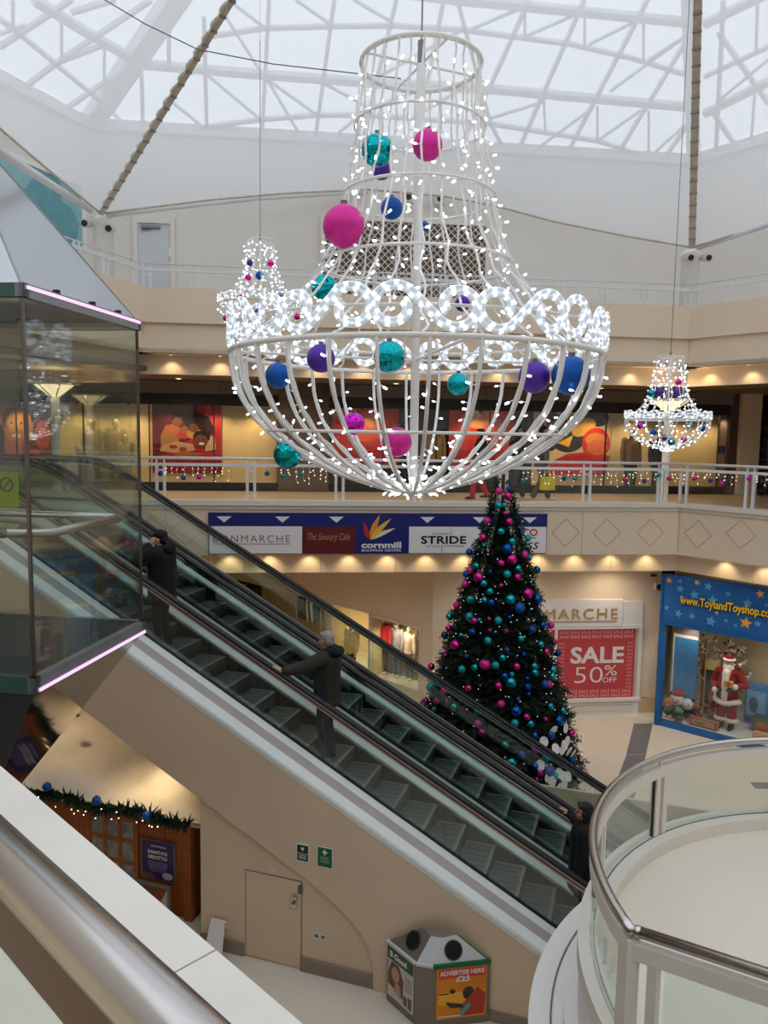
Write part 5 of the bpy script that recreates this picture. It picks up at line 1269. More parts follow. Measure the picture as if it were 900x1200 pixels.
# snowy twig trees in the toy window
for px, py0, py1, sd, lab in ((822, 745, 800, 1, 'white snowy twig tree behind the blue panel in the toy window'), (845, 762, 800, 2, 'white snowy twig tree behind the Santa figure'), (856, 752, 795, 3, 'tall white snowy twig tree at the back of the toy window')):
    xx, zz_ = tX(px, py1, 1.5); _, zt2 = tX(px, py0, 1.5); rg = random.Random(sd); t = fthing('snowy_tree', lab, 'artificial tree', FT.sub(xx, 1.55, .1)); hgt = zt2 - .1
    MB().tube([(0, 0, 0), (0.02, 0, hgt * .95)], [.035, .008], 6).build('trunk', 'wood_dark', t)
    for k in range(20):
        f = .25 + .72 * rg.random(); a = rg.random() * 6.28; L = .42 * (1.25 - f) + .1; p0 = Vector((.02 * f, 0, hgt * f)); p1 = p0 + Vector((math.cos(a) * L, math.sin(a) * L * .5, L * .6))
        mb = MB(); mb.rod(p0, p1, .006, 4)
        for j in range(9): q = p0.lerp(p1, .3 + .7 * rg.random()); mb.sphere(q + Vector((rg.uniform(-.05, .05), rg.uniform(-.03, .03), rg.uniform(-.04, .06))), rg.uniform(.02, .04), 6, 4, mi=1 if rg.random() < .75 else 2)
        mb.build('branch', ['wood_dark', 'backdrop_snow', smat('berry', (120, 40, 40))], t)
# boxed toys and plush toys
def box_toy(px, py, dy, w, h, d, cols, lab, rot=0.0):
    xx, zz_ = tX(px, py, dy); t = fthing('toy_box', lab, 'toy box', FT.sub(xx, dy, .1, rot))
    MB().box(-w / 2, w / 2, 0, d, 0, h).build('carton', smat('carton_%d_%d_%d' % cols[0], cols[0]), t)
    MB().box(-w * .4, w * .4, -.004, 0, h * .25, h * .85).build('front_print', smat('carton_%d_%d_%d' % cols[1], cols[1]), t)
    flat(t, 'print_blob', ell(-w * .1, h * .5, w * .2, h * .2, 14), -.004, smat('carton_%d_%d_%d' % cols[2], cols[2]), .003)
    MB().box(-w * .42, w * .42, -.003, 0, h * .06, h * .18).build('print_band', smat('carton_%d_%d_%d' % cols[3], cols[3]), t)
box_toy(823, 858, .16, .62, .2, .14, ((150, 100, 84), (200, 150, 110), (90, 150, 70), (190, 60, 50)), 'long flat brown toy box lying at the front of the toy window')
box_toy(836, 850, .75, .30, .72, .2, ((186, 96, 84), (200, 120, 90), (120, 60, 60), (90, 90, 60)), 'tall reddish toy box left of the Santa figure')
box_toy(829, 850, .95, .26, 1.35, .2, ((214, 196, 130), (60, 60, 70), (40, 90, 110), (120, 100, 60)), 'tall cream and black toy box behind the left plush toys')
box_toy(884, 850, 1.2, .5, .95, .25, ((70, 130, 190), (120, 170, 210), (60, 90, 130), (30, 60, 110)), 'blue toy box right of the Santa figure')
box_toy(896, 850, .8, .55, .35, .25, ((60, 90, 90), (90, 120, 80), (220, 90, 50), (200, 60, 40)), 'dark toy set box at the right of the toy window')
box_toy(893, 868, .3, .4, .16, .16, ((214, 160, 120), (230, 190, 150), (200, 120, 90), (240, 210, 180)), 'peach coloured toy box low at the right of the toy window')
def plush(px, py, dy, s, body, face, acc, lab, hat=None, kind='plush_toy'):
    xx, zz_ = tX(px, py, dy); t = fthing(kind, lab, 'plush toy', FT.sub(xx, dy, .1))
    b = smat('plush_%d_%d_%d' % body, body, rough=.95); f = smat('plush_%d_%d_%d' % face, face, rough=.95); a = smat('plush_%d_%d_%d' % acc, acc, rough=.95)
    MB().sphere((0, 0, s * .42), s * .36, 14, 10, (1, .85, 1.1)).build('torso', b, t, smooth=True); MB().sphere((0, -.02, s * 1.0), s * .36, 14, 10, (1.1, .95, .95)).build('head', f, t, smooth=True)
    for q in (-1, 1):
        MB().sphere((q * s * .30, 0, s * 1.27), s * .13, 10, 7).build('ear', b, t, smooth=True); MB().sphere((q * s * .36, -s * .12, s * .5), s * .14, 10, 7, (.8, .8, 1.5)).build('arm', b, t, smooth=True)
        MB().sphere((q * s * .2, -s * .2, s * .1), s * .17, 10, 7, (1, 1.2, .7)).build('foot', a, t, smooth=True); MB().sphere((q * s * .13, -s * .345, s * 1.05), s * .045, 8, 5).build('eye', 'black', t, smooth=True)
    MB().sphere((0, -s * .36, s * .93), s * .08, 8, 6, (1.2, .7, .8)).build('muzzle', a, t, smooth=True)
    if hat: MB().lathe([(s * .3, s * 1.25), (s * .25, s * 1.4), (s * .05, s * 1.55)], 12).build('hat', smat('hat_%d_%d_%d' % hat, hat, rough=.9), t, smooth=True)
plush(783, 845, .35, .34, (70, 120, 60), (190, 130, 70), (230, 210, 190), 'ginger-faced plush toy leftmost in the toy window')
plush(793, 846, .42, .44, (46, 120, 60), (232, 228, 226), (200, 60, 60), 'white-faced plush toy with a red hat in the toy window', (196, 40, 50))
plush(805, 847, .45, .38, (40, 50, 60), (226, 228, 230), (230, 160, 60), 'small black and white penguin plush in the toy window')
plush(795, 852, .18, .26, (40, 110, 60), (120, 150, 130), (190, 70, 60), 'little green plush at the very front of the toy window')
plush(814, 850, .5, .34, (120, 50, 40), (150, 110, 80), (90, 40, 40), 'brown plush bear beside the blue panel in the toy window')
# ================================================================== FIRST FLOOR SHOPS BEHIND THE RAILING
SY = 3.8
sX = lambda px, py, dy=SY: FG.on(px, py, dy)
zsh1 = ZS; zhead = sX(450, 479)[1]; zpl = sX(450, 567)[1]
hd = fstruct('wall_shop_header', FG, 'dark header band above the first-floor shop windows')
nb = 9; xa0, xa1 = -10.5, sX(858, 470)[0]; w = (xa1 - xa0) / nb
for i in range(nb): MB().box(xa0 + i * w + .004, xa0 + (i + 1) * w - .004, SY - .06, SY + .06, zhead, zsh1).build('panel', 'shop_dark', hd)
for i in range(nb): MB().box(xa0 + i * w + .004, xa0 + (i + 1) * w - .004, SY - .10, SY - .06, zhead + .28, zsh1).build('panel', 'shop_grey', hd)
pb = fstruct('baseboard_shops', FG)
for i in range(nb): MB().box(xa0 + i * w + .003, xa0 + (i + 1) * w - .003, SY - .05, SY + .05, FLR, zpl).build('plinth', 'shop_dark', pb)
BY = SY + .75
def bay(a, b, mm, label, name='wall_display'):
    x0, x1 = sX(a, 520)[0], sX(b, 520)[0]
    o = MB().box(x0, x1, BY, BY + .06, FLR, zsh1).build(name, mm, None, loc=tuple(FG.o), rz=FG.rz); struct(o, label)
    return x0, x1
def windowpane(a, b, n, k):
    t = fstruct('window_%d' % k, FG); x0, x1 = sX(a, 520)[0], sX(b, 520)[0]; w = (x1 - x0) / n
    for i in range(n): MB().box(x0 + i * w + .012, x0 + (i + 1) * w - .012, SY - .006, SY + .006, zpl, zhead).build('pane', 'glass_shop', t)
    for i in range(n + 1): MB().box(x0 + i * w - .012, x0 + i * w + .012, SY - .03, SY + .03, zpl, zhead).build('mullion', 'shop_dark', t)
c0, c1 = bay(-60, 327, 'cream', 'cream display wall behind the left gallery windows'); windowpane(-60, 325, 5, 2)
d0, d1 = bay(327, 634, 'shop_dark', 'dark display wall behind the middle gallery windows', 'wall_dark_display'); windowpane(385, 634, 4, 3)
e0, e1 = bay(634, 858, 'cream', 'cream display wall behind the right gallery windows', 'wall_right_display'); windowpane(636, 852, 3, 4)
x0, x1 = sX(326, 520)[0], sX(385, 520)[0]
struct(MB().box(x0, x1, SY - .1, SY + .3, FLR, zsh1).build('wall_pier', smat('brown_pier', (104, 86, 76)), None, loc=tuple(FG.o), rz=FG.rz), 'brown pier between the first-floor shop windows')
x0, x1 = sX(852, 520)[0], sX(862, 520)[0]
struct(MB().box(x0, x1, SY - .08, SY + .4, FLR, zsh1).build('trim_window_post', smat('plum', (86, 70, 72)), None, loc=tuple(FG.o), rz=FG.rz))
x0, x1 = sX(862, 520)[0], sX(884, 520)[0]
struct(MB().box(x0, x1, SY - .25, SY + .4, FLR, zsh1).build('wall_beige_pier', 'wall', None, loc=tuple(FG.o), rz=FG.rz), 'beige pier at the right end of the gallery shops')
struct(MB().box(x1, x1 + 5, SY + .3, SY + .4, FLR, zsh1).build('wall_dark_shop', 'black', None, loc=tuple(FG.o), rz=FG.rz), 'dark unlit shop at the right end of the gallery')
rk = fthing('shop_shelf', 'dark shelf unit just inside the unlit shop at the right edge', 'shelf', FG.sub(x1 + .15, SY + .05, FLR))
MB().box(0, .03, 0, .25, 0, 1.9).build('side', 'shop_grey', rk); MB().box(.27, .3, 0, .25, 0, 1.9).build('side', 'shop_grey', rk)
for k in range(7): MB().box(.03, .27, 0, .25, .1 + k * .28, .12 + k * .28).build('shelf_board', 'shop_grey', rk)
zl_ = zhead - .04
for px in (20, 90, 150, 200, 250, 300): x, _ = sX(px, 480, SY + .3); shop_lamp(FG.w(x, SY + .25, zl_), 34, (1, .74, .40))
for px in (425, 563): x, _ = sX(px, 480, SY + .3); shop_lamp(FG.w(x, SY + .25, zl_), 26, (1, .85, .68))
for px in (660, 700, 750, 800, 840): x, _ = sX(px, 480, SY + .3); shop_lamp(FG.w(x, SY + .25, zl_), 30, (1, .74, .40))
# posters (flat prints on boards)
PY = BY - .06
def poster(px0, px1, py0, py1, label, bgc, shapes, name='shop_poster'):
    x0, z1 = FG.on(px0, py0, PY); x1, z0 = FG.on(px1, py1, PY); w, h = x1 - x0, z1 - z0
    t = fthing(name, label, 'poster', FG.sub(x0, PY, z0))
    MB().box(0, w, 0, .03, 0, h).build('board', smat('print_%d_%d_%d' % bgc, bgc, noise=.12, scale=2.5), t)
    for k, (kind, col, pts) in enumerate(shapes):
        if kind == 'e':
            cx, cz, rx, rz = pts[:4]; P = [(min(max(a, 0), w), min(max(b, 0), h)) for a, b in ell(cx * w, cz * h, rx * w, rz * h, 22, rot=pts[4] if len(pts) > 4 else 0)]
        else: P = [(a * w, b * h) for a, b in pts]
        flat(t, 'print_shape', P, -.0012 * (k + 1), smat('print_%d_%d_%d' % col, col, noise=.1, scale=4), .001)
    MB().box(-.02, w + .02, .005, .03, -.03, 0).build('lower_edge', 'off_white', t)
    return t
skin1, skin2 = (120, 66, 40), (160, 92, 54)
poster(178, 260, 468, 555, 'red poster of a family cuddling in yellow clothes', (176, 24, 40), [
    ('p', (96, 18, 28), [(0, 1), (0, .2), (.25, .3), (.6, .5), (.8, 1)]), ('p', (196, 40, 54), [(.62, 1), (1, 1), (1, .62), (.7, .5)]), ('p', (206, 60, 72), [(.8, 1), (.88, 1), (.72, .52), (.70, .53)]), ('p', (206, 60, 72), [(1, .85), (1, .78), (.76, .48), (.75, .50)]), ('p', (40, 18, 22), [(.44, .78), (.62, .84), (.82, .78), (.90, .60), (.80, .48), (.50, .52)]), ('p', (168, 112, 52), [(.12, .30), (.36, .34), (.40, .55), (.34, .64), (.20, .66), (.12, .52)]), ('e', (186, 96, 60), (.30, .60, .10, .07)), ('e', (24, 16, 16), (.37, .76, .10, .08)), ('e', skin1, (.36, .70, .075, .065)),
    ('e', (196, 46, 50), (.45, .52, .10, .05)), ('e', skin2, (.46, .60, .06, .05)), ('e', (196, 140, 60), (.62, .54, .13, .07)), ('e', skin1, (.60, .62, .07, .06)), ('p', (196, 150, 120), [(.10, .30), (.40, .27), (.62, .32), (.58, .40), (.34, .44), (.14, .38)]), ('e', (150, 60, 50), (.30, .36, .06, .03)), ('e', (150, 60, 50), (.44, .33, .06, .03)), ('p', (206, 160, 128), [(.76, .30), (.92, .34), (.90, .50), (.82, .52), (.76, .40)]), ('e', (22, 14, 14), (.71, .50, .125, .09)), ('e', skin1, (.70, .445, .10, .085)), ('e', (240, 230, 220), (.71, .41, .04, .016)), ('e', (20, 12, 12), (.665, .46, .012, .008)), ('e', (20, 12, 12), (.735, .465, .012, .008)), ('e', skin2, (.5, .26, .2, .035)),
    ('p', (150, 14, 32), [(0, 0), (1, 0), (1, .24), (.6, .2), (.3, .24), (0, .18)])] + [('p', (110, 10, 26), [(.04 + .07 * k, 0), (.055 + .07 * k, 0), (.08 + .07 * k, .2), (.07 + .07 * k, .2)]) for k in range(13)])
poster(389, 466, 475, 546, 'plain glowing red poster left of the chandelier pole', (236, 52, 50), [('e', (246, 96, 70), (.5, .65, .3, .25)), ('p', (206, 36, 40), [(0, 0), (1, 0), (1, .25), (.5, .35), (0, .2)]), ('e', (250, 150, 90), (.62, .75, .12, .12))])
poster(527, 601, 475, 546, 'red and orange poster right of the chandelier pole', (240, 66, 52), [('e', (250, 150, 60), (.45, .78, .28, .16)), ('e', (246, 110, 70), (.7, .5, .25, .22)), ('p', (206, 36, 44), [(0, 0), (1, 0), (1, .3), (.4, .2), (0, .35)]), ('e', (250, 190, 90), (.38, .84, .1, .08))])
poster(641, 713, 478, 557, 'poster of a person in red holding a yellow toy, cream background', (240, 214, 160), [('p', (36, 28, 30), [(0, 1), (.25, 1), (.4, .6), (.1, .35), (0, .4)]), ('e', (30, 22, 24), (.34, .54, .26, .2)), ('e', (28, 20, 20), (.78, .86, .2, .13)), ('e', (226, 170, 60), (.58, .72, .2, .12, .5)), ('p', (244, 190, 60), [(.18, .48), (.42, .6), (.36, .42)]), ('p', (206, 30, 44), [(0, 0), (.95, 0), (1, .3), (.7, .35), (.35, .32), (.1, .2)]), ('e', (222, 44, 44), (.78, .48, .22, .24)), ('e', (244, 150, 70), (.78, .54, .17, .1)), ('e', (246, 120, 60), (.8, .42, .16, .12))])
poster(-40, 61, 464, 545, 'orange and pink portrait poster of a smiling face seen through the lift', (206, 96, 60), [('p', (150, 50, 44), [(.55, 1), (1, 1), (1, 0), (.8, 0)]), ('e', (60, 30, 24), (.66, .68, .24, .28)), ('e', (214, 120, 50), (.62, .56, .17, .26)), ('e', (240, 160, 70), (.58, .62, .10, .14)), ('e', (250, 240, 226), (.585, .43, .06, .03)), ('e', (40, 20, 20), (.53, .62, .02, .015)), ('e', (40, 20, 20), (.65, .62, .02, .015)), ('e', (170, 90, 40), (.59, .53, .02, .04)), ('p', (230, 80, 110), [(.42, 0), (.95, 0), (.86, .2), (.66, .28), (.52, .2)]), ('e', (230, 90, 60), (.9, .45, .09, .22)), ('e', (250, 190, 130), (.3, .6, .1, .4))])
# shop sign reflection, put in as pale reversed letters on the left window
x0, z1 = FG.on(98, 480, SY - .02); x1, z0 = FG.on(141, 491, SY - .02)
wl = fthing('window_lettering', 'pale letters standing for a reversed shop-sign reflection on the cream gallery window seen through the lift', 'lettering', FG.sub((x0 + x1) / 2, SY - .012, (z0 + z1) / 2))
o = fit(text_mb('hoezone', 1, .004, .02), -(x1 - x0) / 2, (x1 - x0) / 2, -(z1 - z0) / 2, (z1 - z0) / 2, 0); o.v = [(-a, b, c) for a, b, c in o.v]; o.f = [tuple(reversed(f)) for f in o.f]; o.build('letters', smat('reflection_tint', (206, 200, 180)), wl)
# small dark notice on the right window
x, z = FG.on(846, 527, SY - .02); t = fthing('window_notice', 'small dark blue notice on the right gallery window', 'notice', FG.sub(x, SY - .02, z)); MB().box(-.09, .09, 0, .008, -.10, .10).build('card', 'navy', t)
for k in range(4): MB().box(-.06, .06, -.003, 0, .06 - k * .04, .075 - k * .04).build('text_line', smat('pale_blue', (150, 160, 200)), t)
# tall white uplighters on the gallery edge
smat('lamp_glow', (255, 226, 180), emit=(255, 222, 170), es=1.5)
def uplighter(px, ytop, ybase, dy, wpx, lab):
    x, zt2 = FG.on(px, ytop, dy); Yd = FG.w(x, dy, 0).y; r = wpx / 2 / 900 * Yd
    t = fthing('uplighter', lab, 'lamp', FG.sub(x, dy, FLR)); h = zt2 - FLR
    MB().lathe([(.16, 0), (.16, .04), (.085, .06), (.085, h - .28)], 16).build('column', 'white_paint', t, smooth=True)
    for k in range(6):
        a0, a1 = 2 * math.pi * k / 6 + .05, 2 * math.pi * (k + 1) / 6 - .05; vs = []; n_ = 5
        for j in range(n_): a = a0 + (a1 - a0) * j / (n_ - 1); vs += [(.09 * math.cos(a), .09 * math.sin(a), h - .27), (r * .8 * math.cos(a), r * .8 * math.sin(a), h - .03)]
        MB().add(vs, [(2 * j, 2 * j + 2, 2 * j + 3, 2 * j + 1) for j in range(n_ - 1)]).build('glass_leaf', 'lamp_glow', t)
        a = 2 * math.pi * k / 6; MB().rod((.08 * math.cos(a), .08 * math.sin(a), h - .28), (r * .82 * math.cos(a), r * .82 * math.sin(a), h - .03), .014).build('arm', 'steel_dark', t)
    MB().lathe([(r * .8, h - .04), (r, h - .01), (r, h), (r * .78, h - .02)], 28, cap=False).build('rim', 'off_white', t)
    L = bpy.data.lights.new('uplighter_light', 'POINT'); L.energy = 14; L.color = (1, .8, .5); L.shadow_soft_size = .1; o = bpy.data.objects.new('uplighter_light', L); COL.objects.link(o); o.parent = t; o.location = (0, 0, h - .08)
uplighter(784, 468, 590, .45, 56, 'white uplighter lamp on a column behind the small right chandelier')
uplighter(64, 449, 560, .45, 58, 'white uplighter lamp on a column seen through the lift glass')
# ================================================================== SANTA'S GROTTO HUT (under the escalators)
HV = -1.02
hX = lambda px, py, dv=HV: FE.on(px, py, dv)
hut = fthing('grotto_hut', 'wooden grotto hut with snow-covered roof tucked under the escalators', 'hut', FE)
hu1 = hX(226, 1000)[0]; hz = hX(226, 951)[1] + .02; hu0 = hu1 - 5.4
pw = .142; k = 0
wx0, wz1 = hX(106, 951); wx1, wz0 = hX(159, 960); wz0 = wz1 - .95
plank = MB().box(0, pw - .006, 0, .03, 0, hz).mesh('plank', 'wood'); 
u = hu0
while u < hu1 - .05:
    inst(plank, 'plank', hut, Matrix.Translation((u, HV + (.004 if k % 2 else 0), 0))); u += pw; k += 1
MB().box(hu0, hu1, HV + .032, HV + .06, 0, hz).build('backing', 'wood_dark', hut)
MB().box(hu1 - .12, hu1, HV - .05, HV + .06, 0, hz).build('corner_post', 'wood', hut)
MB().box(hu1 - .03, hu1, HV + .06, HV + 1.6, 0, hz).build('end_wall', 'wood_dark', hut)
MB().box(hu0, hu1 + .04, HV - .06, HV, hz - .18, hz - .07).build('eave_board', 'wood', hut)
win = MB().box(wx0 - .05, wx0, HV - .04, HV, wz0 - .05, wz1 + .05).box(wx1, wx1 + .05, HV - .04, HV, wz0 - .05, wz1 + .05).box(wx0, wx1, HV - .04, HV, wz1, wz1 + .05).build('window_frame', 'wood', hut)
nw = (wx1 - wx0) / 3; nh = (wz1 - wz0) / 3
smat('frost', (150, 146, 140), rough=.35, noise=.35, scale=8, bump=.4)
for i in range(3):
    for j in range(3): MB().box(wx0 + i * nw + .03, wx0 + (i + 1) * nw - .03, HV - .012, HV - .004, wz0 + j * nh + .03, wz0 + (j + 1) * nh - .03).build('window_pane', 'frost', hut)
for i in range(4): MB().box(wx0 + i * nw - .03, wx0 + i * nw + .03, HV - .022, HV, wz0, wz1).build('glazing_bar', 'wood', hut)
for j in range(4): MB().box(wx0, wx1, HV - .02, HV, wz0 + j * nh - .03, wz0 + j * nh + .03).build('glazing_bar', 'wood', hut)
# snow roof: lumpy, hipped at the right end
rg = random.Random(11); vs = []; fs = []; nu, nv = 46, 16
for i in range(nu + 1):
    uu = hu0 - .1 + (hu1 + .22 - hu0 + .1) * i / nu
    for j in range(nv + 1):
        f = j / nv; v = HV - .20 + f * 1.85; hip = min(1, max(0, (hu1 + .22 - uu) / 1.3))
        lump = .05 * math.sin(uu * 3.1 + v * 2) - .06 * abs(math.sin(uu * 2.3 - v * 1.4)) ** 6 + .025 * math.sin(v * 9 + uu * 1.7)
        rise = .62 * min(f * 1.0, hip * 1.0) if True else 0
        e = math.sin(min(1, f * 6) * math.pi / 2) * math.sin(min(1, (nu - i) / 4 + .05) * math.pi / 2)
        vs.append((uu, v, hz - .06 + .13 * e + rise + lump * e))
for i in range(nu):
    for j in range(nv): a = i * (nv + 1) + j; fs.append((a, a + 1, a + nv + 2, a + nv + 1))
o = MB().add(vs, fs)
o.add([(q[0], q[1], q[2] - .06) for q in vs], [tuple(reversed(f)) for f in fs])
o.build('snow_roof', 'snow', hut, smooth=True)
for px, py in ((139, 891), (88, 838)):
    x, z = hX(px, py, HV + .55); MB().sphere((x, HV + .55, z), .05, 8, 6, (1.6, 1, .5)).build('roof_twig', 'wood_dark', hut)
# garland with blue baubles along the eave
gar = fthing('garland', 'dark green fir garland along the eave of the grotto hut', 'garland', FE)
gm = MB(); rg = random.Random(4)
u = hu0 + .1
while u < hu1 + .1:
    c = Vector((u, HV - .25, hz - .035 + .035 * math.sin(u * 5)))
    for q in range(9):
        d = Vector((rg.uniform(-1, 1), rg.uniform(-1, .4), rg.uniform(-1, .8))).normalized(); L = rg.uniform(.09, .18); s_ = d.orthogonal().normalized() * .022
        gm.add([c - s_, c + s_, c + d * L], [(0, 1, 2)]); s2 = d.cross(s_).normalized() * .018; gm.add([c - s2, c + s2, c + d * L], [(0, 1, 2)])
    u += .035
stuff(gm.build('fir_sprigs', 'needle', gar)); MB().tube([(uu, HV - .25, hz - .035 + .035 * math.sin(uu * 5)) for uu in np.arange(hu0, hu1 + .1, .1)], .02, 5).build('wire', 'needle_core', gar)
gl = MB()
for i in range(22): uu = rg.uniform(hu0 + 2, hu1); gl.sphere((uu, HV - .36, hz - .10 + rg.uniform(-.08, .08)), .008, 5, 3)
stuff(gl.build('garland_bulbs', 'bulb_warm', gar))
for px, py, w in ((55, 922, 'left'), (113, 938, 'middle'), (172, 956, 'right')):
    x, z = FE.on(px, py, HV - .36); bauble(FE.w(x, HV - .36, z), .062, 'matte_blue', 'blue bauble on the hut garland, the %s of three' % w)
hl = FE.w(hu1 - .75, HV - .42, hz + .30)
def eave_spot(P, watt, lab):
    t = thing('eave_spotlight', lab, 'light', tuple(P)); MB().lathe([(.04, .08), (.05, 0), (.04, 0)], 12, cap=False).build('housing', 'black', t); MB().lathe([(.04, .004), (.001, .004)], 12, cap=False).build('lens', 'downlight', t)
    L = bpy.data.lights.new('eave_light', 'SPOT'); L.energy = watt; L.color = (1, .72, .38); L.spot_size = math.radians(120); L.spot_blend = 1.0; L.shadow_soft_size = .08; o = bpy.data.objects.new('eave_light', L); COL.objects.link(o); o.parent = t; o.location = (0, 0, -.02)
p = FE.w(hu1 - .62, HV - .05, zl(hu1 - .62) - 1.18); eave_spot(p, 36, 'small lamp under the escalator lighting the right end of the snow roof')
p = FE.w(hu1 - 2.6, HV + .3, zl(hu1 - 2.6) - 1.18); eave_spot(p, 45, 'small lamp under the escalator lighting the middle of the snow roof')
# grotto poster and the framed board below it
x0, z1 = hX(166, 980); x1, z0 = hX(207, 1036); cx = (x0 + x1) / 2; w = x1 - x0; z1 = hX(186, 984)[1]; z0 = hX(186, 1030)[1]; h = z1 - z0
gp_ = fthing('grotto_poster', "purple framed poster reading Santa's grotto on the hut wall", 'poster', FE.sub(cx, HV - .03, z0))
MB().box(-w / 2, w / 2, 0, .03, 0, h).build('frame', 'shop_grey', gp_)
MB().box(-w * .45, w * .45, -.004, 0, h * .03, h * .97).build('print', smat('purple_print', (70, 52, 104), noise=.15), gp_)
lettering("SANTA'S", -w * .28, w * .28, h * .66, h * .75, -.006, 'sign_white', gp_, .003, bold=.03); lettering('GROTTO', -w * .28, w * .28, h * .53, h * .62, -.006, 'sign_white', gp_, .003, bold=.03)
for k in range(5): MB().box(-w * (.3 - .02 * k), w * (.3 - .02 * k), -.006, -.004, h * (.44 - .055 * k), h * (.455 - .055 * k)).build('text_line', smat('lilac', (170, 150, 200)), gp_)
MB().box(-w * .2, w * .25, -.006, -.004, h * .83, h * .88).build('text_line', 'lilac', gp_)
flat(gp_, 'print_shape', [(-w * .45, h * .03), (-w * .05, h * .03), (-w * .15, h * .14), (-w * .35, h * .17), (-w * .45, h * .12)], -.004, smat('sleigh_brown', (140, 90, 80)), .002)
flat(gp_, 'print_shape', ell(w * .28, h * .15, w * .15, h * .09), -.004, smat('snow_print', (216, 210, 214)), .002)
ab = fthing('folding_board', 'grey framed board leaning below the grotto poster', 'sign board', FE.sub(cx + .03, HV - .25, 0))
AH = hX(190, 1038, HV - .25)[1]
MB().box(-.30, -.26, 0, .03, 0, AH).box(.26, .30, 0, .03, 0, AH).box(-.26, .26, 0, .03, AH - .04, AH).build('frame', 'shop_grey', ab)
flat(ab, 'panel', [(-.26, AH - .04), (.26, AH - .04), (.02, AH - .5), (-.26, AH - .5)], .02, 'wood_dark', .01); flat(ab, 'panel', [(.26, AH - .04), (.26, 0), (-.26, 0), (-.26, AH - .5), (.02, AH - .5)], .02, smat('board_pale', (190, 184, 176)), .008)
ws_ = at_z(256, 1116, 0)
wf = thing('floor_sign', 'white folding floor sign standing before the hut corner', 'sign', (ws_.x, ws_.y, 0), FE.rz)
for s in (-1, 1):
    vs = [(-.13, s * .16, 0), (.13, s * .16, 0), (.10, s * .02, .42), (-.10, s * .02, .42)]; MB().add(vs + [(a, b + .012, c) for a, b, c in vs], [(0, 1, 2, 3), (7, 6, 5, 4), (0, 4, 5, 1), (1, 5, 6, 2), (2, 6, 7, 3), (3, 7, 4, 0)]).build('leaf', 'sign_white', wf)
MB().box(-.1, .1, -.02, .03, .41, .43).build('hinge', 'sign_white', wf)
# ================================================================== ADVERTISING LITTER BIN
bp = [at_z(453, 1171, 0), at_z(486, 1201, 0), at_z(506, 1205, 0), at_z(572.5, 1197, 0)]
bw = [Vector((p.x, p.y, 0)) for p in bp]
bw += [Vector(FE.w(1.38, -1.49, 0)), Vector(FE.w(.26, -1.49, 0))]
cb = sum(bw, Vector()) / 6; zb1 = .74
bn = thing('litter_bin', 'grey two-hole litter bin with advertising panels on its sides', 'litter bin', (cb.x, cb.y, 0))
L_ = [p - cb for p in bw]; n = 6
MB().prism([(p.x, p.y) for p in L_], 0, zb1, 'z').build('body', 'bin_grey', bn)
t0 = [at_z(496, 1087, 1.02), at_z(505, 1097, 1.0), at_z(519, 1099, 1.0), at_z(537, 1094.5, 1.02)]; t0 = [Vector((p.x, p.y, p.z)) - cb for p in t0]
e_ = [Vector((p.x, p.y, zb1)) for p in L_]
def facet(name, pts, mm, th=.012): 
    c_ = sum(pts, Vector()) / len(pts); nn_ = (pts[1] - pts[0]).cross(pts[2] - pts[0]).normalized(); k = len(pts)
    return MB().add(pts + [p - nn_ * th for p in pts], [tuple(range(k)), tuple(range(2 * k - 1, k - 1, -1))] + [(i, k + i, k + (i + 1) % k, (i + 1) % k) for i in range(k)]).build(name, mm, bn)
facet('lid_facet', [e_[0], e_[1], t0[1], t0[0]], 'bin_grey'); facet('lid_facet', [e_[1], e_[2], t0[2], t0[1]], 'bin_silver'); facet('lid_facet', [e_[2], e_[3], t0[3], t0[2]], 'bin_silver')
facet('lid_facet', [e_[3], e_[4], t0[3]], 'green'); facet('lid_facet', [e_[4], e_[5], t0[0], t0[3]], 'bin_grey'); facet('lid_facet', [e_[5], e_[0], t0[0]], 'bin_silver'); facet('lid_top', [t0[0], t0[1], t0[2], t0[3]], 'bin_grey')
def hole(a, b, c, d, f, g):
    u_ = a.lerp(b, f); w_ = d.lerp(c, f); p = u_.lerp(w_, g); nn_ = (b - a).cross(d - a).normalized(); R = nn_.to_track_quat('Z', 'Y').to_matrix().to_4x4()
    mb = MB().lathe([(.001, .006), (.095, .006), (.1, .0), (.1, -.02)], 24, cap=False); mb.v = [tuple(R @ Vector(q) + p) for q in mb.v]; mb.build('bin_hole', 'black', bn)
    mb = MB().lathe([(.095, .008), (.105, .008), (.108, 0)], 24, cap=False); mb.v = [tuple(R @ Vector(q) + p) for q in mb.v]; mb.build('hole_rim', 'steel_dark', bn)
hole(e_[0], e_[1], t0[1], t0[0], .42, .52); hole(e_[2], e_[3], t0[3], t0[2], .42, .50)
for a, b in ((2, 3),): MB().beam(e_[a], e_[b], .04, .045).build('edge_strip', 'green', bn)
for a, b in ((0, 1), (1, 2)): MB().beam(e_[a], e_[b], .03, .03).build('edge_strip', 'bin_silver', bn)
def side(a, b, name, bgm, paint):
    d = (L_[b] - L_[a]); fr = math.atan2(d.y, d.x); w = d.length
    t = MB().box(w * .06, w * .94, -.012, 0, .10, zb1 - .03).build(name, bgm, bn); t.location = L_[a]; t.rotation_euler = (0, 0, fr); paint(t, w); return t
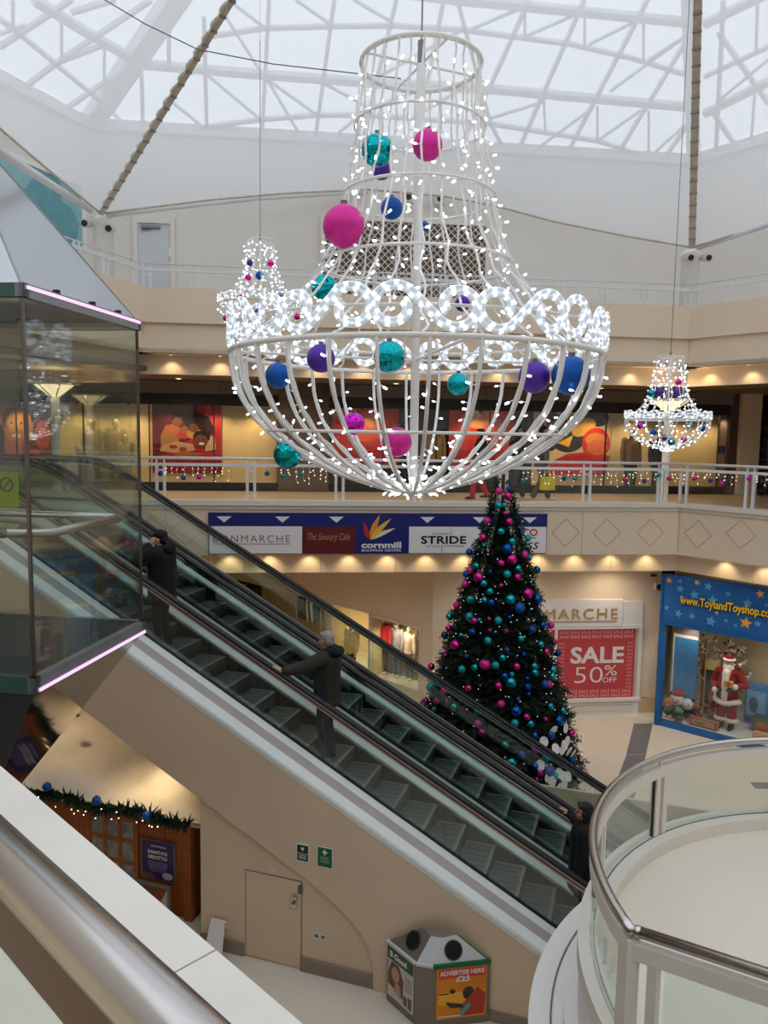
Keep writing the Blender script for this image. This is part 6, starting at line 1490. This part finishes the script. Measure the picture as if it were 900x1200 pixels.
def adv(t, w):
    H = zb1 - .13; fz_ = lambda f: .10 + H * f; y = -.0125
    MB().box(w * .09, w * .91, y - .002, y, fz_(.80), fz_(.98)).build('print_band', smat('orange_red', (222, 84, 50)), t); MB().box(w * .09, w * .91, y - .0015, y, fz_(.28), fz_(.52)).build('print_band', smat('orange_lt', (248, 178, 60)), t)
    lettering('ADVERTISE HERE', w * .11, w * .89, fz_(.86), fz_(.95), y - .004, 'sign_white', t, .003, bold=.03); lettering('£25', w * .40, w * .64, fz_(.72), fz_(.83), y - .004, 'sign_white', t, .003, bold=.03)
    flat(t, 'print_shape', ell(w * .62, fz_(.48), w * .10, H * .13), y - .002, smat('figure_brown', (66, 54, 50)), .001); flat(t, 'print_shape', [(w * .48, fz_(.05)), (w * .9, fz_(.05)), (w * .92, fz_(.45)), (w * .78, fz_(.58)), (w * .62, fz_(.40)), (w * .5, fz_(.25))], y - .0035, smat('figure_red', (190, 66, 50)), .001)
    flat(t, 'print_shape', [(w * .22, fz_(.34)), (w * .5, fz_(.28)), (w * .56, fz_(.2)), (w * .3, fz_(.22))], y - .0045, 'figure_brown', .001); flat(t, 'print_shape', [(w * .44, fz_(.08)), (w * .62, fz_(.3)), (w * .68, fz_(.24)), (w * .52, fz_(.05))], y - .0055, smat('figure_teal', (90, 170, 160)), .001)
    flat(t, 'print_shape', ell(w * .34, fz_(.54), w * .05, H * .045), y - .002, 'black', .001); MB().box(w * .1, w * .28, y - .003, y, fz_(.49), fz_(.51)).build('text_line', 'black', t); MB().box(w * .1, w * .5, y - .003, y, fz_(.04), fz_(.06)).build('text_line', 'sign_white', t)
side(2, 3, 'orange_panel', smat('adv_orange', (238, 140, 40), noise=.1, scale=3), adv)
def good(t, w):
    H = zb1 - .13; fz_ = lambda f: .10 + H * f; y = -.0125
    MB().box(w * .06, w * .94, y - .002, y, fz_(.76), fz_(1.0)).build('print_band', smat('good_green', (52, 96, 62)), t)
    lettering('B Good', w * .14, w * .72, fz_(.82), fz_(.94), y - .004, 'sign_white', t, .003, bold=.03)
    flat(t, 'print_shape', [(w * .08, fz_(.25)), (w * .60, fz_(.15)), (w * .62, fz_(.5)), (w * .45, fz_(.74)), (w * .2, fz_(.74)), (w * .08, fz_(.5))], y - .002, smat('hair_brown', (120, 86, 66)), .001)
    flat(t, 'print_shape', ell(w * .34, fz_(.52), w * .14, H * .15), y - .0035, smat('face_print', (200, 156, 130)), .001); flat(t, 'print_shape', [(w * .3, fz_(.18)), (w * .56, fz_(.12)), (w * .5, fz_(.36)), (w * .36, fz_(.4))], y - .0045, 'face_print', .001)
    for k in range(5): MB().box(w * .66, w * .9, y - .003, y, fz_(.62 - .06 * k), fz_(.635 - .06 * k)).build('text_line', 'shop_grey', t)
    MB().box(w * .62, w * .74, y - .003, y, fz_(.06), fz_(.24)).box(w * .78, w * .9, y - .003, y, fz_(.05), fz_(.27)).build('print_shape', 'shop_grey', t)
side(0, 1, 'pale_panel', smat('pale_print', (214, 206, 196)), good)
# ================================================================== PEOPLE, MANNEQUINS, SANTA FIGURE
def blob(parts, voxel, smooth=3):
    mb = MB()
    for q in parts:
        if q[0] == 'c':
            _, a, ra, b, rb = q; a = Vector(a); b = Vector(b); L = (b - a).length; n = max(2, int(L / max(.02, min(ra, rb))))
            mb.tube([a.lerp(b, k / n) for k in range(n + 1)], [ra + (rb - ra) * k / n for k in range(n + 1)], 10); mb.sphere(a, ra, 10, 8); mb.sphere(b, rb, 10, 8)
        else:
            _, c, r = q[:3]; R = Matrix.Rotation(q[3], 4, q[4]) if len(q) > 3 else None; mb.sphere(c, 1.0, 16, 12, r, mt=R)
    me = mb.mesh('blob_tmp', []); ob = bpy.data.objects.new('blob_tmp', me)
    r = ob.modifiers.new('r', 'REMESH'); r.mode = 'VOXEL'; r.voxel_size = voxel
    if smooth: s = ob.modifiers.new('s', 'SMOOTH'); s.iterations = smooth; s.factor = .5
    m2 = evaluated_mesh(ob)
    out = MB(); out.add([tuple(v.co) for v in m2.vertices], [tuple(p.vertices) for p in m2.polygons])
    bpy.data.objects.remove(ob); bpy.data.meshes.remove(me); bpy.data.meshes.remove(m2)
    return out
def merge(dst, src, mi):
    dst.add(src.v, src.f, mi); return dst
def ik(s, t, l1, l2, pole):
    s, t, pole = Vector(s), Vector(t), Vector(pole); d = t - s; D = min(d.length, (l1 + l2) * .995); dn = d.normalized(); t = s + dn * D
    a = (l1 * l1 - l2 * l2 + D * D) / (2 * D); h = math.sqrt(max(0, l1 * l1 - a * a)); p = (pole - dn * pole.dot(dn)).normalized()
    return s + dn * a + p * h, t
def hand(wrist, d, n, side, curl, vox=.0055):
    """palm plus five fingers; d finger direction, n palm normal (palm side), side: sign of the thumb along d x n"""
    w = Vector(wrist); d = Vector(d).normalized(); n = Vector(n); n = (n - d * n.dot(d)).normalized(); l = d.cross(n) * side; P = []
    palm = w + d * .05
    for k in range(4):
        o = (k - 1.5) * .019; b = w + d * .085 + l * o; P.append(('c', w + d * .015 + l * o * .6, .014, b, .0115))
        L = (.032, .038, .036, .026)[k]; dd = d; q = b
        for j in range(3):
            ang = curl * (.5 + .35 * j); dd = (d * math.cos(ang * (j + 1) * .7) + n * math.sin(ang * (j + 1) * .7)).normalized(); q2 = q + dd * L * (1, .75, .6)[j]; P.append(('c', q, .0095 - .001 * j, q2, .0085 - .001 * j)); q = q2
    tb = w + d * .03 - l * .028; P.append(('c', w + d * .02 - l * .012, .014, tb, .013)); t1 = tb + (d * .7 - l * .6 + n * .35).normalized() * .035; P.append(('c', tb, .0115, t1, .010)); P.append(('c', t1, .010, t1 + (d * .85 - l * .2 + n * .4).normalized() * .028, .008))
    return blob(P, vox, 2)
BASE = dict(hipL=(-.09, 0, .90), hipR=(.09, 0, .90), kneeL=(-.095, .03, .49), kneeR=(.095, .03, .49), ankL=(-.10, -.02, .08), ankR=(.10, -.02, .08), shL=(-.185, -.01, 1.42), shR=(.185, -.01, 1.42))
def person(label, loc, rz, s, wL, wR, out, cat='person', name='person', pose=None, look=0.0, hairc=(30, 24, 22), skin=(196, 148, 122), lod=0, handL=None, handR=None, poleL=(-.4, -.6, -.6), poleR=(.4, -.6, -.6), nod=0.0, group=None):
    J = dict(BASE); J.update(pose or {}); t = thing(name, label, cat, tuple(loc), rz, group); t.scale = (s, s, s)
    elL, wL = ik(J['shL'], wL, .29, .26, poleL); elR, wR = ik(J['shR'], wR, .29, .26, poleR)
    sk = smat('skin_%d_%d_%d' % skin, skin, rough=.5, noise=.06, scale=12); v = (.015, .022)[lod]
    V_ = lambda k: Vector(J[k])
    neck = (V_('shL') + V_('shR')) / 2 + Vector((0, .005, .03)); pel = (V_('hipL') + V_('hipR')) / 2
    Hc = neck + Vector((0, .03, .16)); 
    body = [('c', pel, .13, pel + Vector((0, 0, .25)), .12), ('c', pel + Vector((0, 0, .25)), .12, neck - Vector((0, 0, .12)), .13), ('c', V_('shL') + Vector((.05, 0, -.03)), .06, V_('shR') + Vector((-.05, 0, -.03)), .06), ('c', neck - Vector((0, 0, .04)), .058, Hc - Vector((0, .01, .06)), .052)]
    for q, el, w in (('L', elL, wL), ('R', elR, wR)):
        body += [('c', J['sh' + q], .05, el, .042), ('c', el, .04, w, .028), ('c', J['hip' + q], .085, J['knee' + q], .056), ('c', J['knee' + q], .054, J['ank' + q], .036), ('c', V_('ank' + q) + Vector((0, -.02, -.03)), .035, V_('ank' + q) + Vector((0, .13, -.045)), .03)]
    B = MB(); merge(B, blob(body, v + .003), 0)
    # head, turned on the neck
    R = Matrix.Translation(Hc) @ Matrix.Rotation(look, 4, 'Z') @ Matrix.Rotation(nod, 4, 'X')
    hd = [('e', (0, -.012, .035), (.076, .095, .088)), ('e', (0, .022, -.035), (.060, .066, .078)), ('e', (0, .045, -.085), (.036, .034, .026)), ('c', (0, .086, .012), .010, (0, .106, -.022), .0135), ('e', (0, .085, -.062), (.024, .013, .011)), ('c', (-.04, .074, .028), .011, (.04, .074, .028), .011), ('e', (-.077, -.005, -.01), (.012, .022, .034)), ('e', (.077, -.005, -.01), (.012, .022, .034)), ('e', (.042, .055, -.03), (.024, .026, .026)), ('e', (-.042, .055, -.03), (.024, .026, .026))]
    h_ = blob(hd, (.007, .010)[lod], 2); h_.v = [tuple(R @ Vector(q)) for q in h_.v]; merge(B, h_, 0)
    e_ = MB()
    for q in (-1, 1): e_.sphere((q * .031, .077, .006), .0125, 8, 6, mi=0); e_.sphere((q * .031, .0845, .006), .0065, 8, 6, mi=0)
    e_.v = [tuple(R @ Vector(q)) for q in e_.v]; merge(B, e_, 1)
    for q, w, el, hh in (('L', wL, elL, handL), ('R', wR, elR, handR)):
        d0 = (w - el).normalized(); d, n_, c_ = hh if hh else (tuple(d0 + Vector((0, .05, 0))), (1 if q == 'L' else -1, .1, 0), .5)
        if lod == 0 or True: merge(B, hand(w + d0 * .01, d, n_, 1 if q == 'L' else -1, c_, .0055 if lod == 0 else .008), 0)
    B.build('body', [sk, 'black'], t, smooth=True)
    # clothes
    jc = smat('cloth_%d_%d_%d' % out['jacket'], out['jacket'], rough=.85, noise=.18, scale=9, bump=.25, bscale=30); tc = smat('cloth_%d_%d_%d' % out['trousers'], out['trousers'], rough=.85, noise=.15, scale=9, bump=.2, bscale=30)
    th = out.get('bulk', .03); hem = out.get('hem', .80)
    jk = [('c', (pel.x, pel.y, hem + .12), .135 + th, pel + Vector((0, 0, .25)), .13 + th), ('c', pel + Vector((0, 0, .25)), .13 + th, neck - Vector((0, 0, .15)), .135 + th), ('e', neck - Vector((0, .01, .10)), (.19 + th * .5, .13 + th * .6, .09)), ('e', (pel.x, pel.y, hem + .07), (.17 + th, .145 + th, .10)), ('c', neck - Vector((0, .0, .03)), .075, neck + Vector((0, .0, .035)), .068)]
    for el, w, sh in ((elL, wL, J['shL']), (elR, wR, J['shR'])):
        w2 = el + (w - el) * .93; jk += [('c', sh, .062 + th * .8, el, .055 + th * .6), ('c', el, .055 + th * .6, w2, .042 + th * .4)]
    blob(jk, v).build('jacket', jc, t, smooth=True)
    tr = [('e', pel + Vector((0, -.01, -.02)), (.165, .13, .13))]
    for q in 'LR': tr += [('c', J['hip' + q], .105, J['knee' + q], .078), ('c', J['knee' + q], .076, V_('ank' + q) + Vector((0, 0, .0)), .066)]
    blob(tr, v).build('trousers', tc, t, smooth=True)
    for q in 'LR':
        a = V_('ank' + q); blob([('c', a + Vector((0, -.045, -.04)), .04, a + Vector((0, .10, -.045)), .036), ('c', a + Vector((0, 0, .0)), .048, a + Vector((0, -.02, -.03)), .045), ('e', a + Vector((0, .13, -.05)), (.042, .06, .03))], .012).build('shoe', smat('shoe_%d_%d_%d' % out.get('shoes', (26, 24, 24)), out.get('shoes', (26, 24, 24)), rough=.5), t, smooth=True)
    hs = out.get('hair', 'short')
    if hs:
        hp = [('e', (0, -.028, .05), (.083, .098, .085))]
        if hs == 'short': hp += [('e', (0, -.055, .0), (.080, .070, .075)), ('c', (-.06, .03, .085), .028, (.06, .03, .085), .028)]
        if hs == 'long': hp += [('e', (0, -.055, -.02), (.092, .075, .11)), ('c', (0, -.085, -.05), .07, (0, -.10, -.17), .055), ('c', (-.078, .0, .0), .03, (-.08, -.03, -.12), .028), ('c', (.078, 0, 0), .03, (.08, -.03, -.12), .028), ('c', (-.05, .05, .09), .03, (.05, .05, .09), .03)]
        H_ = blob(hp, .011, 2); cut = [(tuple(R @ Vector(q))) for q in H_.v]; H_.v = cut; H_.build('hair', smat('hair_%d_%d_%d' % hairc, hairc, rough=.7, noise=.25, scale=30), t, smooth=True)
    if out.get('cap'):
        cp = blob([('e', (0, -.015, .075), (.092, .11, .075)), ('e', (0, .11, .055), (.072, .075, .012)), ('c', (0, -.015, .14), .012, (0, -.015, .15), .012)], .01, 2); cp.v = [tuple(R @ Vector(q)) for q in cp.v]; cp.build('cap', smat('cap_black', (16, 16, 18), rough=.8), t, smooth=True)
    if out.get('hood'):
        c = out['hood']; hb = neck + Vector((0, -.05, .02)); blob([('c', hb + Vector((-.12, .06, .0)), .05, hb + Vector((0, -.09, .0)), .07), ('c', hb + Vector((.12, .06, 0)), .05, hb + Vector((0, -.09, 0)), .07), ('e', hb + Vector((0, -.09, .01)), (.13, .075, .075))], .014).build('hood', smat('cloth_%d_%d_%d' % c, c, rough=.9, noise=.15, scale=9), t, smooth=True)
    return t, wL, wR
def to_local(P, loc, rz, s):
    d = Vector(P) - Vector(loc); return Matrix.Rotation(-rz, 3, 'Z') @ d / s
RZ_UP = math.radians(72)
def on_step(k, v): return FE.w(.4 * k - .2, v, zl(.4 * k) + .004)
# --- the grey-haired man, hand on the near handrail
u2 = FE.on(393, 886, -.5)[0]; k2 = math.ceil((u2) / .4); loc = on_step(k2, -.52); ztop = FE.on(385, 741, -.52)[1]; s2 = min(1.08, max(.92, (ztop - loc.z) / 1.72))
hp_ = FE.on(325, 789, -1.12); hw = FE.w(hp_[0], -1.12, zl(hp_[0]) + 1.035); wl = to_local(hw, loc, RZ_UP, s2)
ddir = Vector((0, .87, .48))
person('grey-haired man in a dark olive jacket resting his hand on the nearer handrail', loc, RZ_UP, s2, wl - ddir * .09, (.26, .06, .84), dict(jacket=(46, 44, 34), trousers=(26, 30, 48), bulk=.05, hem=.74, hood=(22, 24, 38), shoes=(34, 30, 28)), look=-.25, hairc=(150, 146, 142), handL=(tuple(ddir), (0, .45, -.88), .25), poleL=(-.3, -.2, -1))
# --- the person in black with a cap, hand to the ear
u1 = FE.on(187, 640, -.5)[0]; best = min(range(-20, -2), key=lambda k: abs((.4 * k - .2) - (u1)) )
zt1_ = FE.on(184, 621, -.5)[1]; loc = on_step(best, -.5); loc = FE.w(min(max(u1 - .06, .4 * best - .32), .4 * best - .08), -.5, loc.z); s1 = min(1.08, max(.90, (zt1_ - loc.z) / 1.75))
person('person all in black with a cap, hand to the ear, highest on the escalator', loc, RZ_UP + .1, s1, (-.10, .15, 1.52), (.20, .24, 1.06), dict(jacket=(17, 17, 20), trousers=(22, 22, 28), bulk=.075, hem=.66, hood=(15, 15, 17), cap=True), look=.1, hairc=(20, 17, 16), handL=((.1, -.35, .5), (1, -.1, 0), .3), poleL=(-.5, .3, -1), poleR=(.6, -.5, -.6))
hb = thing('paper_bag', 'small white paper bag held by the person in black', 'bag', tuple(FE.w(.4 * best - .62, -.62, loc.z + .86)), RZ_UP)
MB().prism([(-.05, -.07), (.05, -.07), (.045, .09), (-.045, .09)], -.02, .02, 'y').build('bag_body', 'sign_white', hb); MB().tube([(-.02, 0, .09), (-.015, 0, .13), (.015, 0, .13), (.02, 0, .09)], .004, 5).build('bag_handle', 'sign_white', hb)
# --- the dark-haired woman near the foot, hand on the far handrail
u3 = FE.on(690, 1010, -.5)[0]; zt3 = FE.on(688, 939, -.5)[1]; k3 = math.ceil((u3 + .05) / .4)
best = min(range(-2, 14), key=lambda k: abs(zl(.4 * k) + 1.64 - FE.on(688, 939, -.42)[1]) + abs(.4 * k - .2 - u3) * .6); loc = FE.w(.4 * best - .06, -.42, zl(.4 * best) + .004); s3 = .93
hp_ = FE.on(661, 957, .12); hw = FE.w(hp_[0], .12, zl(hp_[0]) + 1.035); wr = to_local(hw, loc, RZ_UP, s3)
person('dark-haired woman in a black coat, hand on the far handrail, lowest on the escalator', loc, RZ_UP, s3, (-.26, .06, .86), wr - ddir * .09, dict(jacket=(20, 20, 23), trousers=(24, 24, 30), bulk=.06, hem=.55, hair='long'), look=.15, hairc=(26, 20, 20), skin=(186, 132, 106), handR=(tuple(ddir), (0, .45, -.88), .25), poleR=(.3, -.2, -1))
# --- people on the far gallery
def gal_loc(px, dy): x = FG.on(px, 570, dy)[0]; return FG.w(x, dy, FLR)
walk = dict(kneeL=(-.095, .16, .50), ankL=(-.10, .20, .10), kneeR=(.095, -.02, .49), ankR=(.10, -.22, .12))
person('woman with dark hair and red trousers walking on the gallery behind the chandelier', gal_loc(562, 1.6), math.radians(6.5 + 90), .95, (-.24, .14, .86), (.24, -.08, .86), dict(jacket=(40, 34, 40), trousers=(190, 44, 54), hair='long', bulk=.035, hem=.72), pose=walk, hairc=(28, 20, 20), lod=1)
lg = gal_loc(634, 1.3)
person('person in grey walking on the gallery with a yellow bag', lg, math.radians(6.5 - 90), 1.0, (-.22, .10, .84), (.25, .06, .80), dict(jacket=(96, 94, 98), trousers=(92, 92, 96), bulk=.04, hem=.72, shoes=(230, 228, 224)), pose=walk, hairc=(40, 32, 30), lod=1)
bx_, bz_ = FG.loc(lg)[0] + .06, FLR + .80 - .12 - .25; yb = fthing('shopping_bag', 'bright yellow shopping bag carried along the gallery', 'bag', FG.sub(bx_, 1.3 - .25, bz_))
MB().prism([(-.17, -.15), (.17, -.15), (.16, .15), (-.16, .15)], -.06, .06, 'y').build('bag_body', smat('bag_yellow', (226, 206, 30), rough=.6), yb); MB().tube([(-.07, 0, .15), (-.06, 0, .26), (.06, 0, .26), (.07, 0, .15)], .008, 5).build('bag_handle', 'bag_yellow', yb)
lg = gal_loc(604, 1.6); person('person in a dark coat and white trainers following on the gallery', lg, math.radians(6.5 - 90), 1.0, (-.22, .08, .84), (.22, .02, .84), dict(jacket=(56, 52, 54), trousers=(70, 70, 76), bulk=.04, hem=.68, shoes=(226, 224, 220)), pose=walk, hairc=(36, 28, 26), lod=1)
lg = gal_loc(-4, 1.4); person('person in a black jacket at the left picture edge, seen through the lift', lg, math.radians(6.5 + 90), 1.05, (-.24, .10, .84), (.24, .04, .84), dict(jacket=(16, 16, 18), trousers=(24, 24, 30), bulk=.05, hem=.74), hairc=(26, 20, 20), lod=1)
# --- clothed mannequins
def mannequin(label, loc, rz, s, jacket, trousers, skin=(226, 214, 196), bulk=.03, hem=.80):
    return person(label, loc, rz, s, (-.25, .05, .84), (.25, .03, .84), dict(jacket=jacket, trousers=trousers, bulk=bulk, hem=hem, hair=None, shoes=skin), cat='mannequin', name='mannequin', skin=skin, lod=1)
rzf = math.radians(6.5 + 180)
def man_px(px, dy): x = FG.on(px, 560, dy)[0]; return FG.w(x, dy, FLR)
mannequin('mannequin in a tan jacket and dark jeans behind the right gallery window', man_px(738, SY + .38), rzf, 1.0, (128, 96, 60), (40, 42, 52), (60, 50, 44))
mannequin('mannequin in a black outfit behind the right gallery window', man_px(770, SY + .38), rzf, .97, (24, 24, 28), (26, 26, 30), (60, 50, 44))
mannequin('mannequin in a tan coat between the two red posters', man_px(509, SY + .38), rzf, 1.0, (170, 132, 84), (50, 44, 44), (90, 70, 60))
for px, s, j, lab in ((110, 1.0, (206, 186, 146), 'mannequin in a striped cream top, leftmost of the pair seen through the lift'), (137, 1.02, (186, 160, 116), 'mannequin in a tan jacket, right of the pair seen through the lift'), (99, .74, (214, 200, 168), 'child mannequin in cream at the left of the group seen through the lift'), (148, .80, (200, 176, 130), 'child mannequin in tan at the right of the group seen through the lift')):
    mannequin(lab, man_px(px, SY + (.42 if s > .9 else .3)), rzf, s, j, (176, 150, 104), (214, 192, 150))
# fashion window: white-headed sweater form, red top, hanging jeans
rza = FA.rz + math.pi
x_, z_ = FA.on(412, 745, .55); mannequin('mannequin with white head in a pale yellow jumper at the fashion shop door', FA.w(x_, .55, 0), rza, .93, (236, 216, 150), (60, 50, 50), (240, 236, 230), .05)
x_, _ = FA.on(450, 750, .45); mannequin('mannequin in a red top and dark jeans in the fashion window', FA.w(x_, .45, zsl - .06), rza, .88, (206, 40, 46), (44, 52, 72), (236, 226, 214), .03)
x_, _ = FA.on(465, 760, .5); mannequin('mannequin in a patterned top and grey jeans in the fashion window', FA.w(x_, .5, zsl - .06), rza, .84, (150, 150, 160), (84, 98, 122), (236, 226, 214), .02)
x_, _ = FA.on(480, 765, .55); mannequin('mannequin in pale top and grey-blue jeans at the right of the fashion window', FA.w(x_, .55, zsl - .06), rza, .80, (214, 196, 176), (96, 106, 122), (236, 226, 214), .02)
# clothes rail in the back of the fashion shop
x_, z_ = FA.on(276, 694, 1.4); cr = fthing('clothes_rail', 'clothes rail of dark garments deep in the fashion shop', 'clothes rail', FA.sub(x_, 1.4))
MB().rod((-.55, 0, 1.55), (.55, 0, 1.55), .018).build('bar', 'steel', cr)
for q in (-.55, .55): MB().rod((q, 0, 0), (q, 0, 1.55), .018).build('upright', 'steel', cr)
for k in range(9):
    c = random.choice([(40, 36, 40), (70, 60, 60), (200, 190, 180), (30, 40, 60)]); xx = -.45 + k * .11
    MB().prism([(-.2, 0), (.2, 0), (.22, -.12), (.17, -.7), (-.17, -.7), (-.22, -.12)], xx - .025, xx + .025, 'x').build('garment', smat('cloth_%d_%d_%d' % c, c, rough=.9), cr, loc=(0, 0, 1.5))
x_, z_ = FA.on(345, 700, 1.3); cr2 = copy_tree(cr); cr2.location = FA.w(x_, 1.9, 0); cr2['label'] = 'second clothes rail of garments nearer the fashion shop door'
# --- life-size Santa display figure in the toy window
sxp, _ = FT.on(853, 858, .55); Ls = FT.w(sxp - .06, .55, .1); sf = thing('santa_figure', 'life-size red-suited Santa display figure in the toy window', 'display figure', tuple(Ls), FT.rz + math.pi)
zT = FT.on(857, 769, .55)[1]; ss = (zT - .1) / 1.84; sf.scale = (-ss, ss, ss)
smat('santa_red', (140, 18, 30), rough=.9, noise=.15, scale=8); smat('fur', (238, 232, 224), rough=.95, noise=.05, bump=.4, bscale=30); smat('santa_skin', (214, 160, 136))
blob([('c', (0, 0, .95), .24, (0, .01, 1.3), .22), ('e', (0, 0, 1.42), (.26, .17, .12)), ('e', (0, .03, 1.05), (.27, .24, .25)), ('c', (-.24, 0, 1.42), .10, (-.36, .0, 1.12), .085), ('c', (-.36, 0, 1.12), .085, (-.27, .17, 1.0), .07), ('c', (.24, 0, 1.42), .11, (.42, .02, 1.18), .095), ('c', (.42, .02, 1.18), .09, (.27, .2, 1.16), .07), ('c', (0, 0, .8), .26, (0, 0, .95), .25)], .018).build('coat', 'santa_red', sf, smooth=True)
blob([('c', (-.11, 0, .75), .13, (-.13, 0, .25), .11), ('c', (.11, 0, .75), .13, (.13, 0, .25), .11)], .018).build('trousers', 'santa_red', sf, smooth=True)
for q in (-1, 1):
    blob([('c', (q * .13, -.03, .16), .08, (q * .13, .0, .06), .075), ('c', (q * .13, 0, .06), .07, (q * .14, .15, .05), .06)], .015).build('boot', 'black', sf, smooth=True)
    MB().tube([(q * .13 + .115 * math.cos(a), .115 * math.sin(a), .24) for a in np.linspace(0, 6.283, 17)[:-1]], .05, 8, closed=True).build('trouser_fur', 'fur', sf, smooth=True)
MB().tube([(.27 * math.cos(a), .26 * math.sin(a), .72 + .02 * math.sin(3 * a)) for a in np.linspace(0, 6.283, 25)[:-1]], .065, 8, closed=True).build('hem_fur', 'fur', sf, smooth=True)
blob([('c', (0, .22, .75), .075, (0, .25, 1.2), .08), ('c', (0, .25, 1.2), .08, (0, .18, 1.45), .1)], .018).build('front_fur', 'fur', sf, smooth=True)
MB().tube([(.275 * math.cos(a), .02 + .255 * math.sin(a), 1.05) for a in np.linspace(0, 6.283, 25)[:-1]], .028, 6, closed=True, flat=1.6).build('belt', 'black', sf)
MB().box(-.05, .05, .27, .30, 1.01, 1.09).build('buckle', 'gold', sf)
hd = blob([('e', (0, .02, 1.66), (.095, .105, .12)), ('c', (0, .12, 1.665), .02, (0, .14, 1.65), .022), ('e', (-.05, .09, 1.645), (.03, .03, .025)), ('e', (.05, .09, 1.645), (.03, .03, .025))], .01, 2)
hB = MB(); merge(hB, hd, 0)
for q in (-1, 1): hB.sphere((q * .036, .112, 1.69), .012, 8, 6, mi=1)
hB.build('head', ['santa_skin', 'black'], sf, smooth=True)
blob([('e', (0, .10, 1.55), (.12, .07, .10)), ('e', (0, .13, 1.45), (.10, .06, .13)), ('c', (-.07, .125, 1.625), .022, (.07, .125, 1.625), .022), ('c', (-.10, .03, 1.66), .035, (-.10, .06, 1.55), .04), ('c', (.10, .03, 1.66), .035, (.10, .06, 1.55), .04)], .013).build('beard', 'fur', sf, smooth=True)
blob([('e', (0, 0, 1.78), (.11, .115, .08)), ('c', (0, -.02, 1.82), .06, (-.14, -.03, 1.78), .04)], .015).build('hat', 'santa_red', sf, smooth=True)
MB().tube([(.115 * math.cos(a), .01 + .12 * math.sin(a), 1.755) for a in np.linspace(0, 6.283, 21)[:-1]], .034, 8, closed=True).build('hat_fur', 'fur', sf, smooth=True)
MB().sphere((.24, -.01, 1.66), .04, 10, 7).build('bobble', 'fur', sf, smooth=True)
for q, w, d in ((-1, (-.24, .21, .98), (.2, .5, -.8)), (1, (.24, .25, 1.16), (-.6, .4, .1))):
    MB().sphere(w, .075, 12, 8).build('cuff', 'fur', sf, smooth=True); hand(Vector(w) + Vector(d).normalized() * .04, d, (1 if q < 0 else -1, .2, 0), 1 if q < 0 else -1, .5, .008).build('hand', 'fur', sf, smooth=True)
gf = thing('gift_parcel', 'small yellow parcel held by the Santa figure', 'parcel', tuple(Ls + Matrix.Rotation(FT.rz + math.pi, 3, 'Z') @ Vector((-.12, .32, 1.24)) * ss), FT.rz)
MB().cbox((0, 0, 0), (.17, .11, .11)).build('box', smat('parcel_gold', (214, 160, 70)), gf); MB().cbox((0, 0, 0), (.03, .115, .115)).build('ribbon', 'red', gf)
bpy.data.scenes.remove(TMP)
